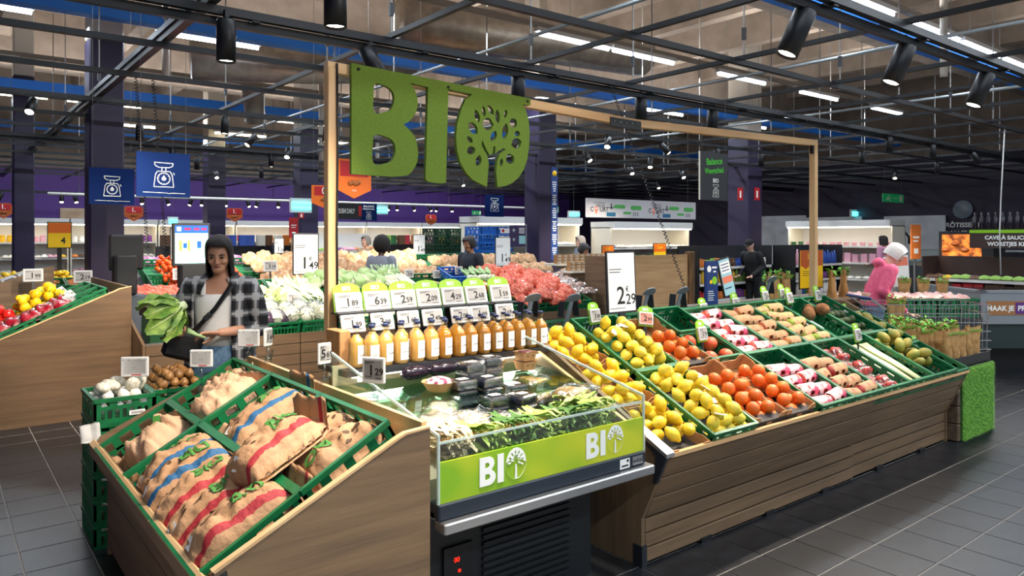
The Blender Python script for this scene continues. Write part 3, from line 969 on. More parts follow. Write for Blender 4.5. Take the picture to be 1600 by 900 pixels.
# celery and leeks
M = RS(5.50, .0)
crate(M, .395, .60, H_, 'green crate of celery, lower row')
M_CEL = mat('celery_pale', '#c7cf8d', .45, '#dfe2b4', 12, (8, 1, 8))
cel = MB()
for k in range(5):
    a = (k - 2) * .016
    cel.tube([(a * .6, -.24, .02), (a, -.05, .03), (a * 1.3, .14, .028), (a * 1.8, .24, .034)], [.014, .013, .012, .008], M_CEL, 7, flat=.8)
celm = cel.mesh('celery')
for k in range(4):
    tag(K('celery_head', celm, None, M=M @ T4((.08 + .08 * k, .30, .02 + .02 * (k % 2)), 0, 0, q.uniform(-.08, .08))), 'pale green celery head lying in a crate', 'celery', 'celery heads')
# avocados, mangoes, mushrooms
M_AVO = mat('avocado_skin', '#2c3a1c', .5, '#46552a', 30, bump=.4, bscale=120)
M_MANGO = mat('mango_skin', '#7d8a34', .4, '#b39a3f', 4, rnd=.12)
avo = MB().ball((.033, .033, .048), M_AVO, 12, 9, None, lambda p: 1 - .18 * max(0, p.z)).mesh('avocado')
man = MB().ball((.042, .036, .058), M_MANGO, 12, 9, None, lambda p: 1 + .08 * p.x * p.z).mesh('mango')
M = RS(5.905, .605)
crate(M, .395, .60, H_, 'green crate of avocados at the far end')
fill(M, heap(.02, .375, .02, .42, .012, .085, 1, q), 'avocado', avo, 'dark green avocado in the far upper crate', 'avocado', 'dark avocados', q)
M = RS(5.905, .0)
crate(M, .395, .60, H_, 'green crate of mangoes at the far end')
fill(M, heap(.02, .375, .16, .56, .012, .098, 2, q), 'mango', man, 'green mango in the far lower crate', 'mango', 'green mangoes', q)
M = RS(6.305, .0)
crate(M, .25, .42, .10, 'small green crate of brown trays at the stand corner')
for k in range(3):
    tag(K('brown_tray', MB().cbox(.03, .22, .03, .13, .01, .05, M_SLEEVE, .006), None, M=M @ Matrix.Translation((0, .12 * k, 0))), 'flat brown paper tray in the corner crate', 'tray', 'brown trays in the corner crate')
M = RS(6.305, .44)
crate(M, .25, .50, .10, 'small green crate behind the brown trays')
fill(M, heap(.02, .23, .1, .48, .01, .098, 1, q), 'mango', man, 'green mango beside the herb bags', 'mango', 'mangoes in the far narrow crate', q)

# crates on the other side of the spine, seen over the top
for k in range(6):
    crate(T4((3.25 + k * .54, 3.765, .985), -.3, 0, 0), .53, .39, .14, 'green crate on the far side of the fruit stand spine', 'spine crates')

# ---- potato crates and bags
for k in range(3):
    nm = ('nearest the oak end panel', 'in the middle', 'furthest from the oak end panel')[k]
    y = 2.485 + k * .61
    crate(PF(.405, y), .395, .60, .175, 'upper green crate of the potato stand %s' % nm)
    crate(PF(.0, y), .395, .60, .175, 'lower green crate of the potato stand %s' % nm)

M_KRAFT = mat('kraft_paper', '#a17a56', .72, '#b48b66', 9, bump=.9, bscale=22)
M_KRAFTL = mat('kraft_paper_light', '#bd9775', .72, '#caa484', 9, bump=.9, bscale=22)


def stripe_mat(name, col):
    """kraft paper with one printed stripe along the bag"""
    if name in MATS: return MATS[name]
    m = M_KRAFT.copy()
    m.name = name
    N, Lk = m.node_tree.nodes, m.node_tree.links
    tc = [n for n in N if n.type == 'TEX_COORD'][0]
    rp = [n for n in N if n.type == 'VALTORGB'][0]
    sx = N.new('ShaderNodeSeparateXYZ')
    Lk.new(tc.outputs['Object'], sx.inputs[0])
    cr = N.new('ShaderNodeValToRGB')
    cr.color_ramp.interpolation = 'CONSTANT'
    e = cr.color_ramp.elements
    e[0].position, e[0].color = 0, (0, 0, 0, 1)
    e[1].position, e[1].color = .36, (1, 1, 1, 1)
    n = e.new(.46)
    n.color = (0, 0, 0, 1)
    ad = N.new('ShaderNodeMath')
    ad.operation = 'MULTIPLY_ADD'
    ad.inputs[1].default_value, ad.inputs[2].default_value = 4.0, .72
    Lk.new(sx.outputs[1], ad.inputs[0])
    Lk.new(ad.outputs[0], cr.inputs[0])
    mx = N.new('ShaderNodeMixRGB')
    Lk.new(cr.outputs[0], mx.inputs[0])
    Lk.new(rp.outputs[0], mx.inputs[1])
    mx.inputs[2].default_value = lin(col)
    Lk.new(mx.outputs[0], N['Principled BSDF'].inputs['Base Color'])
    MATS[name] = m
    return m


M_BAGR, M_BAGB = stripe_mat('kraft_red_stripe', '#98222a'), stripe_mat('kraft_blue_stripe', '#1c557f')
M_LEAFP = mat('green_print', '#3c7a2c', .7)
M_BLKP = mat('potato_print', '#4d3216', .7)


def bag_h(x, y, L, W, H, sd, crk):
    u, v = min(1, abs(2 * x / L)), min(1, abs(2 * y / W))
    e = math.sqrt(max(0, 1 - u ** 3.2)) * math.sqrt(max(0, 1 - v ** 2.6))
    P_ = Vector((x * 9 + sd * 3.7, y * 9 - sd, sd * 1.3))
    n = abs(noise.noise(P_ * .8)) * 1.2 + .7 * abs(noise.noise(P_ * 2.1)) + .35 * abs(noise.noise(P_ * 4.6))
    return .012 + H * (.15 + .85 * e) + crk * (n - .35) * (.3 + .7 * e)


def bag_mb(L, W, H, sd, m, flap=.09, crk=.03, nx=30, ny=18, lift=.06):
    b = MB()
    xs = [-L / 2 + L * i / nx for i in range(nx + 1)] + ([L / 2 + flap * (i + 1) / 4 for i in range(4)] if flap else [])
    top, bot = [], []
    for i, x in enumerate(xs):
        xb = min(x, L / 2 - .004)
        s = (x - L / 2) / flap if flap and x > L / 2 else 0
        for j in range(ny + 1):
            y = -W / 2 + W * j / ny
            yy = y * (1 - .10 * max(0, abs(2 * xb / L) - .6) / .4 + .02 * noise.noise(Vector((x * 8, sd, 0)))) * (1 + .04 * s)
            z = bag_h(xb, y, L, W, H, sd, crk)
            if s > 0 or x > L / 2 - .03:
                z = z * .5 + .03 + .012 * noise.noise(Vector((y * 22, sd, x * 5)))
                z += lift * s
                x2 = x - .55 * lift * s
            else:
                x2 = x
            top.append((x2, yy, z))
            zb = z - .004 if s > 0 else max(0, min(z - .004, .0 + .05 * max(0, abs(2 * xb / L) - .8) + .05 * max(0, abs(2 * y / W) - .7)))
            bot.append((x2, yy, zb))
    n, w = len(xs), ny + 1
    fs = []
    for i in range(n - 1):
        for j in range(ny):
            a = i * w + j
            fs.append((a, a + w, a + w + 1, a + 1))
            fs.append((n * w + a, n * w + a + 1, n * w + a + w + 1, n * w + a + w))
    for i in range(n - 1):
        for j in (0, ny):
            a = i * w + j
            fs.append((a, n * w + a, n * w + a + w, a + w) if j else (a, a + w, n * w + a + w, n * w + a))
    for j in range(ny):
        for i in (0, n - 1):
            a = i * w + j
            fs.append((a, a + 1, n * w + a + 1, n * w + a) if i == 0 else (a, n * w + a, n * w + a + 1, a + 1))
    return b.add(top + bot, fs, m, True)


def on_bag(vs, args, off=.003):
    L, W, H, sd, crk = args
    return [(x, y, bag_h(x, y, L, W, H, sd, crk) + off) for x, y, _ in vs]


def potato_bag(M, sd, m, label, L=.40, W=.235, H=.13, flap=.09, printed=True, lift=.06, crk=.038, name='potato_bag'):
    t = thing(name, label, 'paper bag', M=M)
    K('paper', bag_mb(L, W, H, sd, m, flap, crk, lift=lift), t)
    if printed:
        ar = (L, W, H, sd, crk)
        pr = MB()
        v, f = text_geo('BIO', .078, .035)
        R2 = Matrix.Rotation(-PI / 2, 4, 'Z')
        pr.add(on_bag([tuple(Matrix.Translation((.075, -.005, 0)) @ Vector(p)) for p in v], ar, .0075), f, M_LEAFP)
        K('lettering', pr, t)
        qq = random.Random(sd)
        for k in range(8):
            dt = MB()
            cx, cy, a = qq.uniform(-.14, -.02), qq.uniform(-.01, .09), qq.random() * 3
            ring = [(cx + .010 * math.cos(a + t_) - .003 * math.sin(t_), cy + .007 * math.sin(a + t_), 0) for t_ in [i * PI / 4 for i in range(8)]]
            dt.add(on_bag(ring, ar, .002), [tuple(range(8))], M_BLKP)
            K('potato_print', dt, t)
        st_ = [(-.175, .0, 0), (-.14, .0, 0), (-.14, .03, 0), (-.175, .03, 0)]
        K('sticker', MB().add(on_bag(st_, ar, .004), [(0, 1, 2, 3)], M_PAPERW), t)
    return t


z0 = .035
for (u, y, w, rz, m, tx, L, H, lift) in (
        (.205, 2.63, .05, .02, M_BAGR, 'red-striped kraft potato bag nearest the oak end panel in the lower crates', .40, .15, .07),
        (.195, 2.845, .05, -.05, M_BAGR, 'red-striped kraft potato bag, second from the oak end panel', .39, .14, .03),
        (.19, 3.06, .05, .03, M_BAGR, 'red-striped kraft potato bag beside the blue-striped ones', .38, .14, .03),
        (.20, 3.28, .05, -.03, M_BAGB, 'blue-striped kraft potato bag lying next to the red-striped bags', .39, .15, .03),
        (.215, 3.50, .05, .06, M_BAGB, 'blue-striped kraft potato bag nearest the crumpled bags in the lower crates', .36, .13, .03)):
    potato_bag(PF(u, y, w) @ rot90(rz), int(y * 37), m, tx, L + .03, .25, H + .015, lift=lift)
potato_bag(PF(.46, 2.80, .17) @ Euler((.0, .12, .25)).to_matrix().to_4x4(), 5, M_BAGR, 'dark red-striped potato bag lying across upper and lower crates', .36, .24, .12, lift=.10)
potato_bag(PF(.63, 2.64, .03) @ rot90(PI + .05), 61, M_BAGR, 'red-striped potato bag in the near upper crate beside the rim', .36, .2, .13, lift=.04)
potato_bag(PF(.63, 2.88, .03) @ rot90(PI - .08), 67, M_BAGR, 'red-striped potato bag in the near upper crate, further from the rim', .36, .2, .13, lift=.04)
potato_bag(PF(.60, 3.38, .05) @ rot90(.10), 71, M_BAGB, 'blue-striped potato bag alone in the middle upper crate', .42, .26, .14, lift=.09)
potato_bag(PF(.50, 3.22, .012) @ rot90(.3), 73, M_KRAFT, 'plain kraft bag squashed under the blue-striped bag', .2, .2, .06, 0, False, crk=.04, name='kraft_bag')
for (u, y, w, rz, L, W, H, tx) in ((.58, 3.88, .04, .3, .34, .26, .17, 'big crumpled light kraft bag in the far upper crate'), (.66, 4.12, .02, -.3, .3, .24, .14, 'crumpled open kraft bag behind the big one in the far upper crate'),
                                   (.24, 3.98, .05, .4, .3, .26, .13, 'open crumpled kraft bag on top in the far lower crate'), (.12, 3.90, .012, 1.0, .2, .18, .07, 'small crushed kraft bag at the front of the far lower crate'), (.10, 4.16, .012, .2, .2, .2, .06, 'flat kraft bag in the far lower crate corner')):
    potato_bag(PF(u, y, w) @ rot90(rz), int(u * 90 + y * 10), M_KRAFTL if u > .2 else M_KRAFT, tx, L, W, H, .05, False, crk=.07, name='kraft_bag')
    K('leaf_print', MB().add(on_bag([(.02, .01, 0), (.05, .03, 0), (.07, .0, 0), (.04, -.02, 0)], (L, W, H, int(u * 90 + y * 10), .07), .006), [(0, 3, 2, 1)], M_LEAFP), COL.objects[-1].parent)

# ---- stacked crates left of the potato stand with garlic and onions
for s, (x, y) in enumerate(((.685, 4.50), (.995, 4.56), (1.31, 4.62))):
    for k in range(6):
        lv = ('lowest', 'second', 'third', 'fourth', 'fifth', 'topmost')[k]
        o = crate(Matrix.Translation((x, y, .002 + k * .1355)), .30, .40, .135, '%s green crate of the %s stack beside the potato stand' % (lv, ('garlic', 'onion', 'red onion')[s]), 'stacked crates')
        K('label_card', MB().box(.17, .25, -.009, -.0065, .03, .055, M_PAPERW).box(.18, .24, -.0095, -.009, .036, .048, M_SCREEN), o)
M_GARL = mat('garlic_skin', '#d9d3c6', .6, '#efebe2', 18, (6, 6, 1))
M_ONI = mat('onion_skin', '#7d5430', .4, '#a4763f', 9, (5, 5, 1), rnd=.15)
M_RONI = mat('red_onion_skin', '#5a2038', .35, '#7e3a52', 9, (5, 5, 1), rnd=.12)
bulb = lambda m, r: MB().ball((r, r, r * .92), m, 12, 9, None, lambda p: 1 + .35 * max(0, p.z - .86) / .14).mesh('bulb')
garl, oni, roni = bulb(M_GARL, .032), bulb(M_ONI, .027), bulb(M_RONI, .032)
top = .816
fill(Matrix.Translation((.685, 4.50, top - .10)), heap(.015, .285, .015, .385, 0, .066, 2, q), 'garlic_bulb', garl, 'white garlic bulb heaped in the top crate', 'garlic', 'garlic bulbs', q, up=True)
for k in range(5):
    tag(K('garlic_net', MB().ball((.04, .055, .03), mat('net_white', '#e6dfcf', .6, '#c9bfa8', 60, vor=True), 10, 7), None, M=T4((.74 + .05 * k, 4.58 + .06 * (k % 3), top + .045), .3 * k, .2, k)), 'white netted garlic pack on the loose bulbs', 'garlic pack', 'garlic packs')
fill(Matrix.Translation((.995, 4.56, top - .06)), heap(.015, .285, .015, .385, 0, .055, 3, q), 'onion', oni, 'small brown onion heaped beside the garlic', 'onion', 'brown onions', q, up=True)
fill(Matrix.Translation((1.31, 4.62, top - .09)), heap(.015, .285, .015, .385, 0, .066, 1, q), 'red_onion', roni, 'dark red onion in front of the shopper', 'onion', 'red onions', q, up=True)
tag(K('paper_scrap', bag_mb(.09, .10, .01, 3, mat('grey_paper', '#b9b7b3', .7), 0, .02, 8, 8), None, M=T4((.66, 4.487, .64), PI / 2 - .4, 0, .1)), 'grey crumpled paper scrap stuck on the crate stack', 'paper')

# ---- bottles on the cooler shelf
M_JUP = mat('cloudy_juice', '#e2ac56', .12, '#ecc27a', 4, spec=.6)
M_JUA = mat('amber_juice', '#b9791a', .12, '#d29a35', 6, (1, 1, .6), spec=.6)
M_BGL = clear('bottle_glass', '#f2efe4', .10)
M_CAP = mat('navy_cap', '#1d2b55', .35)
body = [(.030, 0), (.037, .006), (.038, .02), (.038, .118), (.034, .138), (.020, .152), (.0135, .162)]
gl_me = MB().lathe([(.0395, .001), (.0395, .119), (.0355, .140), (.0215, .154), (.0150, .164), (.0140, .186), (.017, .188), (.017, .194)], M_BGL, 14).mesh('glass')
jp_me, ja_me = MB().lathe(body, M_JUP, 14).mesh('juice'), MB().lathe(body, M_JUA, 14).mesh('juice')
cap_me = MB().lathe([(.0165, .195), (.0165, .207), (.015, .209)], M_CAP, 12).mesh('cap')
lab = MB()
vs, fs = [], []
for k in range(8):
    a = -PI / 2 + rad(-42 + 84 * k / 7)
    for z in (.022, .112):
        vs.append((.0402 * math.cos(a), .0402 * math.sin(a), z))
for k in range(7):
    fs.append((2 * k, 2 * k + 2, 2 * k + 3, 2 * k + 1))
lab.add(vs, fs, M_PAPERW, True)
lab_me = lab.mesh('label')
lt = MB()
v, f = text_geo('GINGER', .0115, .012)
def wrap(v, z): return [(.0408 * math.sin(x / .04), -.0408 * math.cos(x / .04), z + y) for x, y, _ in v]
lt.add(wrap(v, .062), f, M_INK)
for zz, ww in ((.095, .010), (.088, .014), (.044, .016), (.038, .012)):
    lt.add(wrap([(-.018, 0, 0), (-.018 + ww, 0, 0), (-.018 + ww, .002, 0), (-.018, .002, 0)], zz), [(0, 1, 2, 3)], M_SCREEN)
lt_me = lt.mesh('lettering')


def bottle(x, y, pale, label, group, rz=0):
    t = thing('juice_bottle', label, 'bottle', (x, y, 1.046), (0, 0, rz), group)
    K('glass', gl_me, t)
    K('juice', jp_me if pale else ja_me, t)
    K('cap', cap_me, t)
    l_ = K('label', lab_me, t)
    K('lettering', lt_me, l_)


qb = random.Random(2)
for k, x in enumerate((1.655, 1.72, 1.80, 1.888, 1.985, 2.073, 2.155, 2.245, 2.325, 2.41, 2.495, 2.58, 2.66, 2.745, 2.825)):
    ordn = ('first', 'second', 'third', 'fourth', 'fifth', 'sixth', 'seventh', 'eighth', 'ninth', 'tenth', 'eleventh', 'twelfth', 'thirteenth', 'fourteenth', 'fifteenth')[k]
    bottle(x, (3.345 if k == 0 else 3.315) + qb.uniform(-.004, .004), k < 6, '%s ginger juice bottle in the front row, counted from the wooden post' % ordn, 'front row of ginger juice', rad(20) + qb.uniform(-.25, .15))
for k, x in enumerate((1.77, 1.85, 1.94, 2.03, 2.12, 2.20, 2.285, 2.37, 2.455, 2.54, 2.62, 2.705, 2.79)):
    bottle(x, 3.40 + qb.uniform(-.004, .004), k < 4, 'ginger juice bottle in the second row, half hidden by the front row', 'second row of ginger juice', rad(20))
tag(K('cardboard_carton', MB().cbox(1.60, 1.66, 3.42, 3.58, 1.046, 1.22, M_CARD, .004)), 'brown cardboard carton between the post and the bottles', 'carton')

# ---- goods inside the cooler
M_CLAM = clear('clam_shell', '#dfe3e6', .25, .15)
M_BERRY = mat('blueberry_fill', '#191c2c', .5, '#3a3d55', 60, vor=True, bump=.5, bscale=90)
clam_lid = MB().cbox(-.062, .062, -.058, .058, .0, .05, M_CLAM, .008).mesh('shell')
clam_in = MB().cbox(-.056, .056, -.052, .052, .003, .043, M_BERRY, .012).mesh('berries')
clam_tk = MB().box(-.028, .028, -.02, .02, .051, .052, M_PAPERW).mesh('ticket')


def clam(x, y, z, rz, label):
    t = thing('berry_punnet', label, 'punnet', (x, y, z), (0, 0, rz), 'blueberry punnets')
    K('shell', clam_lid, t)
    K('berries', clam_in, t)
    K('ticket', clam_tk, t)


for (x, y, z0_, n, rz) in ((2.22, 3.02, .83, 3, .1), (2.38, 3.0, .83, 2, -.1), (2.16, 2.88, .82, 2, 0), (2.30, 2.84, .815, 2, .2), (2.20, 3.14, .942, 2, .1), (2.36, 3.2, .948, 2, 0), (2.08, 3.04, .83, 3, 0)):
    for k in range(n):
        clam(x, y, z0_ + .052 * k, rz, 'clear punnet of dark blueberries stacked in the cooler')
M_PUNC = mat('kraft_punnet', '#b98a58', .75)
for (x, y, z, nm) in ((2.60, 3.18, .953, 'lower punnet of the two stacked beside the partition'), (2.60, 3.18, 1.005, 'upper punnet of the two stacked beside the partition'), (2.45, 3.27, .96, 'kraft punnet behind the blueberries')):
    t = thing('kraft_punnet', 'brown kraft ' + nm if not nm.startswith('kraft') else 'brown ' + nm, 'punnet', (x, y, z))
    K('punnet', MB().lathe([(.052, 0), (.066, .048), (.070, .05), (.063, .048), (.05, .006)], M_PUNC, 4, rot90(PI / 4), False), t)
    K('fruit_fill', MB().cbox(-.04, .04, -.04, .04, .01, .052, mat('dark_berries', '#3a1620', .4, '#6b2434', 50), .01), t)
    for s in (-.018, .018):
        K('vent_hole', MB().lathe([(.004, 0), (.004, .002)], M_BLACK, 8), t, (s, -.0475, .03), (PI / 2, 0, 0))
t = thing('kraft_bowl', 'open kraft bowl with flowers on the glass shelf', 'bowl', (1.98, 3.10, .925))
K('bowl', MB().lathe([(.05, 0), (.085, .05), (.09, .052), (.08, .05), (.05, .008)], M_PUNC, 9, None, False), t)
K('flowers', MB().ball((.07, .07, .03), mat('flower_mix', '#7a1f4a', .6, '#e9d9d2', 40, vor=True), 12, 6, Matrix.Translation((0, 0, .045))), t)
# film packs of salad leaves and sprouts
M_SPRT = mat('bean_sprouts', '#e6d8bd', .6, '#c9b48e', 45, (1, 4, 1), bump=.6, bscale=70)
M_SALAD = mat('lettuce_green', '#8fae3a', .55, '#c9d68a', 12, bump=.5, bscale=40)
M_SALADD = mat('leaf_green', '#3f6d22', .55, '#6d953a', 12, bump=.5, bscale=40)
for k, (x, y, z, rz) in enumerate(((1.66, 2.95, .835, .3), (1.78, 2.78, .83, -.2), (1.92, 2.74, .83, .2), (1.68, 3.16, .86, .1), (1.86, 2.90, .855, .8), (2.0, 2.68, .82, -.3))):
    t = thing('sprout_bag', 'clear bag of pale bean sprouts in the cooler', 'salad bag', (x, y, z), (0, 0, rz), 'bean sprout bags')
    K('sprouts', bag_mb(.19, .15, .05, k + 2, M_SPRT, 0, .03, 12, 10), t)
    K('film', bag_mb(.22, .17, .06, k + 2, M_FILM, .03, .03, 12, 10, .02), t)
M_GINP = mat('ginger_skin', '#b98f3a', .6, '#d9b45c', 14, bump=.4, bscale=60)
for k, (x, y) in enumerate(((2.50, 2.93), (2.60, 2.80), (2.55, 3.05))):
    t = thing('turmeric_pack', ('middle', 'lowest', 'topmost')[k] + ' film pack of yellow roots beside the punnets', 'vegetable pack', (x, y, .83 + .02 * k), (0, 0, .25))
    for j in range(4):
        K('root', MB().tube([(-.10, -.045 + .03 * j, .03), (-.03, -.05 + .033 * j, .045), (.05, -.045 + .03 * j, .04), (.11, -.04 + .03 * j, .03)], [.012, .022, .02, .010], M_GINP, 8), t)
    K('film', bag_mb(.28, .17, .065, k + 9, M_FILM, .02, .02, 10, 8, .01), t)
M_EGGP = mat('aubergine_skin', '#1d1220', .18)
for k, (x, rz) in enumerate(((1.95, .2), (2.12, -.1))):
    t = thing('aubergine', 'glossy dark aubergine behind the kraft bowl, %s one' % ('larger' if k == 0 else 'smaller'), 'aubergine', (x, 3.26, .96), (0, 0, rz))
    K('fruit', MB().tube([(-.10, 0, .04), (-.07, 0, .042), (0, 0, .042), (.06, 0, .04), (.10, 0, .035)], [.012, .034, .038 - .004 * k, .027, .012], M_EGGP, 12), t)
    K('calyx', MB().tube([(.095, 0, .035), (.12, 0, .035)], [.016, .006], M_SALADD, 7), t)


def leafy(L, W, n, m, sd, tall=.06, lw=.05):
    """bunch of long crinkled leaves lying along +X"""
    b, qq = MB(), random.Random(sd)
    for k in range(n):
        a, z = qq.uniform(-.3, .3), qq.uniform(0, tall)
        y0 = qq.uniform(-W / 2, W / 2)
        vs, fs = [], []
        for i in range(6):
            t_ = i / 5
            w = (.006 + lw * math.sin(PI * min(1, t_ * .9 + .1))) * (.4 + t_ * .6)
            for j in (-1, 0, 1):
                vs.append((-L / 2 + L * t_, y0 + math.sin(a) * L * t_ * .5 + j * w, .01 + z + .02 * math.sin(4 * t_ + k) + .014 * abs(j) * math.sin(9 * t_ + k)))
        for i in range(5):
            for j in (0, 1):
                fs.append((i * 3 + j, i * 3 + 3 + j, i * 3 + 4 + j, i * 3 + 1 + j))
        b.add(vs, fs, m, True)
    return b


for k, (x, y, m, tx) in enumerate(((1.70, 2.58, M_SPRT, 'pale packed leaves'), (1.86, 2.57, M_SALAD, 'loose lettuce'), (2.02, 2.57, M_SALADD, 'dark spinach'), (2.20, 2.58, M_SALAD, 'pale chicory'), (2.36, 2.58, M_SALADD, 'spring onions'), (2.52, 2.59, M_SALAD, 'curly lettuce'))):
    tag(K('salad_bunch', leafy(.22, .14, 40, m, k, .10, .022), None, (x, y, .775), (0, 0, PI / 2 + .2 * (k % 2))), '%s lying right behind the lime green panel' % tx, 'salad')
tag(K('curly_lettuce', leafy(.26, .12, 36, M_SALAD, 40, .08, .024), None, (2.52, 2.70, .80), (0, 0, .1)), 'curly green lettuce between roots and clear front pane', 'lettuce')
# ================================================================== price tags and signs
def onY(px, py, y):
    """point of the plane Y = y that shows at picture position (px, py)"""
    u, v = (px - 800) / 1150, (368 - py) / 1150
    t = y / (F_[1] + u * RR_[1])
    return Vector(((F_[0] + u * RR_[0]) * t, y, 1.7 + v * t))


def onX(px, py, x):
    u, v = (px - 800) / 1150, (368 - py) / 1150
    t = x / (F_[0] + u * RR_[0])
    return Vector((x, (F_[1] + u * RR_[1]) * t, 1.7 + v * t))


def onZ(px, py, z):
    u, v = (px - 800) / 1150, (368 - py) / 1150
    t = (z - 1.7) / v
    return Vector(((F_[0] + u * RR_[0]) * t, (F_[1] + u * RR_[1]) * t, z))


def at(px, py, d):
    u, v = (px - 800) / 1150, (368 - py) / 1150
    return Vector(((F_[0] + u * RR_[0]) * d, (F_[1] + u * RR_[1]) * d, 1.7 + v * d))


M_SCRP = mat('salmon_screen', '#e08a72', .35)


def price_tag(M, price, label, topper=True, w=.115, h=.088, scr=None, group=None, name='price_tag', stand=None):
    scr = scr or M_SCREEN
    t = thing(name, label, 'price tag', group=group, M=M)
    K('frame', cached(('ptf', w, h), lambda: MB().cbox(-w / 2, w / 2, 0, .014, 0, h, M_WHITE, .004)), t)
    s = K('screen', cached(('pts', w, h, scr.name), lambda: MB().box(-w * .40, w * .40, -.001, .002, h * .12, h * .88, scr)), t)
    if price:
        a, b = price.split('.')
        pr = MB()
        put_text(pr, a, h * .58, M_INK, w * .06, h * .46, -.0016, .024, 'RIGHT')
        put_text(pr, b, h * .38, M_INK, w * .08, h * .42, -.0016, .024, 'LEFT')
        for zz, x0, x1 in ((.80, -.37, .05), (.74, -.37, -.1), (.22, -.37, -.05), (.17, .1, .36)):
            pr.box(w * x0, w * x1, -.0016, -.001, h * zz, h * zz + h * .025, M_INK)
        K('price_print', pr, s)
    if topper:
        def top():
            b = MB()
            n = 10
            pts = [(-w * .52, -.01), (w * .52, -.01)] + [(w * .52 * math.cos(PI * k / n) if 0 < k < n else w * .52 * (1 if k == 0 else -1), h * .98 + h * .52 * math.sin(PI * k / n) ** .6) for k in range(n + 1)]
            return b.prism(pts, .0145, .020, M_LIME)
        g = K('topper', cached(('ptt', w, h), top), t)
        K('lettering', cached(('ptl', w, h), lambda: put_text(MB(), 'BIO', h * .30, M_MARK, 0, h * 1.22, .0138, .03)), g)
    if stand:
        stand(t)
    return t


# ---- two rows above the bottles
bk = thing('tag_rack', 'black metal rack holding the price tags above the bottles', 'rack', (0, 0, 0))
for k, x in enumerate((1.733, 1.902, 2.065, 2.228, 2.394, 2.56, 2.743)):
    K('upright', MB().bar((x, 3.63, 1.04), (x, 3.655, 1.40), .05, .008, M_DKMETAL), bk)
    K('ledge', MB().box(x - .085, x + .085, 3.53, 3.63, 1.288, 1.296, M_DKMETAL), bk)
for x, p in zip((1.733, 1.902, 2.065, 2.228, 2.394, 2.56, 2.743), ('1.89', '6.39', '2.59', '2.09', '4.29', '2.68', '1.59')):
    price_tag(T4((x, 3.575, 1.298), -.28), p, 'lime-topped shelf tag reading %s in the row above the bottles' % p, True, .155, .105, group='lime tags above the bottles')
for x, p in zip((1.721, 1.892, 2.052, 2.208, 2.398, 2.534, 2.719), ('1.89', '3.39', '1.69', '2.49', '2.09', '1.99', '2.69')):
    price_tag(T4((x, 3.50, 1.197), -.28), p, 'white shelf tag reading %s right above the bottle caps' % p, False, .135, .095, group='white tags above the bottles')
    K('arm', MB().bar((x, 3.53, 1.19), (x, 3.63, 1.17), .04, .006, M_DKMETAL), bk)


def stick(px_h):
    def f(t):
        K('arm', cached(('arm', px_h), lambda: MB().bar((0, .018, .01), (0, .03, -px_h), .022, .006, M_DKMETAL)), t)
    return f


for px, py, y, p, tx, tp in ((850, 524, 3.36, '2.49', 'at the lemon trays beside the bottles', True), (933, 494, 3.44, '1.89', 'behind the upper lemon crate', True), (1103, 484, 3.46, '3.49', 'behind the pink apple crate', True), (1101, 522, 3.0, '1.79', 'over the pink grapefruit', True),
                             (1153, 475, 3.46, '2.89', 'behind the brown-sleeved blush apples', True), (1199, 464, 3.5, '2.79', 'behind the green apple crate', True), (1226, 460, 3.5, '2.29', 'beside the yellow poster stand', True), (1237, 466, 3.42, '3.19', 'low behind the green apples', True),
                             (1281, 462, 3.42, '1.99', 'in front of the far wooden post', True), (1326, 490, 3.35, '1.59', 'over the avocados', True), (1344, 524, 2.75, '2.59', 'over the celery crate', True), (1436, 541, 2.75, '3.79', 'over the mangoes', True)):
    v = onY(px, py, y)
    price_tag(T4((v.x, v.y, v.z - .04), -.2, 0, .12), p, 'lime-topped tag reading %s %s' % (p, tx), tp, .105, .09, stand=stick(.10))
v = onY(1010, 498, 3.4)
price_tag(T4((v.x, v.y, v.z - .04), -.35, .12, -.5), '2.99', 'lime-topped tag with a salmon screen behind the orange tray', True, .105, .09, M_SCRP, stand=stick(.08))

# ---- grey holders seen from behind
M_HOLD = mat('holder_grey', '#7f878d', .4)
for k, (px, py) in enumerate(((830, 470), (893, 470), (1012, 460), (1064, 458), (1203, 440))):
    v = onY(px, py, 3.66)
    t = thing('tag_holder', 'grey tag holder seen from behind on the spine, %s from the post' % ('first', 'second', 'third', 'fourth', 'fifth')[k], 'tag holder', group='grey tag holders', M=T4((v.x, v.y, v.z), 0, 0, PI))
    K('plate', MB().prism([(-.06, 0), (.06, 0), (.062, .03), (.05, .055), (.02, .068), (-.02, .068), (-.05, .055), (-.062, .03)], 0, .006, M_HOLD, Matrix.Rotation(-.7, 4, 'X')), t)
    K('arm', MB().bar((0, .0, .0), (0, -.06, -.17), .035, .008, M_HOLD), t)
    for s_ in (-1, 1):
        K('wing', MB().prism([(s_ * .06, -.005), (s_ * .075, -.11), (s_ * .07, -.11), (s_ * .055, -.005)], -.06, .0, M_DKMETAL), t)


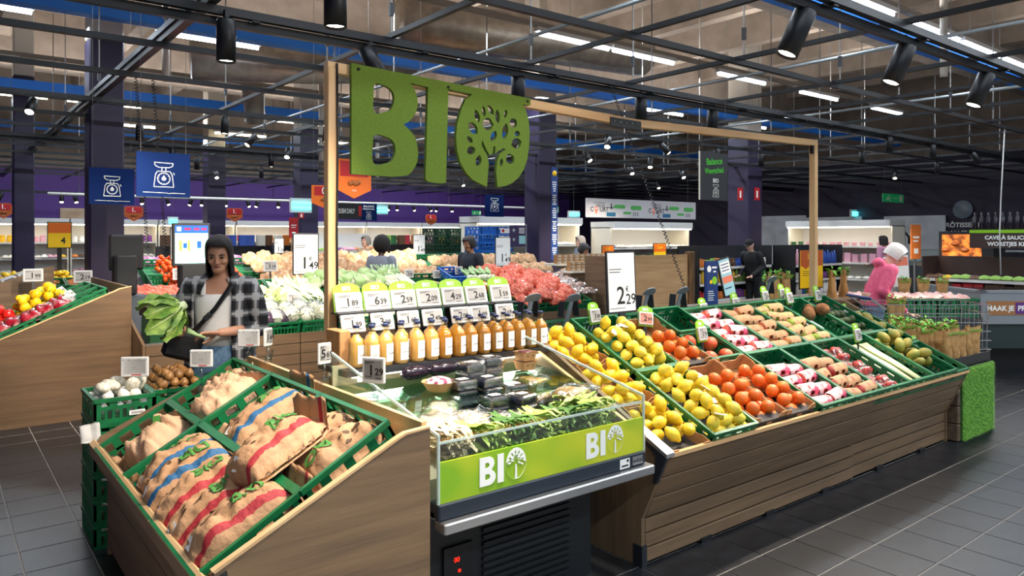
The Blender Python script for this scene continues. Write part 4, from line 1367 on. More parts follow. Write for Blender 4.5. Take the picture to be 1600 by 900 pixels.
# ---- framed price posters
def poster(M, w, h, label, big=None, paper=None, cat='price sign', rim=M_DKMETAL, name='price_poster', lines=2, extra=None, stand=0):
    t = thing(name, label, cat, M=M)
    K('frame', MB().box(-w / 2, w / 2, 0, .012, 0, h, rim), t)
    s = K('sheet', MB().box(-w / 2 + .012, w / 2 - .012, -.002, .001, .012, h - .012, paper or M_PAPERW), t)
    pr = MB()
    if big:
        a, b = big.split('.')
        put_text(pr, a, h * .40, M_INK, w * .10, h * .27, -.003, .012, 'RIGHT')
        put_text(pr, b, h * .24, M_INK, w * .12, h * .21, -.003, .012, 'LEFT')
        put_text(pr, '€', h * .12, M_INK, w * .12, h * .38, -.003, .01, 'LEFT')
        for k in range(lines):
            pr.box(-w * .42, -w * (.0 if k == 0 else .05), -.003, -.0022, h * (.70 - .045 * k), h * (.713 - .045 * k), M_INK)
        pr.box(-w * .42, w * .1, -.003, -.0022, h * .075, h * .083, M_INK)
    if extra:
        extra(pr, w, h)
    if pr.v:
        K('lettering', pr, s)
    if stand:
        K('foot', MB().box(-.03, .03, -.0, .015, -stand, 0, rim), t)
    return t


v = onY(973, 489, 3.5)
poster(T4((v.x, 3.5, v.z), -.05), .285, .425, 'tall white framed poster reading 2 euro 29 above the lemons', '2.29', stand=.12)

# blue leaflet and tablet sign beside the empty crate
v = onY(1112, 476, 3.75)


def leaflet(pr, w, h):
    n = 12
    pr.prism([(-w * .22 + w * .16 * math.cos(2 * PI * k / n), h * .82 + w * .16 * math.sin(2 * PI * k / n)) for k in range(n)], -.0035, -.003, M_MARK)
    pr.box(w * .0, w * .38, -.0035, -.003, h * .83, h * .87, M_MARK).box(w * .1, w * .32, -.0035, -.003, h * .74, h * .77, M_MARK)
    pr.prism([(w * .2 + w * .2 * math.cos(2 * PI * k / n), h * .55 + w * .2 * math.sin(2 * PI * k / n)) for k in range(n)], -.0036, -.003, M_LIME)
    pr.prism([(-w * .08 + w * .1 * math.cos(2 * PI * k / n), h * .52 + w * .1 * math.sin(2 * PI * k / n)) for k in range(n)], -.0037, -.003, M_YELLOW)
    for k in range(5):
        pr.box(-w * .3, w * (.1 + .05 * (k % 3)), -.0035, -.003, h * (.30 - .05 * k), h * (.315 - .05 * k), M_MARK)


poster(T4((v.x, 3.75, v.z)), .17, .36, 'dark blue leaflet board with a lime dot behind the empty crate', None, M_BLUEP, 'leaflet', M_BLUEP, 'leaflet_board', extra=leaflet)
v = onY(1142, 462, 3.78)


def tab(pr, w, h):
    pr.box(-w * .4, w * .4, -.0035, -.003, h * .35, h * .52, mat('salmon_print', '#e27a5c', .5))
    pr.box(-w * .4, w * .4, -.0035, -.003, h * .6, h * .9, M_PAPERW)
    for k in range(3):
        pr.box(-w * .3, w * .3, -.0040, -.0036, h * (.82 - .08 * k), h * (.845 - .08 * k), M_BLUEP)
    pr.box(-w * .35, w * .2, -.0035, -.003, h * .2, h * .23, M_BLUEP)


poster(T4((v.x, 3.78, v.z), -.12, -.18), .17, .33, 'tilted tablet sign with pale blue sheet and salmon band', None, mat('pale_blue_sheet', '#9cc7cf', .4), 'sign', M_BLACK, 'tablet_sign', extra=tab)

# ---- clip-on tags of the potato stand
M_CLIP = clear('clear_clip', '#e6eef0', .16, .1)


def clip_tag(loc, rz, w, h, back, price, label, stem):
    t = price_tag(T4(loc, 0, 0, rz), price, label, False, w, h, M_WHITE if back else None, name='clip_tag')
    t.children[0].data = cached(('ptf2', w, h), lambda: MB().cbox(-w / 2, w / 2, -.001, .014, -.004, h, M_WHITE, .005))
    if back:
        b = MB().box(-w * .1, w * .25, -.0022, -.001, h * .05, h * .10, M_RED)
        for x in (-.05, .05):
            b.box(w * x - .001, w * x + .001, -.002, -.001, h * .35, h * .5, M_HOLD)
        for x in (-.4, -.2, .2, .4):
            b.box(w * x - .004, w * x + .004, -.002, -.001, h * .82, h * .86, M_HOLD)
        K('back_marks', b, t)
    K('stem', MB().tube([(0, .006, 0), (0, .006, -stem)], .008, M_CLIP, 8), t)
    K('clip', MB().cbox(-.016, .016, -.012, .024, -stem - .03, -stem + .015, M_CLIP, .005).bar((.016, .006, -stem), (.04, .006, -stem + .05), .012, .012, M_CLIP), t)


v = at(210, 588, 4.15); clip_tag(v, -.55, .15, .11, True, None, 'white tag seen from behind on the garlic crate', v.z - .83)
v = at(314, 573, 4.1); clip_tag(v, -.6, .125, .095, True, None, 'white tag seen from behind over the red onions', .11)
v = onX(388, 541, 1.49); clip_tag(v, -.6, .13, .10, True, None, 'white tag seen from behind in front of the shopper jeans', max(.05, v.z - 1.0))
v = onX(420, 540, 1.49); clip_tag(v, .55, .07, .10, False, '1.49', 'small narrow clip tag beside the white tag on the ridge', max(.05, v.z - 1.0))
v = onX(508, 568, 1.49); clip_tag(v, .2, .075, .10, False, '5.69', 'small clip tag reading 5.69 below the wooden post', max(.05, v.z - 1.0))
v = onX(583, 598, 1.49); clip_tag(v, -1.0, .11, .11, False, '1.29', 'clip tag turned sideways in front of the cooler pane', max(.05, v.z - 1.0))


# ---- hanging signs
def hanging(name, label, y, px0, py0, px1, py1, m, extra=None, cat='sign', wires=True, thick=.01, shape=None, ztop=6.6, rim=None):
    a, b = onY(px0, py0, y), onY(px1, py1, y)
    w, h = b.x - a.x, a.z - b.z
    t = thing(name, label, cat, ((a.x + b.x) / 2, y, b.z))
    pts = [(x * w, z * h) for x, z in shape] if shape else [(-w / 2, 0), (w / 2, 0), (w / 2, h), (-w / 2, h)]
    s = K('board', MB().prism(pts, 0, thick, m), t)
    if rim:
        K('board_edge', MB().box(-w / 2 - .012, -w / 2, -.001, thick + .001, 0, h, rim), t)
    if extra:
        pr = MB()
        extra(pr, w, h)
        K('lettering', pr, s)
    if wires:
        for x in (-.42, .42):
            K('wire', MB().tube([(x * w, thick / 2, h), (x * w, thick / 2, ztop - b.z)], .0022, M_WIRE, 5), t)
    return t


def ln(pr, pts, r, m=M_MARK, y=-.003, closed=False):
    if closed: pts = pts + [pts[0]]
    for (x0, z0), (x1, z1) in zip(pts[:-1], pts[1:]):
        pr.bar((x0, y, z0), (x1, y, z1), r, .001, m) if False else pr.tube([(x0, y, z0), (x1, y, z1)], r, m, 4, False)


def scale_icon(pr, w, h, cx=0, cz=.5, s=.55):
    S = h * s
    f = lambda L: [(cx + x * S, h * cz + z * S) for x, z in L]
    r = S * .016
    ln(pr, f([(-.36, .5), (.36, .48), (.33, .36), (.2, .3), (-.2, .3), (-.33, .38)]), r, closed=True)
    ln(pr, f([(-.07, .3), (-.08, .14)]), r)
    ln(pr, f([(.07, .3), (.08, .14)]), r)
    ln(pr, f([(-.24, .14), (.24, .14), (.32, .0), (.38, -.5), (-.38, -.5), (-.32, 0)]), r, closed=True)
    ln(pr, f([(.24 * math.cos(k * PI / 8), -.16 + .24 * math.sin(k * PI / 8)) for k in range(16)]), r, closed=True)
    ln(pr, f([(0, -.16), (0, -.03)]), r * 2)
    ln(pr, f([(.07 * math.cos(k * PI / 3), -.16 + .07 * math.sin(k * PI / 3)) for k in range(6)]), r * 1.5, closed=True)
    for k in range(12):
        a = k * PI / 6
        ln(pr, f([(.19 * math.cos(a), -.16 + .19 * math.sin(a)), (.205 * math.cos(a), -.16 + .205 * math.sin(a))]), r * .8)
    ln(pr, f([(.36, .1), (.40, .05), (.40, .0)]), r)


def scale_sign(pr, w, h):
    scale_icon(pr, w, h, 0, .5)
    ln(pr, [(-w * .38, h * .1), (w * .05, h * .09), (w * .1, h * .075), (w * .13, h * .09), (w * .4, h * .085)], h * .006)


M_NAVY = mat('navy_sign', '#0c2150', .9, spec=.1)
hanging('scale_sign', 'larger navy blue hanging sign with a white scale drawing', 7.45, 213, 236, 297, 309, M_NAVY, scale_sign)
hanging('scale_sign', 'smaller navy blue scale sign in front of the purple column', 9.2, 139, 261, 210, 320, M_NAVY, scale_sign)
hanging('scale_sign', 'small navy blue scale sign below the round green letter', 12.9, 758, 304, 787, 339, M_NAVY, lambda p, w, h: scale_icon(p, w, h, 0, .55, .6))


def weeg(pr, w, h):
    put_text(pr, 'BALANCE', h * .16, M_MARK, 0, h * .84, -.003, .02)
    put_text(pr, 'WEEGSCHAAL', h * .12, M_MARK, 0, h * .68, -.003, .02)
    scale_icon(pr, w, h, 0, .3, .45)


hanging('scale_sign', 'navy sign reading BALANCE WEEGSCHAAL beside the sushi sign', 15.0, 563, 318, 589, 345, M_NAVY, weeg)


def bal(pr, w, h):
    g = mat('neon_green_print', '#46c22e', .5)
    put_text(pr, 'Balance', h * .19, g, 0, h * .81, -.003, .02, rot=.10, sx=.95)
    put_text(pr, 'Weegschaal', h * .165, g, 0, h * .62, -.003, .02, rot=.10, sx=.80)
    put_text(pr, 'BIO', h * .12, M_MARK, w * .05, h * .41, -.003, .03)
    scale_icon(pr, w, h, w * .05, .2, .26)


hanging('scale_sign', 'black hanging sign reading Balance Weegschaal BIO in green script', 4.72, 1094, 236, 1137, 314, mat('slate_sign', '#23262a', .5), bal, rim=M_PRODW)
HEX = [(-.5, .22), (0, 0), (.5, .22), (.5, 1), (-.5, 1)]
HEX6 = [(-.5, .32), (0, 0), (.5, .32), (.5, .86), (.38, 1), (-.38, 1), (-.5, .86)]


def offer(p, sub=''):
    def f(pr, w, h):
        pr.prism([(-w * .4, h * .56), (w * .42, h * .56), (w * .42, h * .95), (-w * .4, h * .95)], -.004, -.002, M_RED)
        put_text(pr, p, h * .40, M_MARK, -w * .02, h * .755, -.005, .02, sx=.9)
        for k in range(4):
            pr.ball(h * .07, mat('nut_print', '#9c5a2a', .6), 8, 5, T4((-w * .12 + w * .08 * k, -.004, h * (.38 + .03 * (k % 2)))))
        put_text(pr, 'NOIX', h * .05, M_MARK, 0, h * .2, -.004, .01)
    return f


hanging('offer_sign', 'large orange pointed sign reading 1. behind the letter B', 7.9, 526, 247, 580, 311, M_ORANGE, offer('1.'), shape=HEX)
hanging('offer_sign', 'orange pointed sign reading 0. behind the wooden post', 9.6, 487, 289, 528, 326, M_ORANGE, offer('0.'), shape=HEX)
for k, (x0, y0, x1, y1, yy, tx) in enumerate(((194, 322, 224, 346, 17, 'beside the navy scale signs'), (354, 325, 379, 347, 19, 'above the shopper head'), (-8, 317, 19, 342, 16, 'at the picture edge'), (665, 335, 682, 352, 20, 'below the letter I'))):
    hanging('offer_sign', 'small far orange offer sign %s' % tx, yy, x0, y0, x1, y1, mat('dim_orange', '#b5551c', .5), offer('1.'), shape=HEX6)


def sushi(pr, w, h):
    put_text(pr, 'SUSHI DAILY', h * .42, M_MARK, -w * .05, h * .5, -.003, .015, sx=.46)
    pr.box(w * .38, w * .5, -.004, -.002, h * .2, h * .85, M_RED)


hanging('shop_sign', 'black sign reading SUSHI DAILY behind the wooden post', 14.2, 522, 317, 565, 343, M_BLACK, sushi)


def court(pr, w, h):
    dk = mat('dark_grey_print', '#2f3338', .6)
    gb = mat('bubble_green', '#4aa04a', .6)
    og = mat('pin_orange', '#e2602a', .6)
    n = 14
    for o in (-.25, .25):
        X = lambda t: (o + t) * w
        put_text(pr, 'Les producteurs', h * .13, dk, X(-.14), h * .78, -.003, .005)
        put_text(pr, 'CIRCUIT', h * .17, dk, X(-.13), h * .62, -.003, .02)
        put_text(pr, 'C', h * .34, dk, X(-.20), h * .42, -.003, .025)
        put_text(pr, 'URT', h * .34, dk, X(-.10), h * .42, -.003, .025)
        pr.prism([(X(-.165) + h * .10 * math.cos(rad(-40 + 260 * k / n)), h * .46 + h * .12 * math.sin(rad(-40 + 260 * k / n))) for k in range(n + 1)] + [(X(-.165), h * .14)], -.004, -.002, og)
        pr.prism([(X(-.165) + h * .05 * math.cos(2 * PI * k / n), h * .47 + h * .05 * math.sin(2 * PI * k / n)) for k in range(n)], -.005, -.004, M_MARK)
        for cx, cz, ww, hh in ((.03, .60, .05, .13), (.175, .56, .05, .15), (.095, .27, .036, .08)):
            pr.prism([(X(cx) + ww * w * math.cos(2 * PI * k / n) * (1.0), h * cz + hh * h * max(-.8, min(.8, 1.4 * math.sin(2 * PI * k / n)))) for k in range(n)], -.004, -.002, gb)
        pr.box(X(-.08), X(-.005), -.004, -.002, h * .07, h * .28, mat('teal_print', '#1f5f80', .6))
        for k in range(3):
            pr.box(X(.15 + .018 * k), X(.155 + .018 * k), -.004, -.002, h * .12, h * .32, dk)
        pr.box(X(-.045), X(-.035), -.004, -.002, h * .45, h * .75, dk)
        pr.box(X(-.06), X(-.02), -.004, -.002, h * .5, h * .56, dk)


hanging('banner', 'long pale banner reading CIRCUIT COURT twice with orange pins', 11.0, 915, 309, 1087, 343, mat('banner_cloth', '#b9b6b8', .8), court, 'banner')


# yellow poster in front of the far post, and yellow offers further back
def two(pr, w, h):
    pr.box(-w * .46, w * .46, -.003, -.002, h * .58, h * .97, mat('brown_orange', '#b5541a', .5))
    put_text(pr, '2=50%', h * .17, M_YELLOW, 0, h * .82, -.0045, .02, sx=.9)
    pr.prism([(-w * .4, h * .58), (-w * .1, h * .58), (-w * .25, h * .5)], -.0032, -.002, mat('brown_orange', '#b5541a', .5))
    for k in range(3):
        pr.box(-w * .38, w * .15, -.003, -.0022, h * (.44 - .05 * k), h * (.452 - .05 * k), M_INK)


v = onY(1268, 451, 4.6)
poster(T4((v.x, 4.6, v.z)), .52, .46, 'orange and yellow framed poster reading 2=50% behind the far post', None, M_YELLOW, 'poster', M_BLACK, extra=two, stand=.35)


def off(t, p):
    def f(pr, w, h):
        pr.box(-w * .46, w * .46, -.003, -.002, h * .58, h * .96, M_ORANGE)
        put_text(pr, t, h * .2, M_YELLOW, 0, h * .79, -.0045, .02, sx=.8)
        put_text(pr, p, h * .34, M_INK, w * .15, h * .28, -.004, .015)
    return f


for px, py, yy, w, h, t, p, tx in ((950, 412, 9.5, .32, .34, 'À 5€', '', 'yellow and orange offer poster left of the second one over the kraft stand'), (1031, 412, 9.0, .36, .38, '2 pour', '0', 'yellow and orange poster reading 2 pour over the wooden box'), (93, 388, 13.0, .32, .40, '', '4', 'yellow and orange poster reading 4 beside the purple column')):
    v = onY(px, py, yy)
    poster(T4((v.x, yy, v.z)), w, h, tx, None, M_YELLOW, 'poster', M_BLACK, extra=off(t, p), stand=v.z)
for px, py, yy, w, h, p, tx in ((478, 429, 8.6, .33, .50, '1.49', 'white framed poster reading 1 euro 49 left of the wooden post'), (285, 406, 10.2, .30, .42, '1.69', 'white framed poster reading 1 euro 69 beside the shopper head'), (655, 398, 12.5, .28, .40, '1.49', 'white framed poster reading 1 euro 49 before the black crate tower'), (786, 416, 10.0, .33, .50, '1.49', 'white poster reading 1 euro 49 behind the carrots'), (436, 396, 14.0, .2, .3, '1.29', 'small white poster behind the onion bags')):
    v = onY(px, py, yy)
    poster(T4((v.x, yy, v.z)), w, h, tx, p, stand=v.z)
# ================================================================== stands in the middle ground
# ---- left stand with peppers (faces left)
lp = thing('pepper_stand', 'wooden stand with a plain oak end panel holding peppers', 'display stand')
pe = [(-.9, 0), (-.9, .20), (.2, .665), (1.36, 1.17), (1.40, 1.19), (1.50, 1.21), (1.50, 0)]
K('end_panel', MB().prism(pe, 7.78, 7.805, wood('x', 'd')), lp)
K('panel_edge', MB().prism([(-.9, .20), (1.36, 1.17), (1.40, 1.19), (1.50, 1.21), (1.50, 1.217), (1.395, 1.198), (1.355, 1.178), (-.9, .208)], 7.775, 7.81, wood('x', 'e')), lp)
K('deck', MB().prism([(-.9, .12), (1.42, 1.13), (1.42, 1.08), (-.9, .05)], 7.81, 9.9, M_BLACK), lp)
K('ridge_board', MB().box(1.475, 1.50, 7.805, 9.9, .4, 1.21, wood('y', 'a')), lp)
LS = math.atan2(1.01, 2.32)


def LF(u, y, w=0.0):
    c, s = math.cos(LS), math.sin(LS)
    return Matrix.Translation((-.9 + u * c - w * s, y, .125 + u * s + w * c)) @ Matrix.Rotation(-LS, 4, 'Y')


q = random.Random(21)
M_PEPR = mat('red_pepper_skin', '#b30d10', .22, '#c9251b', 4)
M_PEPY = mat('yellow_pepper_skin', '#eab80c', .22, '#f0c928', 4)
def pepper(m):
    return MB().ball((.042, .042, .05), m, 14, 9, None, lambda p: 1 + .08 * math.cos(4 * math.atan2(p.y, p.x)) * (1 - p.z * p.z) - .25 * max(0, p.z - .8)).mesh('pepper')
pr_, py_ = pepper(M_PEPR), pepper(M_PEPY)
pst = MB().tube([(0, 0, .036), (.003, 0, .052), (.010, 0, .066)], [.010, .006, .006], M_SALADD, 6).mesh('stem')
for r in range(3):
    for k in range(3):
        M = LF(.62 + k * .61, 7.83 + r * .41)
        crate(M, .60, .40, .12, 'green crate sunk in the pepper stand', 'pepper stand crates')
for (u0, u1, y0, y1, me, lb, gr) in ((1.0, 1.75, 8.28, 8.66, pr_, 'glossy red pepper piled in the middle of the pepper stand', 'red peppers'), (1.72, 2.2, 8.25, 8.66, py_, 'glossy yellow pepper near the ridge of the pepper stand', 'yellow peppers'), (1.45, 1.62, 8.22, 8.34, py_, 'yellow pepper lying before the red ones', 'loose yellow peppers'), (.5, 1.0, 8.25, 8.6, pr_, 'red pepper low on the pepper stand', 'low red peppers')):
    fill(LF(0, 0), heap(u0, u1, y0, y1, .05, .088, 3, q, None, .5), 'bell_pepper', me, lb, 'pepper', gr, q, pst)
M_RADR = mat('radish_red', '#b3122e', .35, '#d9a9a8', 9, lo=.5, hi=.62)
for k in range(26):
    u, y = .50 + .13 * (k % 13), 7.90 + .17 * (k // 13) + .04 * (k % 2)
    t = thing('wrapped_vegetable_pack', 'film-wrapped pack of red vegetables at the near edge of the pepper stand', 'vegetable pack', group='film packs of the pepper stand', M=LF(u, y, .075) @ rot90(q.uniform(-.4, .4)))
    K('vegetables', cached(('vgp', k % 5), lambda: bag_mb(.17, .13, .08, k, M_RADR, 0, .05, 10, 8)), t)
    K('film', cached(('vgf', k % 5), lambda: bag_mb(.2, .15, .09, k, M_FILM, .03, .04, 10, 8, .02)), t)
for k in range(5):
    price_tag(LF(2.15 + .05 * (k % 2), 7.9 + .3 * k, .12) @ Matrix.Rotation(.6, 4, 'Z') @ Matrix.Rotation(-.5, 4, 'X'), '1.99', 'slanted grey tag on the ridge of the pepper stand', False, .09, .075, group='ridge tags of the pepper stand')
v = onY(105, 445, 8.0)
price_tag(LF(1.4, 7.95, .10) @ Euler((-.9, .2, .9)).to_matrix().to_4x4(), '2.49', 'grey tag lying between the film packs of the pepper stand', False, .09, .07)

# ---- the stand behind that one
lq = thing('ham_stand', 'smaller wooden stand behind the pepper stand at the picture edge', 'display stand')
pe2 = [(-.6, 0), (-.6, .62), (1.18, 1.30), (1.30, 1.33), (1.30, 0)]
K('end_panel', MB().prism([(x - .12, z) for x, z in pe2], 10.6, 10.625, wood('x', 'a')), lq)
K('deck', MB().prism([(-.7, .55), (1.1, 1.24), (1.1, 1.2), (-.7, .5)], 10.63, 12.2, M_BLACK), lq)
for k in range(8):
    t = thing('white_tray', 'white lidded tray with a dark label on the rear stand', 'tray', group='white trays', M=T4((-.25 + .165 * k, 10.72, .76 + .063 * k), 0, -.366, 0))
    K('tray', MB().cbox(-.08, .08, -.06, .4, 0, .05, M_WHITE, .008), t)
    K('label', MB().box(-.05, .05, -.063, -.06, .005, .045, M_BLUEP), t)
t = thing('cardboard_display', 'crimson printed cardboard display of chocolates at the picture edge', 'carton', (.45, 11.6, 1.2))
K('box', MB().cbox(-.6, .22, -.2, .2, 0, .22, mat('crimson_print', '#8e1530', .5), .01), t)
K('pattern', MB().prism([(.0 + .07 * math.cos(k * PI / 6), .10 + .07 * math.sin(k * PI / 6)) for k in range(12)], -.204, -.2, M_PRODW).box(-.1, .16, -.203, -.2, .16, .175, M_MARK), t)
K('goods', MB().cbox(-.5, .1, -.15, .15, .22, .3, mat('pink_print', '#d9437a', .5), .03), t)

# ---- long produce stand behind the shopper (faces the camera)
BS = math.atan2(.42, 1.30)


def BF(x, v=0.0, w=0.0):
    c, s = math.cos(BS), math.sin(BS)
    return Matrix.Translation((x, 7.38 + v * c - w * s, .66 + v * s + w * c)) @ Matrix.Rotation(BS, 4, 'X')


bs = thing('vegetable_stand', 'long plank-fronted vegetable stand behind the shopper', 'display stand')
K('body', MB().prism([(7.37, .0), (7.37, .60), (7.40, .66), (8.62, 1.05), (8.7, 1.05), (8.7, 0)], 1.53, 7.3, M_BLACK, SW), bs)
for xa, xb in ((1.53, 3.0), (3.0, 4.5), (4.5, 6.0), (6.0, 7.3)):
    for k in range(6):
        K('plank', MB().cbox(xa + .004, xb - .004, 7.345, 7.368, .05 + k * .108, .152 + k * .108, wood('x', 'd'), .002), bs)
K('end_panel', MB().prism([(7.34, 0), (7.34, .70), (8.62, 1.12), (8.72, 1.12), (8.72, 0)], 1.505, 1.53, wood('z', 'd'), SW), bs)

# scale: green-lined box, weighing plate, screen on a neck
t = thing('grass_box', 'box lined with dark green artificial grass under the scale', 'box', (1.9, 7.55, .0))
K('lining', MB().box(-.32, .34, -.16, .2, .70, .92, mat('dark_turf', '#0d3a1f', .9, '#155028', 60, bump=.9, bscale=250)), t)
K('frame', MB().box(-.36, .37, -.165, -.155, .69, .705, M_STEEL), t)
sc_ = thing('scale', 'self-service scale with a lit touch screen beside the shopper', 'scale', (1.86, 7.62, .925))
K('body', MB().cbox(-.28, .26, -.2, .25, 0, .09, M_BLACK, .01), sc_)
K('plate', MB().cbox(-.30, .27, -.22, .25, .10, .135, M_STEEL, .01), sc_)
K('neck', MB().cbox(.13, .21, .12, .18, .13, .30, M_STEEL, .006), sc_)
K('printer', MB().cbox(.06, .30, .05, .22, .25, .50, M_BLACK, .015), sc_)
K('maker_badge', put_text(MB(), 'tec', .03, M_MARK, .18, .31, .047, .01), sc_)
scr_ = K('monitor', MB().cbox(-.01, .35, .10, .14, .47, .90, M_BLACK, .01), sc_)
M_LCD = mat('lit_screen', '#a8e4e6', .3, emit=1.1)
K('screen', MB().box(.015, .325, .098, .101, .50, .875, M_LCD), scr_)
ui = MB().box(.015, .325, .096, .098, .80, .875, mat('screen_blue', '#1d4fc0', .3, emit=.8)).box(.10, .16, .095, .096, .83, .85, mat('screen_red', '#d0203a', .3, emit=.8)).box(.19, .24, .095, .096, .83, .85, MATS['screen_red']).box(.26, .31, .095, .096, .83, .85, MATS['screen_red'])
ui.box(.03, .07, .095, .096, .82, .86, mat('screen_white', '#ffffff', .3, emit=1)).box(.05, .08, .095, .097, .62, .73, mat('screen_lime', '#7ccf4a', .3, emit=.8)).box(.13, .155, .095, .097, .62, .73, MATS['screen_lime'])
ui.box(.09, .125, .095, .097, .65, .70, MATS['screen_blue']).box(.22, .26, .095, .097, .65, .72, MATS['screen_blue'])
K('icon_print', ui, scr_)
# second screen, seen from behind
v = at(197, 445, 8.3)
t = thing('scale', 'black scale screen turned away, in front of the purple column', 'scale', (v.x, v.y, .93), (0, 0, .2))
K('monitor', MB().cbox(-.18, .20, 0, .04, .38, .78, M_BLACK, .02), t)
K('printer', MB().cbox(-.16, .08, -.12, .0, .1, .55, M_BLACK, .02), t)
K('base', MB().cbox(-.2, .2, -.2, .25, 0, .1, M_DKMETAL, .01), t)
K('column_foot', MB().cbox(-.18, .18, -.18, .2, -.93, 0, M_DKMETAL, .01), t)

# vegetables
def leaf_head(m, r, sd, n=16, tall=1.0):
    """cabbage or lettuce: cupped leaves around a core"""
    b, qq = MB(), random.Random(sd)
    b.ball((r * .72, r * .72, r * .72 * tall), m, 10, 7)
    for k in range(n):
        a, el = k * 2.4, qq.uniform(-.2, 1.0)
        M = Matrix.Rotation(a, 4, 'Z') @ Matrix.Rotation(-el, 4, 'Y')
        vs, fs = [], []
        for i in range(4):
            for j in range(5):
                u, w = (i - 1.2) * .45, (j - 2) * .38
                rr = r * (.80 + .10 * abs(w) + .05 * qq.random())
                vs.append((rr * math.cos(u) * math.cos(w), rr * math.sin(w), rr * math.sin(u) * tall))
        for i in range(3):
            for j in range(4):
                fs.append((i * 5 + j, i * 5 + j + 1, i * 5 + 6 + j, i * 5 + 5 + j))
        b.add(vs, fs, m, True, M)
    return b


M_CAB = mat('pale_cabbage', '#b9cc78', .5, '#dfe6bd', 7, bump=.4, bscale=25)
M_CABW = mat('white_cabbage', '#dfe4c4', .5, '#f0f1e2', 7, bump=.4, bscale=25)
M_CAUL = mat('cauliflower', '#e9e6d6', .8, '#d8d3b8', 30, bump=.8, bscale=60)
M_FEN = mat('fennel_pale', '#dfe6c4', .5, '#a9c37a', 6)
M_LEEKG = mat('leek_green', '#6f9a4f', .5, '#c9d9a8', 3, (1, .4, 1))
M_CARROT = mat('carrot_orange', '#d95f1c', .45, '#e6803c', 8)
M_CARNET = mat('carrot_net_red', '#d0442c', .4, '#e88a6a', 26, (1, 3, 1), lo=.45, hi=.6, bump=.6, bscale=60)
M_ROOTW = mat('parsnip', '#d9c79c', .6, '#e9dcbb', 6)
M_TOM = mat('tomato_skin', '#d0380c', .22, '#e2571a', 4)
M_PUMP = mat('red_cabbage', '#3a1f3c', .3, '#5a3a5a', 6)
cabs = [leaf_head(M_CAB, .095, 1).mesh('h'), leaf_head(M_CABW, .10, 2).mesh('h'), leaf_head(M_CAB, .09, 3, 12, 1.4).mesh('h')]
caul = MB().ball((.09, .09, .07), M_CAUL, 14, 9, None, lambda p: 1 + .12 * noise.noise(p * 5)).mesh('curd')
caul_l = leaf_head(M_LEEKG, .10, 9, 9, .7).mesh('leaves')
cw = (.60, .40, .16)
cols = [(2.45, 'red cabbages'), (3.05, 'wrapped lettuces'), (3.65, 'turnips'), (4.25, 'leeks'), (4.85, 'parsnips'), (5.45, 'bunched roots'), (6.05, 'carrot bags'), (6.65, 'film trays')]
for x, nm in cols:
    for k in range(3):
        crate(BF(x - .02, .02 + k * .42), .58, .40, .15, 'green crate of the vegetable stand under the %s, %s row' % (nm, ('front', 'middle', 'back')[k]), 'vegetable stand crates', M_GREEN)


def put(name, me, M, label, cat, group=None, kids=()):
    o = tag(K(name, me, None, M=M), label, cat, group)
    for n_, k_ in kids:
        K(n_, k_, o)
    return o


qv = random.Random(4)
for k in range(3):
    put('red_cabbage', cached('redcab', lambda: MB().ball((.1, .1, .095), M_PUMP, 14, 9)), BF(2.56 + .14 * k, .14, .13) @ rnd_rot(qv), 'dark purple red cabbage beside the shopper sleeve', 'cabbage', 'red cabbages')
for k in range(9):
    x, vv = 2.66 + .17 * (k % 5), (.12 if k < 5 else .28)
    o = put('wrapped_lettuce', cabs[1], BF(x + .1, vv, .16 + .03 * (k % 2)) @ rnd_rot(qv), 'pale film-wrapped lettuce in the front of the vegetable stand', 'lettuce', 'film-wrapped lettuces')
    K('film', cached('lfilm', lambda: MB().ball((.115, .115, .105), M_FILM, 12, 8, None, lambda p: 1 + .1 * noise.noise(p * 3))), o)
for k in range(8):
    put('pointed_cabbage', cabs[k % 2 * 2], BF(2.5 + .17 * (k % 4), .55 + .22 * (k // 4), .18) @ Euler((1.2, 0, k)).to_matrix().to_4x4(), 'pale green pointed cabbage behind the wrapped lettuces', 'cabbage', 'pointed cabbages')
for k in range(10):
    put('fennel_bunch', cached(('fen', k % 3), lambda: leafy(.42, .10, 9, M_FEN, 60 + k, .07)), BF(3.1 + .08 * (k % 5), .68 + .2 * (k // 5), .16) @ Euler((0, -.1, PI / 2 + qv.uniform(-.3, .3))).to_matrix().to_4x4(), 'pale leafy chard bunch beside the pointed cabbages', 'chard', 'pale chard bunches')
tur = bulb(mat('turnip_white', '#e3dfb9', .45, '#c8cf8c', 6), .036)
fill(BF(3.63, 0), heap(.02, .55, .02, .38, .02, .075, 2, qv), 'turnip', tur, 'pale round turnip in the front crate behind the wooden post', 'turnip', 'pale turnips front', qv)
fill(BF(3.63, .42), heap(.02, .55, .02, .3, .02, .075, 2, qv), 'turnip', tur, 'pale round turnip in the middle crate behind the wooden post', 'turnip', 'pale turnips middle', qv)
for k in range(16):
    x, vv = 3.52 + .14 * (k % 8), .92 + .17 * (k // 8)
    put('cauliflower', caul, BF(x, vv, .2 + .03 * (k % 2)) @ Euler((qv.uniform(-.4, .4), qv.uniform(-.4, .4), k)).to_matrix().to_4x4(), 'white cauliflower with green leaves on the vegetable stand', 'cauliflower', 'cauliflowers', (('leaves', caul_l),))
leek = MB().tube([(0, -.26, .02), (0, 0, .02), (0, .1, .02)], [.018, .017, .016], M_CABW, 8)
leek.tube([(0, .09, .02), (0, .22, .035)], [.016, .024], M_LEEKG, 8, flat=.6)
for a in (-.25, 0, .25):
    leek.tube([(0, .18, .03), (a * .3, .34, .04 + abs(a) * .1)], [.02, .012], M_LEEKG, 5, flat=.3)
leekm = leek.mesh('leek')
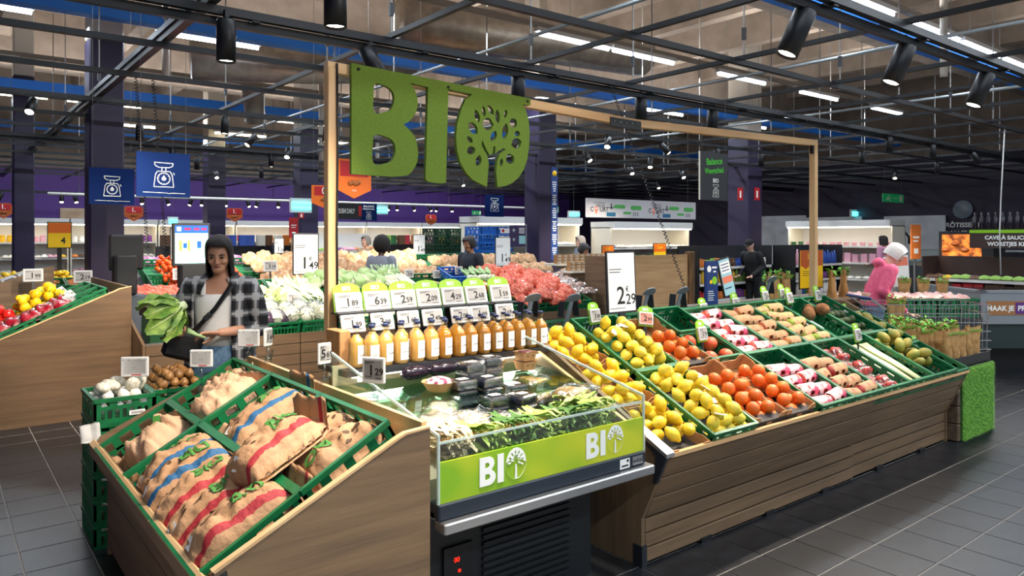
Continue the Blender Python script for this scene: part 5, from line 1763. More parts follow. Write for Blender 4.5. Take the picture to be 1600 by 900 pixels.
for k in range(14):
    put('leek', leekm, BF(4.42 + .055 * (k % 7), .92 + .06 * (k // 7), .17 + .035 * (k // 7)) @ rot90(qv.uniform(-.25, .25)), 'green and white leek above the lime tags', 'leek', 'leeks')
par = MB().tube([(0, -.1, .02), (0, 0, .02), (0, .12, .02)], [.022, .016, .004], M_ROOTW, 8).mesh('root')
for k in range(22):
    put('parsnip', par, BF(5.0 + .05 * (k % 11), .85 + .12 * (k // 11), .06 + .03 * (k % 2)) @ rot90(qv.uniform(-.5, .5)), 'pale parsnip in a green crate beside the leeks', 'parsnip', 'parsnips')
M_BLUEC = mat('crate_blue', '#1c63b8', .42)
crate(BF(5.40, .86, .10), .30, .39, .14, 'bright blue plastic crate beside the parsnips', m=M_BLUEC)
bun = leafy(.26, .1, 8, M_LEEKG, 77, .06)
for k in range(5):
    bun.ball((.03, .035, .03), M_CABW, 9, 6, Matrix.Translation((-.16, -.06 + .03 * k, .03 + .01 * (k % 2))))
bunm = bun.mesh('bunch')
for k in range(8):
    put('root_bunch', bunm, BF(5.72 + .09 * (k % 4), .80 + .16 * (k // 4), .16 + .05 * (k // 4)) @ rot90(PI / 2 + qv.uniform(-.4, .4)), 'bunched white roots with green leaves behind the lime tags', 'root bunch', 'white root bunches')
car = MB().tube([(0, -.09, .015), (0, 0, .015), (0, .10, .015)], [.017, .014, .003], M_CARROT, 8).mesh('carrot')
for k in range(40):
    put('carrot', car, BF(5.75 + .045 * (k % 10), .35 + .13 * (k // 10), .13 + .03 * (k % 3)) @ Euler((0, 0, qv.uniform(-.6, .6))).to_matrix().to_4x4(), 'loose orange carrot beside the red carrot nets', 'carrot', 'loose carrots')
for k in range(34):
    c_, r_ = k % 7, k // 7
    t = thing('carrot_net', 'red net bag of carrots piled behind the grey tag holders', 'net bag', group='red carrot nets', M=BF(6.08 + .14 * c_ + .04 * (r_ % 2), .10 + .24 * r_, .12 + .04 * ((c_ + r_) % 3)) @ Euler((qv.uniform(-.2, .2), qv.uniform(-.2, .2), PI / 2 + qv.uniform(-.5, .5))).to_matrix().to_4x4())
    K('net', cached(('cnet', k % 4), lambda: bag_mb(.27, .15, .09, 30 + k, M_CARNET, .03, .05, 12, 10, .02)), t)
    if k % 2 == 0:
        K('ticket', cached('cnt', lambda: MB().cbox(-.03, .03, -.02, .02, .095, .10, M_PAPERW, .002)), t)
for px, py, p, tx in ((412, 470, '2.19', 'before the pale cabbages beside the shopper'), (459, 462, '1.59', 'before the chard left of the post'), (615, 425, '1.49', 'beside the leeks'), (640, 423, '1.69', 'over the parsnip crate'), (684, 424, '1.99', 'over the blue crate'), (718, 418, '1.29', 'over the white roots')):
    v = onY(px, py + 5, 7.75 if px < 500 else 8.4)
    price_tag(T4((v.x, v.y, v.z - .05), -.15, 0, .1), p, 'white tag %s on the vegetable stand' % tx, False, .14, .11, stand=stick(.12))

# ---- kraft boxes on ledges, film trays and a wooden box right of the carrots
bx = thing('ledge_shelf', 'white ledges holding small kraft boxes behind the carrots', 'shelf', (8.0, 8.3, 0))
K('lower_ledge', MB().box(-.55, .85, -.3, .0, 1.14, 1.17, M_PRODW), bx)
K('upper_ledge', MB().box(-.55, .85, .0, .35, 1.24, 1.27, M_PRODW), bx)
K('body', MB().box(-.55, .85, -.25, .4, 0, 1.14, wood('x', 'd')), bx)
kb = MB().cbox(-.055, .055, -.04, .04, 0, .045, M_CARD, .003).box(-.045, .045, -.042, -.04, .008, .036, mat('box_band', '#5b4a36', .6, '#e6dcc6', 60)).mesh('kb')
for r in range(2):
    for l_ in range(3):
        for k in range(11):
            tag(K('kraft_box', kb, None, (7.53 + .12 * k, 8.12 + .3 * r, (1.171 if r == 0 else 1.271) + .046 * l_)), 'small kraft box with a printed band stacked on a white ledge', 'box', 'small kraft boxes')
for k in range(16):
    t = thing('film_tray', 'clear film tray of pale fruit beside the carrot nets', 'tray', group='clear film trays', M=BF(6.95 + .15 * (k % 4), .3 + .22 * (k // 4), .14) @ rot90(qv.uniform(-.3, .3)))
    K('fruit', cached(('fts', k % 3), lambda: bag_mb(.17, .13, .05, k, mat('pale_fruit', '#b98f84', .6, '#d8c0b4', 20), 0, .05, 8, 8)), t)
    K('film', cached('ftf', lambda: bag_mb(.19, .15, .06, 5, M_FILM, .03, .03, 8, 8, .01)), t)
v = onY(1040, 440, 7.0)
wb_ = thing('wooden_bin', 'light wooden bin with a rough post behind the price poster', 'bin', (v.x, 7.0, 0))
K('panel', MB().box(-.75, .55, 0, .03, .3, 1.42, wood('x', 'l')), wb_)
K('post', MB().cbox(.50, .64, -.03, .06, 0, 1.46, mat('rough_bark', '#7d5a36', .9, '#5d4226', 14, (1, 1, .3), bump=.8), .01), wb_)
K('side', MB().box(-.75, -.72, 0, .9, .3, 1.40, wood('y', 'a')), wb_)

# ---- next stand back: tomatoes, onion bags
rs = thing('tomato_stand', 'rear vegetable stand with tomatoes and onion bags', 'display stand')
CS = math.atan2(.45, 1.4)
def CF(x, v=0.0, w=0.0):
    c, s = math.cos(CS), math.sin(CS)
    return Matrix.Translation((x, 10.2 + v * c - w * s, .85 + v * s + w * c)) @ Matrix.Rotation(CS, 4, 'X')
K('body', MB().prism([(10.2, 0), (10.2, .80), (11.6, 1.22), (11.7, 1.22), (11.7, 0)], 2.2, 9.2, M_BLACK, SW), rs)
K('front_board', MB().box(2.2, 9.2, 10.18, 10.2, 0, .84, wood('x', 'd')), rs)
for k in range(11):
    for r in range(2):
        crate(CF(2.25 + .62 * k, .02 + .62 * r), .60, .60, .14, 'green crate of the rear tomato stand, %s row' % ('front', 'back')[r], 'rear stand crates %d' % r)
tom = MB().ball((.036, .036, .031), M_TOM, 12, 8).mesh('tomato')
fill(CF(2.45), heap(0, 1.0, .05, 1.15, .06, .073, 3, qv, None, .7), 'tomato', tom, 'orange red tomato heaped behind the shopper', 'tomato', 'tomatoes behind the shopper', qv)
M_ONB = mat('onion_bag', '#b98a5f', .6, '#d8b088', 18, lo=.4, hi=.6, bump=.6, bscale=40)
for k in range(42):
    t = tag(K('onion_bag', cached(('onb', k % 4), lambda: bag_mb(.30, .20, .12, 80 + k, M_ONB, .03, .06, 12, 10, .03)), None, M=CF(3.75 + .21 * (k % 14), .18 + .40 * (k // 14), .12 + .03 * (k % 3)) @ rot90(PI / 2 + qv.uniform(-.5, .5))), 'light brown bag of onions on the rear stand', 'bag', 'onion bags')
M_RADB = mat('radish_bunch', '#b3152c', .35, '#d8453c', 8)
for k in range(14):
    put('radish_bunch', cached(('radb', k % 2), lambda: MB().ball((.09, .06, .05), M_RADB, 12, 7, None, lambda p: 1 + .3 * noise.noise(p * 5))), CF((3.52 if k < 6 else 6.6) + .1 * (k % 3), .1 + .12 * ((k % 7) // 3), .12), 'red radish bunch beside the onion bags', 'radish', 'radish bunches')
for k in range(22):
    tag(K('onion_bag', cached(('onb', k % 4), lambda: MB()), None, M=CF(6.9 + .21 * (k % 11), .3 + .5 * (k // 11), .12) @ rot90(PI / 2 + qv.uniform(-.5, .5))), 'light brown bag of potatoes on the far part of the rear stand', 'bag', 'rear potato bags')
for px, py, p, tx in ((283, 437, '2.99', 'below the tomatoes by the lit screen'), (423, 424, '1.19', 'below the onion bags'), (130, 442, '2.19', 'behind the ridge of the pepper stand'), (52, 440, '1.99', 'behind the white trays')):
    v = onY(px, py, 10.15)
    price_tag(T4((v.x, v.y, v.z), -.1), p, 'rear white price tag %s' % tx, False, .2, .15, stand=stick(.45 if px > 200 else round(v.z - .01, 2)))
# red carrot nets and citrus left of the scale, behind
for k in range(10):
    tag(K('carrot_net', cached(('cnet', k % 4), lambda: MB()), None, M=T4((1.75 + .16 * (k % 5), 9.6 + .2 * (k // 5), .93 + .05 * (k // 5)), .2, 0, qv.uniform(0, 3))), 'red carrot net left of the scale screen', 'net bag', 'carrot nets left of the scale')
t = thing('side_table', 'dark table under the carrot nets behind the scale', 'table', (2.0, 9.75, 0))
K('top', MB().box(-.4, .45, -.3, .35, .86, .91, M_GREEN), t)
K('body', MB().box(-.38, .43, -.28, .33, 0, .86, M_DKMETAL), t)
lm2 = orange_me
fill(Matrix.Translation((.75, 12.6, 1.02)), heap(0, .9, 0, .4, 0, .085, 2, qv), 'lemon', lemon_me, 'far yellow lemon below the yellow poster', 'lemon', 'far lemons', qv)
t = thing('citrus_table', 'green-fronted citrus table below the yellow poster', 'table', (1.2, 12.8, 0))
K('top', MB().box(-.6, .7, -.3, .35, .95, 1.02, M_CARD), t)
K('body', MB().box(-.58, .68, -.28, .33, 0, .95, M_GREEN), t)
for k in range(2):
    crate(T4((.80 + .62 * k, 11.3, .85), .2), .6, .4, .2, 'green crate of sweet potatoes under the citrus table, %s one' % ('first', 'second')[k])
    fill(T4((.80 + .62 * k, 11.3, .85), .2), heap(.05, .5, .05, .35, .1, .1, 1, qv), 'sweet_potato', cached('swp', lambda: MB().ball((.045, .04, .08), mat('sweet_potato_skin', '#c9703c', .6, '#d98a52', 9), 10, 7)), 'orange sweet potato in the %s rear green crate' % ('first', 'second')[k], 'sweet potato', 'sweet potatoes %d' % k, qv)
t = thing('crate_table', 'dark low table below the sweet potato crates', 'table', (1.4, 11.5, 0))
K('body', MB().box(-.62, .66, -.2, .2, 0, .85, M_DKMETAL), t)
# ================================================================== right end of the island and the far store
# ---- herb table with artificial grass
ht = thing('herb_table', 'low black table of potted herbs beside the fruit stand', 'table')
K('top', MB().box(6.60, 7.34, 2.50, 3.6, .60, .66, M_DKMETAL), ht)
K('tray_rim', MB().box(6.60, 7.34, 2.49, 2.50, .60, .685, M_BLACK), ht)
K('body', MB().box(6.66, 7.28, 2.56, 3.5, 0, .60, M_BLACK), ht)
gp = thing('grass_mat', 'bright green artificial grass mat hanging on the herb table', 'grass mat', (0, 0, 0))
M_TURF = mat('turf_green', '#55962a', .8, '#8cc84c', 40)
K('backing', MB().box(6.655, 7.33, 2.462, 2.475, .01, .60, mat('turf_back', '#2c5a16', .9)), gp)
gb = MB()
qg = random.Random(8)
vs, fs = [], []
for k in range(9000):
    x, z = qg.uniform(6.655, 7.33), qg.uniform(.01, .60)
    a, l = qg.uniform(-.9, .9), qg.uniform(.018, .034)
    dx, dz, dy = math.sin(a) * l * .8, -math.cos(a) * l * .55, -l * .7
    b = len(vs)
    vs += [(x - .0018, 2.462, z), (x + .0018, 2.462, z), (x + dx, 2.462 + dy, max(.004, z + dz))]
    fs.append((b, b + 1, b + 2))
gb.add(vs, fs, M_TURF)
tag(K('blades', gb, gp), kind='stuff')
for k in range(4):
    tag(K('timber_block', MB().cbox(6.595, 6.648, 2.47, 2.62, .01 + .145 * k, .15 + .145 * k, wood('x', 'r'), .006)), '%s rough timber block between stand and grass mat' % ('lowest', 'second', 'third', 'topmost')[k], 'timber block', 'timber blocks')

M_KRAFTH = mat('herb_sleeve', '#9c7440', .7, '#b08850', 12, bump=.7, bscale=30)
M_HERB = mat('herb_leaf', '#4f9a24', .5, '#7cc23c', 12)


def sleeve_bag(w, h, sd):
    """tapered open paper sleeve"""
    b = MB()
    n, vs, fs = 14, [], []
    qq = random.Random(sd)
    for i in range(7):
        t = i / 6
        ww = w * (.30 + .20 * t)
        dd = w * (.26 * (1 - t) + .08 * t)
        for k in range(n):
            a = 2 * PI * k / n
            vs.append((ww * math.cos(a) * (1 + .05 * noise.noise(Vector((k, i, sd)))), dd * math.sin(a) + .006 * qq.uniform(-1, 1), h * t + (.012 * math.cos(a * 2) if i == 6 else 0)))
    for i in range(6):
        for k in range(n):
            j = (k + 1) % n
            fs.append((i * n + k, i * n + j, i * n + n + j, i * n + n + k))
    return b.add(vs, fs, M_KRAFTH, False)


def herb(loc, rz, s, label, group, leaves=True, sd=0):
    t = thing('potted_herb', label, 'herb', loc, (0, 0, rz), group)
    K('paper_sleeve', cached(('slv', sd % 4), lambda: sleeve_bag(.18, .25, sd)), t, scale=s)
    K('green_band', cached('slb', lambda: MB().box(-.072, .072, -.034, -.028, .205, .225, mat('olive_band', '#6f8a2c', .6))), t, scale=s)
    if leaves:
        def lv():
            b, qq = MB(), random.Random(sd)
            for k in range(26):
                a, r = qq.random() * 6.3, qq.uniform(0, .05)
                x, y, z = r * math.cos(a), r * math.sin(a) * .6, .20 + qq.uniform(0, .07)
                l = qq.uniform(.03, .055)
                M = T4((x, y, z), qq.uniform(-.9, .9), qq.uniform(-.9, .9), a)
                b.add([(0, 0, 0), (l * .5, l * .28, .006), (l, 0, .0), (l * .5, -l * .28, .006)], [(0, 1, 2, 3)], M_HERB, True, M)
            return b
        K('leaves', cached(('hlv', sd % 3), lv), t, scale=s)
    return t


k = 0
for r in range(4):
    for c in range(5):
        herb((6.70 + .145 * c + .03 * (r % 2), 2.60 + .2 * r, .661), qg.uniform(-.4, .4), qg.uniform(.9, 1.05), 'kraft-sleeved potted herb standing on the black table', 'kraft herb sleeves', r > 0, k)
        k += 1
par_ = MB()
qq = random.Random(5)
for k in range(420):
    x, y = qq.uniform(-.42, .42), qq.uniform(-.16, .16)
    M = T4((x, y, .1 + qq.uniform(0, .07)), qq.uniform(-.8, .8), qq.uniform(-.8, .8), qq.random() * 6)
    l = qq.uniform(.025, .05)
    par_.add([(0, 0, 0), (l * .5, l * .35, .008), (l, 0, 0), (l * .5, -l * .35, .008)], [(0, 1, 2, 3)], M_HERB, True, M)
pt = thing('parsley_tray', 'bright green parsley in a tray behind the herb sleeves', 'parsley', (6.98, 3.52, .662))
K('tray', MB().box(-.36, .36, -.12, .12, 0, .10, M_BLACK), pt)
K('leaves', par_, pt)
pt.children[1]['kind'] = 'stuff'
pt.children[1].scale = (.8, .7, 1)
for kx, (px, py, yy, tx) in enumerate(((1210, 452, 4.5, 'left of the yellow poster'), (1228, 450, 4.5, 'touching the yellow poster'), (1300, 470, 4.4, 'right of the far post'), (1318, 470, 4.4, 'second right of the far post'), (1200, 470, 4.2, 'low behind the lime tags'))):
    v = onY(px, py, yy)
    herb((v.x, v.y, .981), .2 * kx, 1.25, 'tall kraft-sleeved herb %s' % tx, None, True, kx)
ct = thing('herb_bench', 'dark bench carrying the tall herbs behind the far post', 'bench', (0, 0, 0))
K('top', MB().box(6.0, 8.6, 4.15, 4.9, .93, .98, wood('x', 'd')), ct)
K('body', MB().box(6.05, 8.55, 4.2, 4.85, 0, .93, M_DKMETAL), ct)

FX = lambda x, y, z=0: Matrix.Translation((x, y, z)) @ Matrix.Rotation(-PI / 2, 4, 'Z')      # faces -X
FC = lambda px, d: Matrix.Translation(Vector((at(px, 368, d).x, at(px, 368, d).y, 0))) @ Matrix.Rotation(TH - PI / 2, 4, 'Z')   # faces the camera aisle

# ---- crate bench with meat packs, shopping trolley, freezer
mb_ = thing('meat_bench', 'bench of green crates with pink packed meat behind the trolley', 'bench', M=FC(1455, 8.8))
K('body', MB().box(-.95, .62, 0, .9, 0, .72, M_DKMETAL), mb_)
for k in range(3):
    crate(FC(1455, 8.8) @ Matrix.Translation((-.95 + .52 * k, .02, .72)), .50, .42, .22, 'green crate of the meat bench, %s from the freezer' % ('third', 'second', 'nearest')[k])
M_MEAT = mat('packed_meat', '#c98f88', .4, '#e6c2b6', 12, bump=.5, bscale=40)
for k in range(18):
    put('meat_pack', cached(('meat', k % 3), lambda: bag_mb(.2, .15, .05, k, M_MEAT, 0, .04, 8, 8)), FC(1455, 8.8) @ T4((-.85 + .16 * (k % 9), .15 + .24 * (k // 9), .92), 0, 0, k), 'pink pack of meat in the crates behind the trolley', 'meat pack', 'pink meat packs')
for k in range(3):
    M = FC(1455, 8.8) @ Matrix.Translation((.0 + .24 * k, .6, .90))
    o = herb((0, 0, 0), 0, 1.0, 'kraft-sleeved salad on the meat bench', 'salads on the meat bench', True, k)
    o.matrix_basis = M

tr = thing('shopping_trolley', 'steel wire shopping trolley beside the woman in pink', 'trolley', M=FC(1440, 7.7))
M_CHR = mat('chrome_wire', '#b8babd', .25, metal=.9)
wr_ = MB()
ring = lambda z, s: [(-.52 * s, -.25 * s, z), (.55, -.27, z), (.55, .27, z), (-.52 * s, .25 * s, z), (-.52 * s, -.25 * s, z)]
for i in range(6):
    z = .55 + .09 * i
    for a, b in zip(ring(z, .86 + .028 * i)[:-1], ring(z, .86 + .028 * i)[1:]):
        wr_.bar(a, b, .007, .007, M_CHR)
for i in range(16):
    x = -.45 + i * .064
    for s in (-1, 1):
        wr_.bar((x, s * .235, .55), (x * 1.05, s * .262, 1.0), .004, .004, M_CHR)
    wr_.bar((x, -.235, .55), (x, .235, .55), .004, .004, M_CHR)
for i in range(7):
    y = -.22 + .073 * i
    wr_.bar((.54, y, .55), (.55, y, 1.0), .004, .004, M_CHR)
    wr_.bar((-.44, y * .9, .55), (-.52, y, 1.0), .004, .004, M_CHR)
K('basket', wr_, tr)
K('handle', MB().tube([(-.66, -.26, 1.06), (-.66, .26, 1.06)], .016, M_BLUEP, 8), tr)
K('frame', MB().bar((-.66, -.25, 1.06), (-.5, -.25, .95), .02, .02, M_CHR).bar((-.66, .25, 1.06), (-.5, .25, .95), .02, .02, M_CHR).bar((-.45, -.22, .55), (-.5, -.22, .15), .025, .025, M_CHR).bar((-.45, .22, .55), (-.5, .22, .15), .025, .025, M_CHR).bar((-.5, -.22, .15), (.5, -.2, .15), .025, .025, M_CHR).bar((-.5, .22, .15), (.5, .2, .15), .025, .025, M_CHR), tr)
for x, y in ((-.48, -.22), (-.48, .22), (.5, -.2), (.5, .2)):
    K('wheel', MB().lathe([(.055, -.015), (.06, 0), (.055, .015)], M_BLACK, 12), tr, (x, y, .062), (PI / 2, 0, 0))
o = herb((0, 0, 0), 0, 1.2, 'kraft-sleeved parsley standing in the trolley', None, True, 1)
o.matrix_basis = FC(1440, 7.7) @ Matrix.Translation((-.32, -.1, .76))
put('soft_pack', bag_mb(.25, .18, .1, 3, mat('blue_white_pack', '#8fb3d9', .4, '#e8eef4', 8), 0, .05, 8, 8), FC(1440, 7.7) @ Matrix.Translation((-.25, .05, .56)), 'blue and white pack lying in the trolley', 'pack')

fz = thing('chest_freezer', 'grey chest freezer with a brown band reading MAAK JE PRO', 'freezer', M=FC(1533, 9.0))
K('body', MB().box(0, 3.0, 0, 1.2, .32, .78, mat('freezer_dark', '#20302f', .5)), fz)
K('plinth', MB().box(.2, 2.9, .2, 1.1, 0, .32, M_BLACK), fz)
K('band_frame', MB().box(-.02, 3.0, -.03, .0, .62, 1.02, mat('freezer_grey', '#8b9196', .4, metal=.3)), fz)
bn = K('brown_band', MB().box(.05, 3.0, -.036, -.03, .73, .90, mat('tan_print', '#9c6a3c', .6)), fz)
tx_ = MB().box(.395, 1.2, -.039, -.036, .745, .885, mat('violet_print', '#5d2a7a', .5))
put_text(tx_, 'MAAK JE', .088, M_MARK, .21, .81, -.04, .03)
put_text(tx_, 'PRO', .088, M_MARK, .42, .81, -.042, .03, 'LEFT')
K('lettering', tx_, bn)
K('glass_top', MB().box(0, 3.0, 0, 1.2, .98, .99, M_GLASS), fz)
K('rim', MB().box(-.03, 3.0, -.04, .06, 1.0, 1.03, MATS['freezer_grey']).box(-.03, .05, -.04, 1.2, 1.0, 1.03, MATS['freezer_grey']), fz)
K('side', MB().box(-.02, .0, 0, 1.2, .62, 1.0, MATS['freezer_grey']), fz)


# ---- shelving units with goods
PAL = ['#b3202a', '#e0b020', '#e8e2d2', '#2f6b3a', '#24489a', '#d97a2a', '#7a3a8a', '#c9c3b4', '#5a3a22', '#d9a0b0', '#88b04a', '#f2f0ea']
PM = [mat('pack_colour_%s' % c_[1:], c_, .45) for c_ in PAL]
GOODS = {'carton': lambda m: MB().cbox(-.07, .07, -.05, .05, 0, .2, m, .005), 'jar': lambda m: MB().lathe([(.045, 0), (.05, .01), (.05, .10), (.04, .115), (.045, .118), (.045, .14)], m, 10),
         'drink_bottle': lambda m: MB().lathe([(.035, 0), (.038, .01), (.038, .17), (.015, .22), (.015, .27)], m, 10), 'pouch': lambda m: bag_mb(.2, .16, .05, 4, m, 0, .02, 6, 6), 'tub': lambda m: MB().lathe([(.05, 0), (.06, .07), (.063, .075), (.063, .085)], m, 10)}
qs = random.Random(31)


def shelving(M, w, h, dep, n, label, kinds, gl, body=M_PRODW, back=M_WHITE, lit=None, step=.16, kindmat=None, base=.15, lip=None):
    t = thing('shelving_unit', label, 'shelf', M=M)
    K('back_panel', MB().box(0, w, dep - .02, dep, 0, h, back), t)
    for x in (0, w - .03):
        K('side_panel', MB().box(x, x + .03, 0, dep, 0, h, body), t)
    K('plinth', MB().box(0, w, .04, dep, 0, base, M_DKMETAL), t)
    for k in range(n):
        z = base + (h - base - .12) * k / n
        s = K('shelf', MB().box(.03, w - .03, 0, dep - .02, z, z + .025, body), t)
        K('price_rail', cached(('rail', w, lip), lambda: MB().box(.03, w - .03, -.012, 0, -.02, .03, mat('price_rail', lip or '#d8d4cc', .5))), s, (0, 0, z))
        if z < .5 and M.translation.y > 12:
            continue
        kd = kinds[k % len(kinds)]
        x = .12
        m = qs.choice(PM)
        while x < w - .1:
            if qs.random() < .35: m = qs.choice(kindmat or PM)
            sc = qs.uniform(.8, 1.1) * (1.35 if M.translation.y > 16 else 1.1)
            o = K(kd, cached((kd, m.name), lambda: GOODS[kd](m)), None, M=M @ Matrix.Translation((x, .09, z + .026)) @ (Matrix.Rotation(PI / 2, 4, 'Z') if kd == 'pouch' else Matrix.Identity(4)) @ Matrix.Diagonal((sc, 1, sc, 1)))
            tag(o, '%s standing on the %s' % ({'carton': 'coloured carton', 'jar': 'small jar', 'drink_bottle': 'drink bottle', 'pouch': 'soft pouch', 'tub': 'round tub'}[kd], gl), kd.split('_')[-1], '%ss on the %s' % (kd, gl))
            x += step * qs.uniform(.9, 1.2)
    if lit:
        K('canopy', MB().box(0, w, -.12, dep, h - .02, h + .14, M_WHITE), t)
        K('canopy_light', MB().box(.05, w - .05, -.12, -.02, h - .05, h - .025, mat('canopy_lamp_%s' % lit[1:], lit, .5, emit=13)), t)
    return t


for k in range(9):
    x = .8 + k * 2.35
    shelving(Matrix.Translation((x, 24.6, 0)), 2.3, 2.05, .6, 4, 'white lit wall shelving at the far purple wall, unit %s from the picture edge' % ('one', 'two', 'three', 'four', 'five', 'six', 'seven', 'eight', 'nine')[k], ['carton', 'tub', 'pouch', 'jar'], '%s far wall shelving unit' % ('first', 'second', 'third', 'fourth', 'fifth', 'sixth', 'seventh', 'eighth', 'ninth')[k], lit='#fff1da', step=.15)
# chiller with dark shelves in front of the far wall
for k in range(4):
    shelving(Matrix.Translation((4.0 + 2.6 * k, 17.6, 0)), 2.5, 1.45, .6, 3, 'dark low gondola between rear stand and far wall, %s one' % ('first', 'second', 'third', 'fourth')[k], ['pouch', 'carton'], '%s low dark gondola' % ('first', 'second', 'third', 'fourth')[k], M_DKMETAL, M_DKMETAL, step=.2)
# colourful packs on top of the low gondolas and a row of magenta packs behind the tomatoes
for k in range(48):
    m = qs.choice(PM)
    tag(K('carton', cached(('carton', m.name), lambda: GOODS['carton'](m)), None, (4.1 + .215 * k, 17.75 + .1 * (k % 2), 1.451), (0, 0, qs.uniform(-.3, .3)), 1.3), 'coloured carton standing on top of a low dark gondola', 'carton', 'cartons on top of the gondolas')
M_MAG = mat('magenta_pack', '#b03a86', .35, '#e6a8c8', 14, bump=.4, bscale=30)
mt_ = thing('magenta_table', 'dark table of magenta packs behind the tomatoes', 'table', (0, 0, 0))
K('top', MB().box(2.6, 5.2, 13.6, 14.6, 1.12, 1.17, M_DKMETAL), mt_)
K('body', MB().box(2.65, 5.15, 13.65, 14.55, 0, 1.12, M_BLACK), mt_)
for k in range(22):
    put('magenta_pack', cached(('magp', k % 3), lambda: bag_mb(.24, .2, .13, k, M_MAG, 0, .05, 8, 8)), T4((2.75 + .22 * (k % 11), 13.85 + .4 * (k // 11), 1.175), 0, 0, qs.uniform(0, 3)), 'shiny magenta pack on the table behind the tomatoes', 'pack', 'magenta packs')
shelving(Matrix.Translation((6.3, 15.4, 0)), 1.9, 1.75, .5, 5, 'white shelf of bright packs behind the curly-haired woman', ['carton', 'tub', 'drink_bottle', 'jar', 'pouch'], 'white shelf behind the curly-haired woman', step=.13)
# white counter under the banner
shelving(Matrix.Translation((9.7, 13.6, 0)), 3.2, 2.0, .7, 4, 'white lit chiller under the pale banner', ['tub', 'carton', 'jar', 'pouch'], 'chiller under the banner', lit='#fff6e6', step=.17)
shelving(Matrix.Translation((13.0, 12.6, 0)), 3.0, 1.9, .7, 4, 'white lit dairy chiller right of the banner chiller', ['jar', 'tub', 'carton', 'pouch'], 'dairy chiller', lit='#fff6e6', step=.17)
shelving(Matrix.Translation((11.2, 8.6, 0)), 2.4, 1.5, .5, 4, 'black gondola of jars behind the wooden bin', ['jar', 'jar', 'drink_bottle', 'jar'], 'black jar gondola', M_BLACK, M_DKMETAL, step=.10)
shelving(Matrix.Translation((13.8, 8.2, 0)), 1.9, 1.5, .5, 4, 'black gondola of drink bottles left of the yellow poster', ['drink_bottle', 'drink_bottle', 'jar', 'drink_bottle'], 'black bottle gondola', M_BLACK, M_DKMETAL, step=.10)
shelving(FX(18.5, 11.2), 2.8, 1.95, .7, 4, 'open white bread chiller behind the yellow poster', ['pouch', 'pouch', 'carton', 'tub'], 'bread chiller', lit='#fff6e6', step=.2, kindmat=[PM[5], PM[8], PM[2], PM[9]])
shelving(FX(13.2, onX(1440, 420, 13.2).y), 1.9, 1.35, .6, 4, 'dark brown sausage shelf reading CAVE A SAUCISSONS', ['pouch', 'pouch', 'carton', 'pouch'], 'sausage shelf', mat('shelf_brown', '#3a2620', .6), MATS['shelf_brown'], step=.14, kindmat=[PM[0], PM[8], PM[2], PM[10], PM[1]], lip='#2a4a80')
cs = thing('shelf_header', 'brown header board reading CAVE A SAUCISSONS WORSTJES KELDER', 'sign', M=FX(13.18, onX(1515, 388, 13.18).y, 1.50))
hb = K('board', MB().box(0, 1.8, 0, .05, 0, .24, MATS['shelf_brown']), cs)
hx = MB()
put_text(hx, 'CAVE À SAUCISSONS', .085, M_MARK, .62, .165, -.004, .03)
put_text(hx, 'WORSTJES KELDER', .085, M_MARK, .62, .065, -.004, .03)
K('lettering', hx, hb)
K('lime_strip', MB().box(0, 1.8, -.01, .05, .24, .29, M_LIME), cs)
for k in range(16):
    tag(K('drink_bottle', cached(('drink_bottle', 'sausage_dark'), lambda: GOODS['drink_bottle'](M_EGGP)), None, M=FX(13.25, onX(1515, 388, 13.18).y - .05 - .1 * k, 1.80)), 'dark bottle standing on the brown header board', 'bottle', 'bottles on the header board')
ro = thing('rotisserie_oven', 'glowing rotisserie oven with roasting chickens', 'oven', M=FX(15.6, onX(1467, 380, 15.6).y))
K('cabinet', MB().box(0, .95, 0, .6, 0, 1.78, M_BLACK), ro)
K('window', MB().box(.06, .75, -.01, 0, 1.3, 1.72, mat('oven_glow', '#d9762a', .5, '#5a2a10', 7, emit=1.6, lo=.4, hi=.6)), ro)
for k in range(4):
    K('chicken', MB().ball((.08, .06, .05), mat('roast_skin', '#a8561c', .4), 10, 7), ro, (.14 + .17 * k, -.05, 1.42 + .12 * (k % 2)))
t = thing('wall_lettering', 'white lettering ROTISSERIE AAN T SPIT with a round badge on the dark wall', 'sign', M=FX(23.97, 7.95, 0))
v1, v2 = onX(1484, 353, 23.9), onX(1524, 353, 23.9)
wl_ = MB()
put_text(wl_, 'RÔTISSERIE', .19, M_MARK, 0, v1.z + .02, 0, .025)
put_text(wl_, "AAN 'T SPIT", .19, M_MARK, 0, v1.z - .22, 0, .025)
K('lettering', wl_, t)
K('badge', MB().lathe([(.27, 0), (.27, .02)], mat('badge_grey', '#8f9aa5', .5), 18), t, (0, -.02, v1.z + .48), (PI / 2, 0, 0))
t.matrix_basis = FX(23.95, (v1.y + v2.y) / 2, 0)
# white tiled kitchen recess and doorway panels on the dark wall
M_WTILE = mat('white_tile_wall', '#c9ccd0', .3, '#d8dadd', 3)
for px0, px1, py0, py1, tx in ((1186, 1258, 338, 415, 'white wall panel behind the bread chiller'), (1258, 1345, 340, 420, 'white wall panel behind the woman in pink'), (1380, 1476, 338, 412, 'white tiled kitchen wall with a black tap')):
    a, b = onX(px0, py0, 23.8), onX(px1, py1, 23.8)
    t = thing('wall_panel_board', tx, 'wall panel', M=FX(23.9, a.y, 0))
    K('panel', MB().box(0, a.y - b.y, -.05, 0, max(.0, b.z), a.z, M_WTILE), t)
tp = thing('kitchen_tap', 'tall black curved kitchen tap before the white tiles', 'tap', M=FX(22.8, onX(1400, 390, 22.8).y, .95))
K('spout', MB().tube([(0, 0, 0), (0, 0, .55), (.1, 0, .8), (.25, 0, .85), (.38, 0, .7), (.38, 0, .5)], .035, M_BLACK, 8), tp)
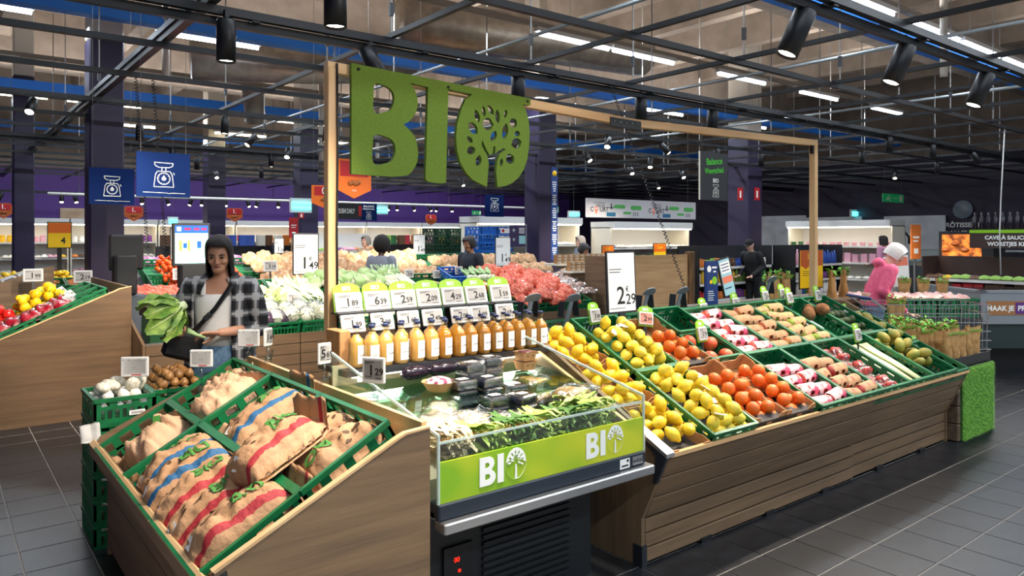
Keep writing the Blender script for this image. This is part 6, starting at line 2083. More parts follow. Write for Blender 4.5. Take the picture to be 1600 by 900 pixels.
K('sink', MB().box(-.4, .8, -.2, .3, -.95, .0, M_STEEL), tp)
for (px0, px1, py0, py1, tx) in ((1306, 1337, 345, 365, 'small dark navy board on the white wall panel'),):
    a, b = onX(px0, py0, 23.7), onX(px1, py1, 23.7)
    t = thing('notice_board', tx, 'board', M=FX(23.8, a.y, 0))
    K('board', MB().box(0, a.y - b.y, 0, .03, b.z, a.z, M_NAVY), t)
    K('mark', put_text(MB(), 'CHEESE', .1, M_MARK, (a.y - b.y) / 2, (a.z + b.z) / 2, -.005, .01), t)
# deli counter: curved glass, steel
dc = thing('deli_counter', 'long steel deli counter with curved glass before the white walls', 'counter', M=FX(19.2, 8.3))
K('body', MB().box(0, 3.6, 0, .9, 0, .95, mat('counter_dark', '#3a3d42', .4)), dc)
K('top', MB().box(0, 3.6, .3, .9, 1.32, 1.36, M_STEEL), dc)
K('glass', MB().prism([(0, .95), (.05, 1.2), (.3, 1.34), (.32, 1.32), (.07, 1.18), (.02, .95)], 0, 3.6, M_GLASS, SW), dc)
K('goods', MB().box(.1, 3.5, .2, .8, .95, 1.02, mat('deli_mix', '#a0563c', .5, '#d8c8a8', 9)), dc)

# ---- crate towers
for k in range(11):
    for c, px in enumerate((752, 778)):
        v = onY(px, 400, 12.3)
        o = crate(Matrix.Translation((v.x, 12.3, .001 + k * .172)), .40, .60, .17, 'bright blue crate of the %s blue tower behind the man in navy' % ('first', 'second')[c], 'blue crate tower', M_BLUEC)
        if c and k > 4:
            K('label_card', MB().box(.06, .34, -.009, -.0065, .03, .13, M_PAPERW).prism([(.13 + .035 * math.cos(a_ * PI / 5), .08 + .035 * math.sin(a_ * PI / 5)) for a_ in range(10)], -.011, -.009, M_RED), o)
M_GREEND = mat('crate_dark_green', '#123d22', .5)
for k in range(11):
    for c, px in enumerate((680, 698)):
        v = onY(px, 400, 12.8)
        crate(Matrix.Translation((v.x, 12.8, .001 + k * .168)), .36, .5, .167, 'dark green crate of the %s dark tower left of the blue crates' % ('first', 'second')[c], 'dark crate tower', M_GREEND)

# ---- small signs in the far store
def face_y(name, label, y, px0, py0, px1, py1, m, cat, extra=None, thick=.03, hang=True):
    return hanging(name, label, y, px0, py0, px1, py1, m, extra, cat, hang, thick)


M_EXIT = mat('exit_green', '#0f7a46', .4, emit=.35)
def runner(pr, w, h):
    pr.box(w * .28, w * .42, -.004, -.002, h * .15, h * .85, M_PRODW)
    pr.ball(h * .09, M_PRODW, 8, 5, T4((-w * .22, -.003, h * .75)))
    for a, b in (((-.24, .62), (-.30, .35)), ((-.30, .35), (-.38, .18)), ((-.28, .4), (-.18, .3)), ((-.18, .3), (-.2, .12)), ((-.24, .6), (-.12, .5)), ((-.24, .6), (-.36, .5))):
        ln(pr, [(a[0] * w, a[1] * h), (b[0] * w, b[1] * h)], h * .05, M_PRODW)
    pr.box(-w * .05, w * .2, -.004, -.002, h * .45, h * .53, M_PRODW)
face_y('exit_sign', 'lit green exit sign with a running figure near the dark wall', 9.6, 1380, 302, 1412, 317, M_EXIT, 'exit sign', runner)
face_y('exit_sign', 'small green exit sign beside the blue text band', 19.0, 862, 322, 873, 333, M_EXIT, 'exit sign', runner)
face_y('exit_sign', 'small green exit sign below the round green letter', 20.0, 738, 329, 752, 336, M_EXIT, 'exit sign', runner)
M_CYAN = mat('cyan_tube', '#4fe0ea', .4, emit=5)
for k, (x0, y0, x1, y1, yy, tx) in enumerate(((455, 312, 488, 331, 15, 'left of the wooden post'), (588, 322, 607, 334, 19, 'behind the letter B'), (263, 341, 279, 351, 20, 'left of the shopper head'), (890, 331, 907, 339, 17, 'left of the banner'), (1332, 329, 1349, 339, 12, 'below the exit sign'))):
    a, b = onY(x0, y0, yy), onY(x1, y1, yy)
    w, h = b.x - a.x, a.z - b.z
    t = thing('insect_lamp', 'glowing cyan insect lamp %s' % tx, 'insect lamp', (a.x, yy, b.z))
    K('housing', MB().box(0, w, .03, .1, -.02, h + .04, M_WHITE), t)
    for j in range(2):
        K('tube', MB().tube([(.03, .01, h * (.3 + .4 * j)), (w - .03, .01, h * (.3 + .4 * j))], h * .12, M_CYAN, 8), t)
    K('wire', MB().tube([(w / 2, .06, h), (w / 2, .06, 6.6 - b.z)], .003, M_WIRE, 4), t)
for (x0, y0, x1, y1, yy, tx) in ((1153, 293, 1161, 313, 10.298, 'left red fire sign on the dark column'), (1179, 293, 1187, 313, 10.298, 'second red fire sign on the dark column'), (467, 332, 475, 341, 17.058, 'tiny red fire sign on the far column')):
    a, b = onY(x0, y0, yy), onY(x1, y1, yy)
    t = thing('fire_sign', tx, 'fire sign', (a.x, yy, b.z))
    K('plate', MB().box(0, b.x - a.x, 0, .01, 0, a.z - b.z, M_RED), t)
    K('mark', MB().box((b.x - a.x) * .35, (b.x - a.x) * .65, -.003, 0, (a.z - b.z) * .2, (a.z - b.z) * .75, M_MARK), t)
# blue text band and info board at the middle column
t = thing('text_band', 'tall blue band of white text on the purple column', 'sign', (9.93, 11.30, 0))
K('band', MB().box(0, .17, 0, .006, 1.2, 3.1, mat('royal_blue_print', '#173f86', .5)), t)
tb = MB()
qt = random.Random(6)
for k in range(34):
    if k % 6 == 5: continue
    w = qt.uniform(.06, .13)
    tb.box(.085 - w / 2, .085 + w / 2, -.002, 0, 2.78 - k * .045, 2.805 - k * .045, M_MARK)
tb.lathe([(.06, 0), (.06, .004)], M_YELLOW, 14, T4((.085, -.002, 2.97), PI / 2))
K('lettering', tb, t)
v = onY(797, 386, 11.2)
t = thing('info_board', 'dark violet information board left of the purple column', 'board', (v.x, 11.2, v.z))
K('board', MB().box(0, .42, 0, .02, 0, .42, mat('violet_board', '#2a1d44', .5)), t)
ib = MB().box(.22, .38, -.003, 0, .06, .22, mat('teal_sheet', '#7fb0b4', .5))
for k in range(4):
    ib.box(.22, .36, -.003, 0, .36 - .03 * k, .37 - .03 * k, M_MARK)
for z in (.32, .14):
    ib.lathe([(.035, 0), (.035, .003)], M_HOLD, 10, T4((.09, -.002, z), PI / 2))
K('print', ib, t)
K('foot', MB().box(.38, .41, -.01, .03, -.85, .45, M_STEEL), t)
# vertical banners
for (x0, y0, x1, y1, yy, m, tx) in ((452, 340, 466, 372, 16.5, M_RED, 'narrow red banner left of the wooden post'), (1424, 351, 1439, 404, 6.6, mat('salmon_banner', '#d9742e', .6), 'orange upright banner beside the sausage shelf')):
    a, b = onY(x0, y0, yy), onY(x1, y1, yy)
    t = thing('upright_banner', tx, 'banner', (a.x, yy, b.z))
    w, h = b.x - a.x, a.z - b.z
    K('cloth', MB().box(0, w, 0, .02, 0, h, m), t)
    K('print', MB().box(w * .2, w * .8, -.004, 0, h * .6, h * .66, M_MARK).box(w * .2, w * .7, -.004, 0, h * .5, h * .54, M_MARK).box(w * .3, w * .7, -.004, 0, h * .15, h * .3, M_MARK), t)
    K('pole', MB().box(w * .45, w * .55, .02, .04, -b.z, h, M_STEEL), t)
v = at(1403, 448, 9.6)
t = thing('price_poster', 'white and salmon poster right of the woman in pink', 'poster', M=Matrix.Translation(v) @ Matrix.Rotation(TH - PI / 2, 4, 'Z') @ Matrix.Rotation(-.08, 4, 'Y'))
K('sheet', MB().box(-.16, .16, 0, .01, 0, .40, M_PAPERW), t)
pp = MB().box(-.15, .15, -.003, 0, .27, .38, mat('salmon_print', '#e27a5c', .5))
put_text(pp, '2', .1, M_INK, .07, .08, -.003, .02)
K('lettering', pp, t)
K('foot', MB().box(-.02, .02, 0, .01, -.5, 0, M_STEEL), t)
# picture panel and food posters on the purple wall
for (x0, y0, x1, y1, tx, c1, c2) in ((94, 325, 140, 346, 'warm lit bread photograph on the purple wall', '#c9a27c', '#e6d2b8'),):
    a, b = onY(x0, y0, 25.957 if x0 < 500 else 13.56), onY(x1, y1, 25.957 if x0 < 500 else 13.56)
    t = thing('picture_panel', tx, 'picture', (a.x, a.y, b.z))
    K('panel', MB().box(0, b.x - a.x, 0, .04, 0, a.z - b.z, mat('photo_print_%d' % x0, c1, .6, c2, 1.5)), t)
# coiled cords
def coil(p0, p1, n, r, label):
    p0, p1 = Vector(p0), Vector(p1)
    pts = []
    for i in range(n * 6 + 1):
        t = i / (n * 6)
        a = i * PI / 3
        pts.append(p0.lerp(p1, t) + Vector((math.cos(a) * r, math.sin(a) * r, 0)))
    tag(K('coiled_cord', MB().tube(pts, .0045, M_BLACK, 4)), label, 'cord')
coil((1.62, 8.2, 3.3), (1.74, 8.25, 1.55), 55, .016, 'black coiled cord hanging to the scale, nearer the column edge')
coil((1.78, 8.2, 3.3), (1.92, 8.25, 1.45), 55, .016, 'black coiled cord hanging to the scale, nearer the sign')
coil((5.66, 5.5, 3.3), (5.80, 4.6, 1.15), 60, .014, 'black coiled cord hanging beside the black script sign')
a = onY(1558, 195, 4.2)
tag(K('white_cable', MB().tube([(a.x, 4.1, 3.3), (a.x + .02, 4.15, 2.4), (a.x + .1, 4.2, 1.75), (a.x + .15, 4.2, 1.1)], .010, M_WHITE, 6)), 'white cable hanging from the rail down to the freezer', 'cable')

tag(K('white_pipe', MB().tube([(2.0, 19.0, 2.62), (15.5, 19.0, 2.62)], .035, M_WHITE, 8)), 'long white pipe crossing before the purple wall', 'pipe')
for x in (2.6, 7.5, 12.5):
    tag(K('pipe_hanger', MB().tube([(x, 19.0, 2.65), (x, 19.0, 6.6)], .006, M_WIRE, 5)), 'thin hanger of the long white pipe', 'wire', 'white pipe hangers')
tag(K('lighting_rail', MB().box(1.0, 16.0, 22.97, 23.03, 2.82, 2.88, M_RAIL)), 'low black rail of small spots before the purple wall', 'rail')
for x in (1.2, 8.5, 15.8):
    tag(K('rail_hanger', MB().tube([(x, 23.0, 2.85), (x, 23.0, 6.6)], .008, M_RAIL, 5)), 'thin rod holding the low rail before the purple wall', 'wire', 'low rail rods')
for k in range(26):
    spot_lamp(1.4 + .55 * k + .12 * (k % 3), 23.0, 2.83, .6, 2.3 + .35 * (k % 4), .95, True, 'small black spot on the low rail before the purple wall', 'spots of the low rail')
# ================================================================== people
M_SKIN = mat('skin_fair', '#c18a6c', .5, '#cc977a', 12, sss=0)
M_SKINP = mat('skin_pale', '#cf9f87', .5, '#d8ab94', 12)
M_SKIND = mat('skin_dark', '#5a3a28', .5, '#68452f', 12)
M_SKINM = mat('skin_tan', '#a97754', .5, '#b58361', 12)
M_HAIRD = mat('hair_dark_brown', '#0f0908', .6, '#1d1210', 40, (6, 6, .6), bump=.5, bscale=60)
M_HAIRK = mat('hair_black', '#0e0c0d', .5, '#1c181a', 40, (6, 6, .6), bump=.5, bscale=60)
M_HAIRW = mat('hair_white', '#c9c5c0', .6, '#e2dfda', 30, (6, 6, 1), bump=.5, bscale=60)
M_HAIRG = mat('hair_grey', '#6d6964', .6, '#87827c', 30, (6, 6, 1), bump=.5, bscale=60)
M_HAIRB = mat('hair_blond', '#b08a58', .6, '#c9a878', 30, (6, 6, 1), bump=.5, bscale=60)
M_HAIRC = mat('hair_curly_black', '#0c0a0a', .8, '#1b1614', 60, bump=1, bscale=70)
M_DENIM = mat('denim', '#4d6a86', .8, '#6283a0', 60, bump=.3, bscale=300)
M_EYEW = mat('eye_white', '#d9d3cc', .3)
M_EYED = mat('eye_dark', '#1e1410', .3)
M_LIP = mat('lip', '#96544a', .5)


def plaid():
    m = bpy.data.materials.new('plaid_flannel')
    m.use_nodes = True
    N, Lk = m.node_tree.nodes, m.node_tree.links
    b = N['Principled BSDF']
    b.inputs['Roughness'].default_value = .85
    tc = N.new('ShaderNodeTexCoord')
    nz = N.new('ShaderNodeTexNoise')
    nz.inputs['Scale'].default_value = 90
    outs = []
    for ax, sc_ in ((0, 3.4), (2, 3.0)):
        w = N.new('ShaderNodeTexWave')
        w.wave_type, w.bands_direction = 'BANDS', 'XYZ'[ax]
        w.inputs['Scale'].default_value = sc_
        w.inputs['Distortion'].default_value = 1.2
        w.inputs['Detail Scale'].default_value = .6
        Lk.new(tc.outputs['Object'], w.inputs['Vector'])
        r = N.new('ShaderNodeValToRGB')
        e = r.color_ramp.elements
        e[0].position, e[0].color = .50, (0, 0, 0, 1)
        e[1].position, e[1].color = .66, (.42, .42, .42, 1)
        x = e.new(.90)
        x.color = (.42, .42, .42, 1)
        x = e.new(.97)
        x.color = (.8, .8, .8, 1)
        Lk.new(w.outputs['Fac'], r.inputs[0])
        outs.append(r.outputs[0])
    ad = N.new('ShaderNodeMixRGB')
    ad.blend_type = 'ADD'
    ad.inputs[0].default_value = 1
    Lk.new(outs[0], ad.inputs[1])
    Lk.new(outs[1], ad.inputs[2])
    r = N.new('ShaderNodeValToRGB')
    e = r.color_ramp.elements
    e[0].position, e[0].color = .0, lin('#131418')
    e[1].position, e[1].color = .85, lin('#a9a8a8')
    x = e.new(.35)
    x.color = lin('#2e3035')
    Lk.new(ad.outputs[0], r.inputs[0])
    Lk.new(r.outputs[0], b.inputs['Base Color'])
    return m


M_PLAID = plaid()


def loft(mb, rings, m, a0=0, a1=360, n=28, cap=True):
    """rings: (cx, cy, cz, rx, ry); angle 0 at +X, 270 faces -Y (the front)"""
    full = abs(a1 - a0) >= 359.9
    cnt = n if full else n + 1
    vs, fs = [], []
    for cx, cy, cz, rx, ry in rings:
        for k in range(cnt):
            a = rad(a0 + (a1 - a0) * k / n)
            vs.append((cx + rx * math.cos(a), cy + ry * math.sin(a), cz))
    for i in range(len(rings) - 1):
        for k in range(n):
            j = (k + 1) % cnt if full else k + 1
            fs.append((i * cnt + k, i * cnt + j, i * cnt + cnt + j, i * cnt + cnt + k))
    if full and cap:
        fs.append(tuple(range(cnt - 1, -1, -1)))
        fs.append(tuple(range((len(rings) - 1) * cnt, len(rings) * cnt)))
    return mb.add(vs, fs, m, True)


def remesh(o, vox, sm=6):
    r = o.modifiers.new('fuse', 'REMESH')
    r.mode, r.voxel_size, r.use_smooth_shade = 'VOXEL', vox, True
    s = o.modifiers.new('smooth', 'SMOOTH')
    s.factor, s.iterations = .5, sm


def limb(mb, pts, rr, m, flat=1.0):
    mb.tube(pts, rr, m, 14, True, flat)
    for p, r in zip(pts, rr):
        mb.ball(r * .99, m, 12, 8, Matrix.Translation(p))


def hand(mb, wrist, direction, palm_n, m, curl=.8, side=1, s=1.0):
    """palm with five bent fingers; direction: along the fingers, palm_n: out of the palm, side: where the thumb leaves"""
    d = Vector(direction).normalized()
    n = Vector(palm_n)
    n = (n - d * n.dot(d)).normalized()
    w = d.cross(n) * side
    W = Vector(wrist)
    for k in range(5):
        mb.ball((.5, .5, .5), m, 8, 6, Matrix.Translation(W + d * (.02 + .016 * k) * s) @ Matrix(((d.x, w.x, n.x, 0), (d.y, w.y, n.y, 0), (d.z, w.z, n.z, 0), (0, 0, 0, 1))) @ Matrix.Diagonal((.05 * s, (.052 + .007 * k) * s, .028 * s, 1)))
    for k, (off, L) in enumerate(((.030, .072), (.010, .080), (-.010, .074), (-.029, .058))):
        p = W + d * .085 * s + w * off * s
        pts, ang = [p - d * .02 * s], 0
        for j in range(3):
            pts.append(pts[-1] + (d * math.cos(ang) + n * math.sin(ang)) * (L * (.42, .33, .25)[j] + (.02 if j == 0 else 0)) * s)
            ang += curl * (.55, .7, .5)[j]
        limb(mb, pts, [.0095 * s, .009 * s, .0082 * s, .007 * s], m)
    b = W + d * .03 * s + w * .026 * s
    limb(mb, [b, b + (w * .030 + d * .022 + n * .012) * s, b + (w * .036 + d * .052 + n * .026) * s, b + (w * .030 + d * .072 + n * .034) * s], [.0125 * s, .011 * s, .0095 * s, .008 * s], m)


def head_parts(t, H, skin, hair, style='long', beard=False, brow=True):
    """face details and hair; H places the head (origin at its centre, faces -Y)"""
    for s in (-1, 1):
        e = K('eye', MB().ball((.0145, .006, .0075), M_EYEW, 10, 6), t, M=H @ Matrix.Translation((s * .031, -.0845, .012)))
        K('iris', MB().ball((.0068, .004, .0068), M_EYED, 8, 6), e, (0, -.0045, -.001))
        K('eyelid', MB().tube([(s * .017, -.091, .016), (s * .031, -.0945, .0205), (s * .046, -.087, .015)], [.0028, .0035, .0025], M_EYED, 6), t, M=H)
        if brow:
            K('eyebrow', MB().tube([(s * .014, -.092, .030), (s * .032, -.094, .036), (s * .05, -.084, .030)], [.003, .0042, .002], hair, 6), t, M=H)
    K('mouth', MB().tube([(-.021, -.084, -.0525), (-.009, -.0915, -.0475), (0, -.0925, -.0485), (.009, -.0915, -.0475), (.021, -.084, -.0525)], [.002, .005, .0055, .005, .002], M_LIP, 8), t, M=H)


def head_geo(mb, H, m):
    def fn(p):
        s = 1.0
        if p.z < -.1:
            s -= .20 * (-p.z - .1) * (1.15 if p.y > 0 else .45)      # jaw narrows, nape goes in
        if p.y < -.75:
            s -= .03
        return s
    mb.ball((.073, .093, .115), m, 22, 16, H, fn)
    mb.ball((.043, .043, .040), m, 14, 10, H @ Matrix.Translation((0, -.052, -.072)))                         # chin and jaw
    mb.tube([(0, -.088, .022), (0, -.100, .000), (0, -.108, -.018), (0, -.098, -.026)], [.008, .010, .0125, .009], m, 10, M=H)   # nose
    for s in (-1, 1):
        mb.ball((.010, .007, .007), m, 8, 6, H @ Matrix.Translation((s * .010, -.096, -.021)))
        mb.ball((.022, .015, .016), m, 10, 8, H @ Matrix.Translation((s * .036, -.072, -.020)))               # cheeks
        mb.ball((.007, .018, .030), m, 10, 8, H @ Matrix.Translation((s * .074, .008, -.005)))                # ears


def hair_mesh(style, hair, qd=1):
    b = MB()
    if style == 'curly':
        return b.ball((.135, .14, .15), hair, 24, 18, Matrix.Translation((0, .02, .045)), lambda p: 1 + .10 * noise.noise(p * 6) - (.36 if p.y < -.5 and p.z < .25 else 0))
    if style == 'cap':
        return b.ball((.08, .1, .075), hair, 18, 12, Matrix.Translation((0, .004, .055))).box(-.05, .05, -.16, -.06, .05, .06, hair)
    n, rows, vs, fs = 36, 12, [], []
    low = {'long': -.27, 'short': -.06, 'bob': -.11}[style]
    for i in range(rows + 1):
        t = i / rows
        for k in range(n):
            a = 2 * PI * k / n - PI / 2                              # front first
            front = max(0, -math.sin(a))                             # 1 at the face
            cut = low if front < .56 else (.085 if front > .72 else low + (.085 - low) * (front - .56) / .16)
            zt = .128
            th = t * PI * .5
            if t <= .5:
                r = math.sin(t * PI)                                 # crown
                z = zt - (1 - math.cos(t * PI)) * (.075 if cut < .05 else .041)
                x, y = .084 * r * math.cos(a), .104 * r * math.sin(a) + .008
            else:
                u = (t - .5) * 2
                z = .053 + (min(cut, .053) - .053) * u + (.034 if cut > .05 else 0)
                sw = 1 + ((.10 * u + .05 * noise.noise(Vector((k * .55, u * 2, qd)))) if style == 'long' else .05 * math.sin(u * PI))
                x, y = .084 * math.cos(a) * sw, .104 * math.sin(a) * sw + .008 + (.02 * u if style == 'long' else 0)
            w = .004 * noise.noise(Vector((k * .7, i * .25, qd)))
            vs.append((x * (1 + w * 6), y * (1 + w * 6), z))
    for i in range(rows):
        for k in range(n):
            j = (k + 1) % n
            fs.append((i * n + k, i * n + n + k, i * n + n + j, i * n + j))
    return b.add(vs, fs, hair, True)


def person(label, M, P):
    """P: skin, hair, style, top (material), bottom, joints; local: faces -Y, x to the viewer's right when it faces the viewer"""
    t = thing('person', label, 'person', M=M)
    g = P.get('lean', 0.0)
    hz = .95

    def B(p):                                                        # bend at the hips
        p = Vector(p)
        if p.z > hz and g:
            q_ = Matrix.Rotation(g, 3, 'X') @ Vector((p.x, p.y, p.z - hz))
            return Vector((q_.x, q_.y, q_.z + hz))
        return p
    skin, vox = P['skin'], P.get('vox', .010)
    b = MB()
    # torso, legs
    loft(b, [(0, 0, .84, .15, .11), (0, 0, .95, .168, .115), (0, 0, 1.08, .135, .095)], skin)
    tors = [(0, 0, 1.02, .14, .10), (0, 0, 1.12, .138, .098), (0, -.004, 1.24, .158, .112), (0, .0, 1.33, .165, .10), (0, .01, 1.39, .13, .08), (0, .01, 1.43, .06, .06)]
    tb_ = MB()
    loft(tb_, tors, skin)
    b.add([B(p) for p in tb_.v], tb_.f, skin, True)
    for s in (-1, 1):
        limb(b, [(s * .085, 0, .90), (s * .09, -.015, .50), (s * .09, .01, .10)], [.082, .056, .038], skin)
        b.ball((.045, .12, .04), skin, 10, 8, Matrix.Translation((s * .09, -.05, .045)))
    Hm = Matrix.Translation(B(P.get('head', (0, -.02, 1.575)))) @ Matrix.Rotation(P.get('yaw', 0), 4, 'Z') @ Matrix.Rotation(P.get('pitch', 0) + g, 4, 'X')
    limb(b, [B((0, .012, 1.40)), B((0, .005, 1.47)), Hm @ Vector((0, .01, -.05))], [.056, .046, .047], skin)
    head_geo(b, Hm, skin)
    arms = P['arms']
    for s, A in zip((-1, 1), arms):
        sh, el, wr = [B(A[0]), B(A[1]), B(A[2])]
        limb(b, [sh, el], [.052, .042], skin)
        limb(b, [el, el.lerp(wr, .4), wr], [.041, .038, .026], skin)
        hand(b, wr, A[3], A[4], skin, A[5] if len(A) > 5 else .8, A[6] if len(A) > 6 else 1)
    o = K('body', b, t)
    remesh(o, vox, P.get('smooth', 4))
    head_parts(t, Hm, skin, P['hair'], brow=P['style'] != 'cap')
    K('hair', hair_mesh(P['style'], P['hair']), t, M=Hm)
    # trousers
    b = MB()
    loft(b, [(0, 0, .82, .165, .125), (0, 0, .93, .182, .128), (0, 0, 1.04, .152, .11)], P['bottom'])
    for s in (-1, 1):
        limb(b, [(s * .088, 0, .90), (s * .092, -.015, .50), (s * .092, .01, .09)], [.096, .074, .062], P['bottom'])
    o = K('trousers', b, t)
    remesh(o, .016, 3)
    for s in (-1, 1):
        K('shoe', MB().ball((.052, .135, .055), M_BLACK, 12, 8, Matrix.Translation((s * .09, -.05, .05))), t)
    # upper garment with sleeves
    if P.get('top'):
        b = MB()
        rr = [(0, 0, .93, .19, .14), (0, 0, 1.05, .168, .125), (0, 0, 1.15, .165, .122), (0, -.004, 1.26, .18, .13), (0, 0, 1.35, .185, .115), (0, .008, 1.405, .145, .092), (0, .012, 1.44, .075, .075)]
        tb_ = MB()
        loft(tb_, rr, P['top'])
        b.add([B(p) for p in tb_.v], tb_.f, P['top'], True)
        for s, A in zip((-1, 1), arms):
            sh, el, wr = [B(A[0]), B(A[1]), B(A[2])]
            limb(b, [sh, el, el.lerp(wr, P.get('cuff', .85))], [.076, .062, .046], P['top'])
        if P.get('hood'):
            b.ball((.11, .07, .06), P['top'], 12, 8, Matrix.Translation(B((0, .10, 1.42))))
        o = K('jumper', b, t)
        remesh(o, .014, 4)
    return t, Hm, B


# ---- the shopper in the plaid shirt
ARM = [((-.165, .0, 1.375), (-.255, .03, 1.12), (-.19, -.22, 1.10), (-.05, -.6, .55), (.5, -.2, .6), 1.0, -1),
       ((.165, .0, 1.375), (.235, .03, 1.09), (.045, -.21, 1.095), (-.9, -.35, -.05), (.0, -.5, -.85), .9, -1)]
MW = Matrix.Translation((1.475, 4.93, 0)) @ Matrix.Rotation(-.50, 4, 'Z')
sw, SH, _ = person('dark-haired woman in a black and white plaid shirt picking cauliflower leaves', MW,
                   dict(skin=M_SKIN, hair=M_HAIRD, style='long', bottom=M_DENIM, arms=ARM, head=(.0, -.045, 1.578), pitch=.36, yaw=.06, vox=.0065, smooth=3))
b = MB()
loft(b, [(0, 0, .98, .162, .118), (0, 0, 1.08, .150, .112), (0, -.004, 1.2, .163, .122), (0, -.004, 1.28, .168, .120), (0, .0, 1.335, .160, .100)], M_PAPERW, n=36)
o = K('white_top', b, sw)
o.modifiers.new('s', 'SMOOTH').iterations = 2
for s in (-1, 1):
    K('shoulder_strap', MB().tube([(s * .085, -.098, 1.32), (s * .095, -.05, 1.405), (s * .09, .03, 1.40)], [.016, .016, .016], M_PAPERW, 8, flat=.4), sw)
# open flannel shirt: back and sides as one shell, fronts hanging open
b = MB()
loft(b, [(0, .005, .86, .225, .165), (0, .005, .95, .215, .16), (0, 0, 1.08, .195, .148), (0, 0, 1.22, .198, .15), (0, 0, 1.32, .20, .135), (0, .008, 1.385, .165, .105), (0, .015, 1.425, .095, .08)], M_PLAID, -62, 222, 40)
o = K('plaid_shirt', b, sw)
so_ = o.modifiers.new('cloth', 'SOLIDIFY')
so_.thickness = .006
for s, A in zip((-1, 1), ARM):
    b = MB()
    sh, el, wr = Vector(A[0]), Vector(A[1]), Vector(A[2])
    cu = el.lerp(wr, .38)
    b.tube([sh + Vector((-s * .02, 0, .015)), sh.lerp(el, .3), sh.lerp(el, .7), el, cu], [.082, .084, .078, .072, .060], M_PLAID, 18)
    b.ball((.085, .085, .075), M_PLAID, 14, 10, Matrix.Translation(sh + Vector((-s * .015, 0, -.01))))
    o = K('plaid_sleeve', b, sw)
    K('rolled_cuff', MB().tube([el.lerp(wr, .30), el.lerp(wr, .48)], [.064, .060], M_PLAID, 16), o)
    K('collar', MB().tube([(s * .03, .085, 1.455), (s * .085, .02, 1.455), (s * .10, -.07, 1.41), (s * .11, -.125, 1.33)], [.014, .024, .028, .012], M_PLAID, 8, flat=.35), sw)
K('bag_strap', MB().tube([(.10, .06, 1.43), (.105, -.02, 1.44), (.075, -.115, 1.36), (.0, -.155, 1.24), (-.10, -.15, 1.13), (-.17, -.125, 1.07)], .021, M_BLACK, 8, flat=.22), sw)
K('strap_buckle', MB().cbox(-.025, .025, -.006, .006, -.018, .018, M_DKMETAL, .003), sw, (-.045, -.160, 1.19), (0, -.75, 0))
bg = tag(K('shoulder_bag', MB().cbox(-.11, .11, -.05, .05, -.10, .08, M_BLACK, .025), None, M=MW @ T4((-.20, -.115, 1.02), 0, .3, .3)), 'black shoulder bag hanging at the hip of the plaid-shirted woman', 'bag')

# what she holds
cf = thing('cauliflower', 'leafy cauliflower held by the plaid-shirted woman', 'cauliflower', M=MW @ T4((-.225, -.335, 1.235), .5, -.5, 0))
K('curd', MB().tube([(.02, 0, 0), (.07, 0, 0), (.11, 0, 0)], [.035, .032, .022], M_FEN, 10), cf)
ql = random.Random(12)
M_LFD = mat('cauliflower_leaf', '#55812f', .5, '#a3c05a', 14, bump=.5, bscale=40)
M_RIB = mat('leaf_rib', '#bcd08a', .5)
for k in range(9):
    a = k * 2 * PI / 9
    Ml = Matrix.Rotation(a, 4, 'X') @ Matrix.Rotation(ql.uniform(.05, .75), 4, 'Y')
    vs, fs, L, W = [], [], ql.uniform(.18, .24), ql.uniform(.05, .075)
    for i in range(8):
        t_ = i / 7
        w = W * math.sin(PI * min(1, .12 + t_ * .83)) ** .8
        for j in range(5):
            u = (j - 2) / 2
            vs.append((.07 - L * t_, u * w, .045 + .05 * math.sin(t_ * 2.2) + .02 * u * u + .013 * math.sin(15 * t_ + 4 * u + k) * abs(u)))
    for i in range(7):
        for j in range(4):
            fs.append((i * 5 + j, i * 5 + 5 + j, i * 5 + 6 + j, i * 5 + 1 + j))
    lf = K('leaf', MB().add(vs, fs, M_LFD, True), cf, M=Ml)
    K('leaf_rib', MB().tube([(.07 - L * i / 5, 0, .047 + .05 * math.sin(i / 5 * 2.2)) for i in range(6)], [.011, .010, .008, .006, .004, .002], M_RIB, 6), lf)
lk = thing('leaf_stub', 'torn green leaf stub in the other hand of the plaid-shirted woman', 'leaf', M=MW @ T4((-.075, -.30, 1.085), 0, .2, .3))
K('stub', MB().tube([(.05, 0, 0), (0, 0, .01), (-.06, -.01, .03)], [.012, .018, .03], M_LEEKG, 8, flat=.6), lk)

# ---- other shoppers and staff
def std_arms(fwd=.25, drop=1.02, w=.2, z0=1.375):
    return [((-.17, 0, z0), (-w - .03, .02, 1.12), (-w * .7, -fwd, drop), (0, -1, -.1), (0, 0, -1), .6, -1), ((.17, 0, z0), (w + .03, .02, 1.12), (w * .7, -fwd, drop), (0, -1, -.1), (0, 0, -1), .6, 1)]


M_PINKH = mat('pink_fleece', '#c94a6e', .85, '#d85f80', 30)
M_NAVYC = mat('navy_cloth', '#1a1f2c', .8)
M_GREYB = mat('grey_blue_knit', '#7c8390', .85)
M_OLIVE = mat('dark_olive_cloth', '#2b2620', .8)
M_BLKC = mat('black_cloth', '#131316', .8)
M_BLUES = mat('dusty_blue_cloth', '#5c6f86', .8)
M_SAND = mat('sand_cloth', '#9b8a70', .8)


def stand_at(px, d, face):
    v = at(px, 368, d)
    return Matrix.Translation((v.x, v.y, 0)) @ Matrix.Rotation(TH - PI / 2 + face, 4, 'Z')


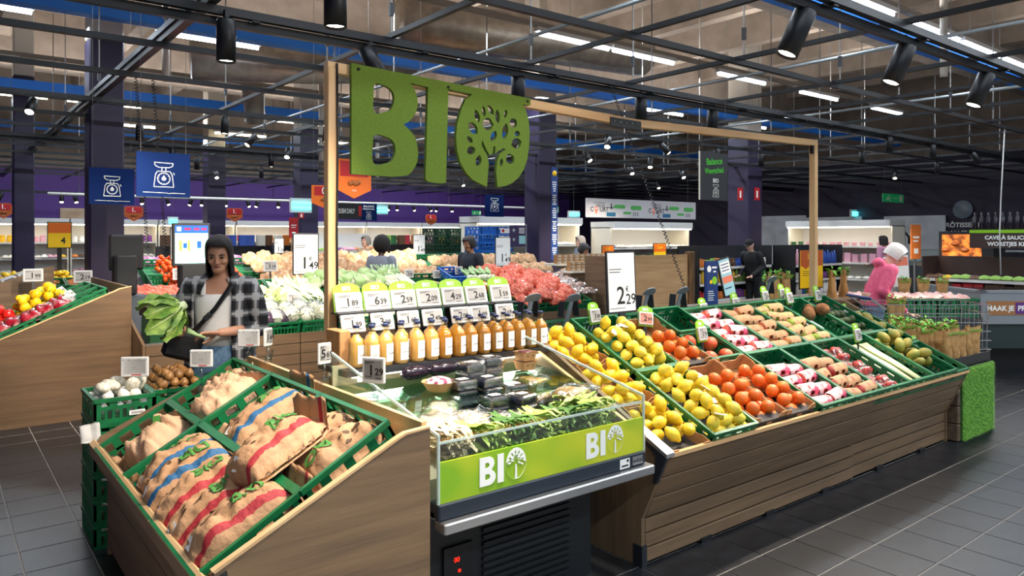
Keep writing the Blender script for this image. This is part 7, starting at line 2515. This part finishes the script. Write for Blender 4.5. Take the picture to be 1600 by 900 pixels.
# face: 0 looks at the viewer, PI looks away, PI/2 looks to the viewer's right
t, _, _ = person('white-haired woman in a pink hooded jumper bending over her trolley', stand_at(1362, 8.3, PI / 2 - .15) @ Matrix.Scale(.98, 4), dict(skin=M_SKINP, hair=M_HAIRW, style='short', top=M_PINKH, bottom=M_DENIM, arms=std_arms(.34, .98), lean=.38, pitch=.25, hood=True))
person('black-haired man in a navy jacket behind the white root bunches', stand_at(735, 11.0, -.75) , dict(skin=M_SKINM, hair=M_HAIRK, style='short', top=M_NAVYC, bottom=M_BLKC, arms=std_arms(.3, 1.1), pitch=.3))
person('woman with curly black hair in a grey-blue top seen from behind', stand_at(596, 11.1, PI - .3) @ Matrix.Scale(.97, 4), dict(skin=M_SKIND, hair=M_HAIRC, style='curly', top=M_GREYB, bottom=M_BLKC, arms=std_arms(.25, 1.0), pitch=.2))
person('grey-haired man in a dark vest under the pale banner', stand_at(908, 15.0, -1.2), dict(skin=M_SKINP, hair=M_HAIRG, style='short', top=M_GREYB, bottom=M_BLKC, arms=std_arms(), pitch=.1, vox=.014))
person('stooping man in a dark olive jacket before the banner chiller', stand_at(896, 12.6, .8) @ Matrix.Scale(.95, 4), dict(skin=M_SKINM, hair=M_HAIRK, style='short', top=M_OLIVE, bottom=M_BLKC, arms=std_arms(.3, 1.0), lean=.35, pitch=.3, vox=.014))
person('worker in black with a dark cap behind the drink gondola', stand_at(1178, 14.5, -.9) @ Matrix.Scale(.97, 4), dict(skin=M_SKINP, hair=M_BLKC, style='cap', top=M_BLKC, bottom=M_BLKC, arms=std_arms(.3, 1.0), lean=.2, pitch=.3, vox=.014))
person('brown-haired woman in a pink jumper near the kitchen wall', stand_at(1381, 17.5, PI + .6), dict(skin=M_SKINP, hair=M_HAIRD, style='bob', top=mat('soft_pink_cloth', '#c98aa8', .8), bottom=M_BLKC, arms=std_arms(), vox=.016))
person('man in a dusty blue shirt seen from behind, far left aisle', stand_at(281, 17.5, PI - .2), dict(skin=M_SKINP, hair=M_HAIRD, style='short', top=M_BLUES, bottom=M_BLKC, arms=std_arms(), vox=.016))
person('blond woman in a sand jumper before the far red banner', stand_at(461, 15.2, .4) @ Matrix.Scale(.96, 4), dict(skin=M_SKINP, hair=M_HAIRB, style='long', top=M_SAND, bottom=M_BLKC, arms=std_arms(), vox=.016))
person('man in a sand shirt beyond the curly-haired woman', stand_at(573, 15.0, -.6), dict(skin=M_SKINP, hair=M_HAIRG, style='short', top=M_SAND, bottom=M_BLKC, arms=std_arms(), vox=.016))
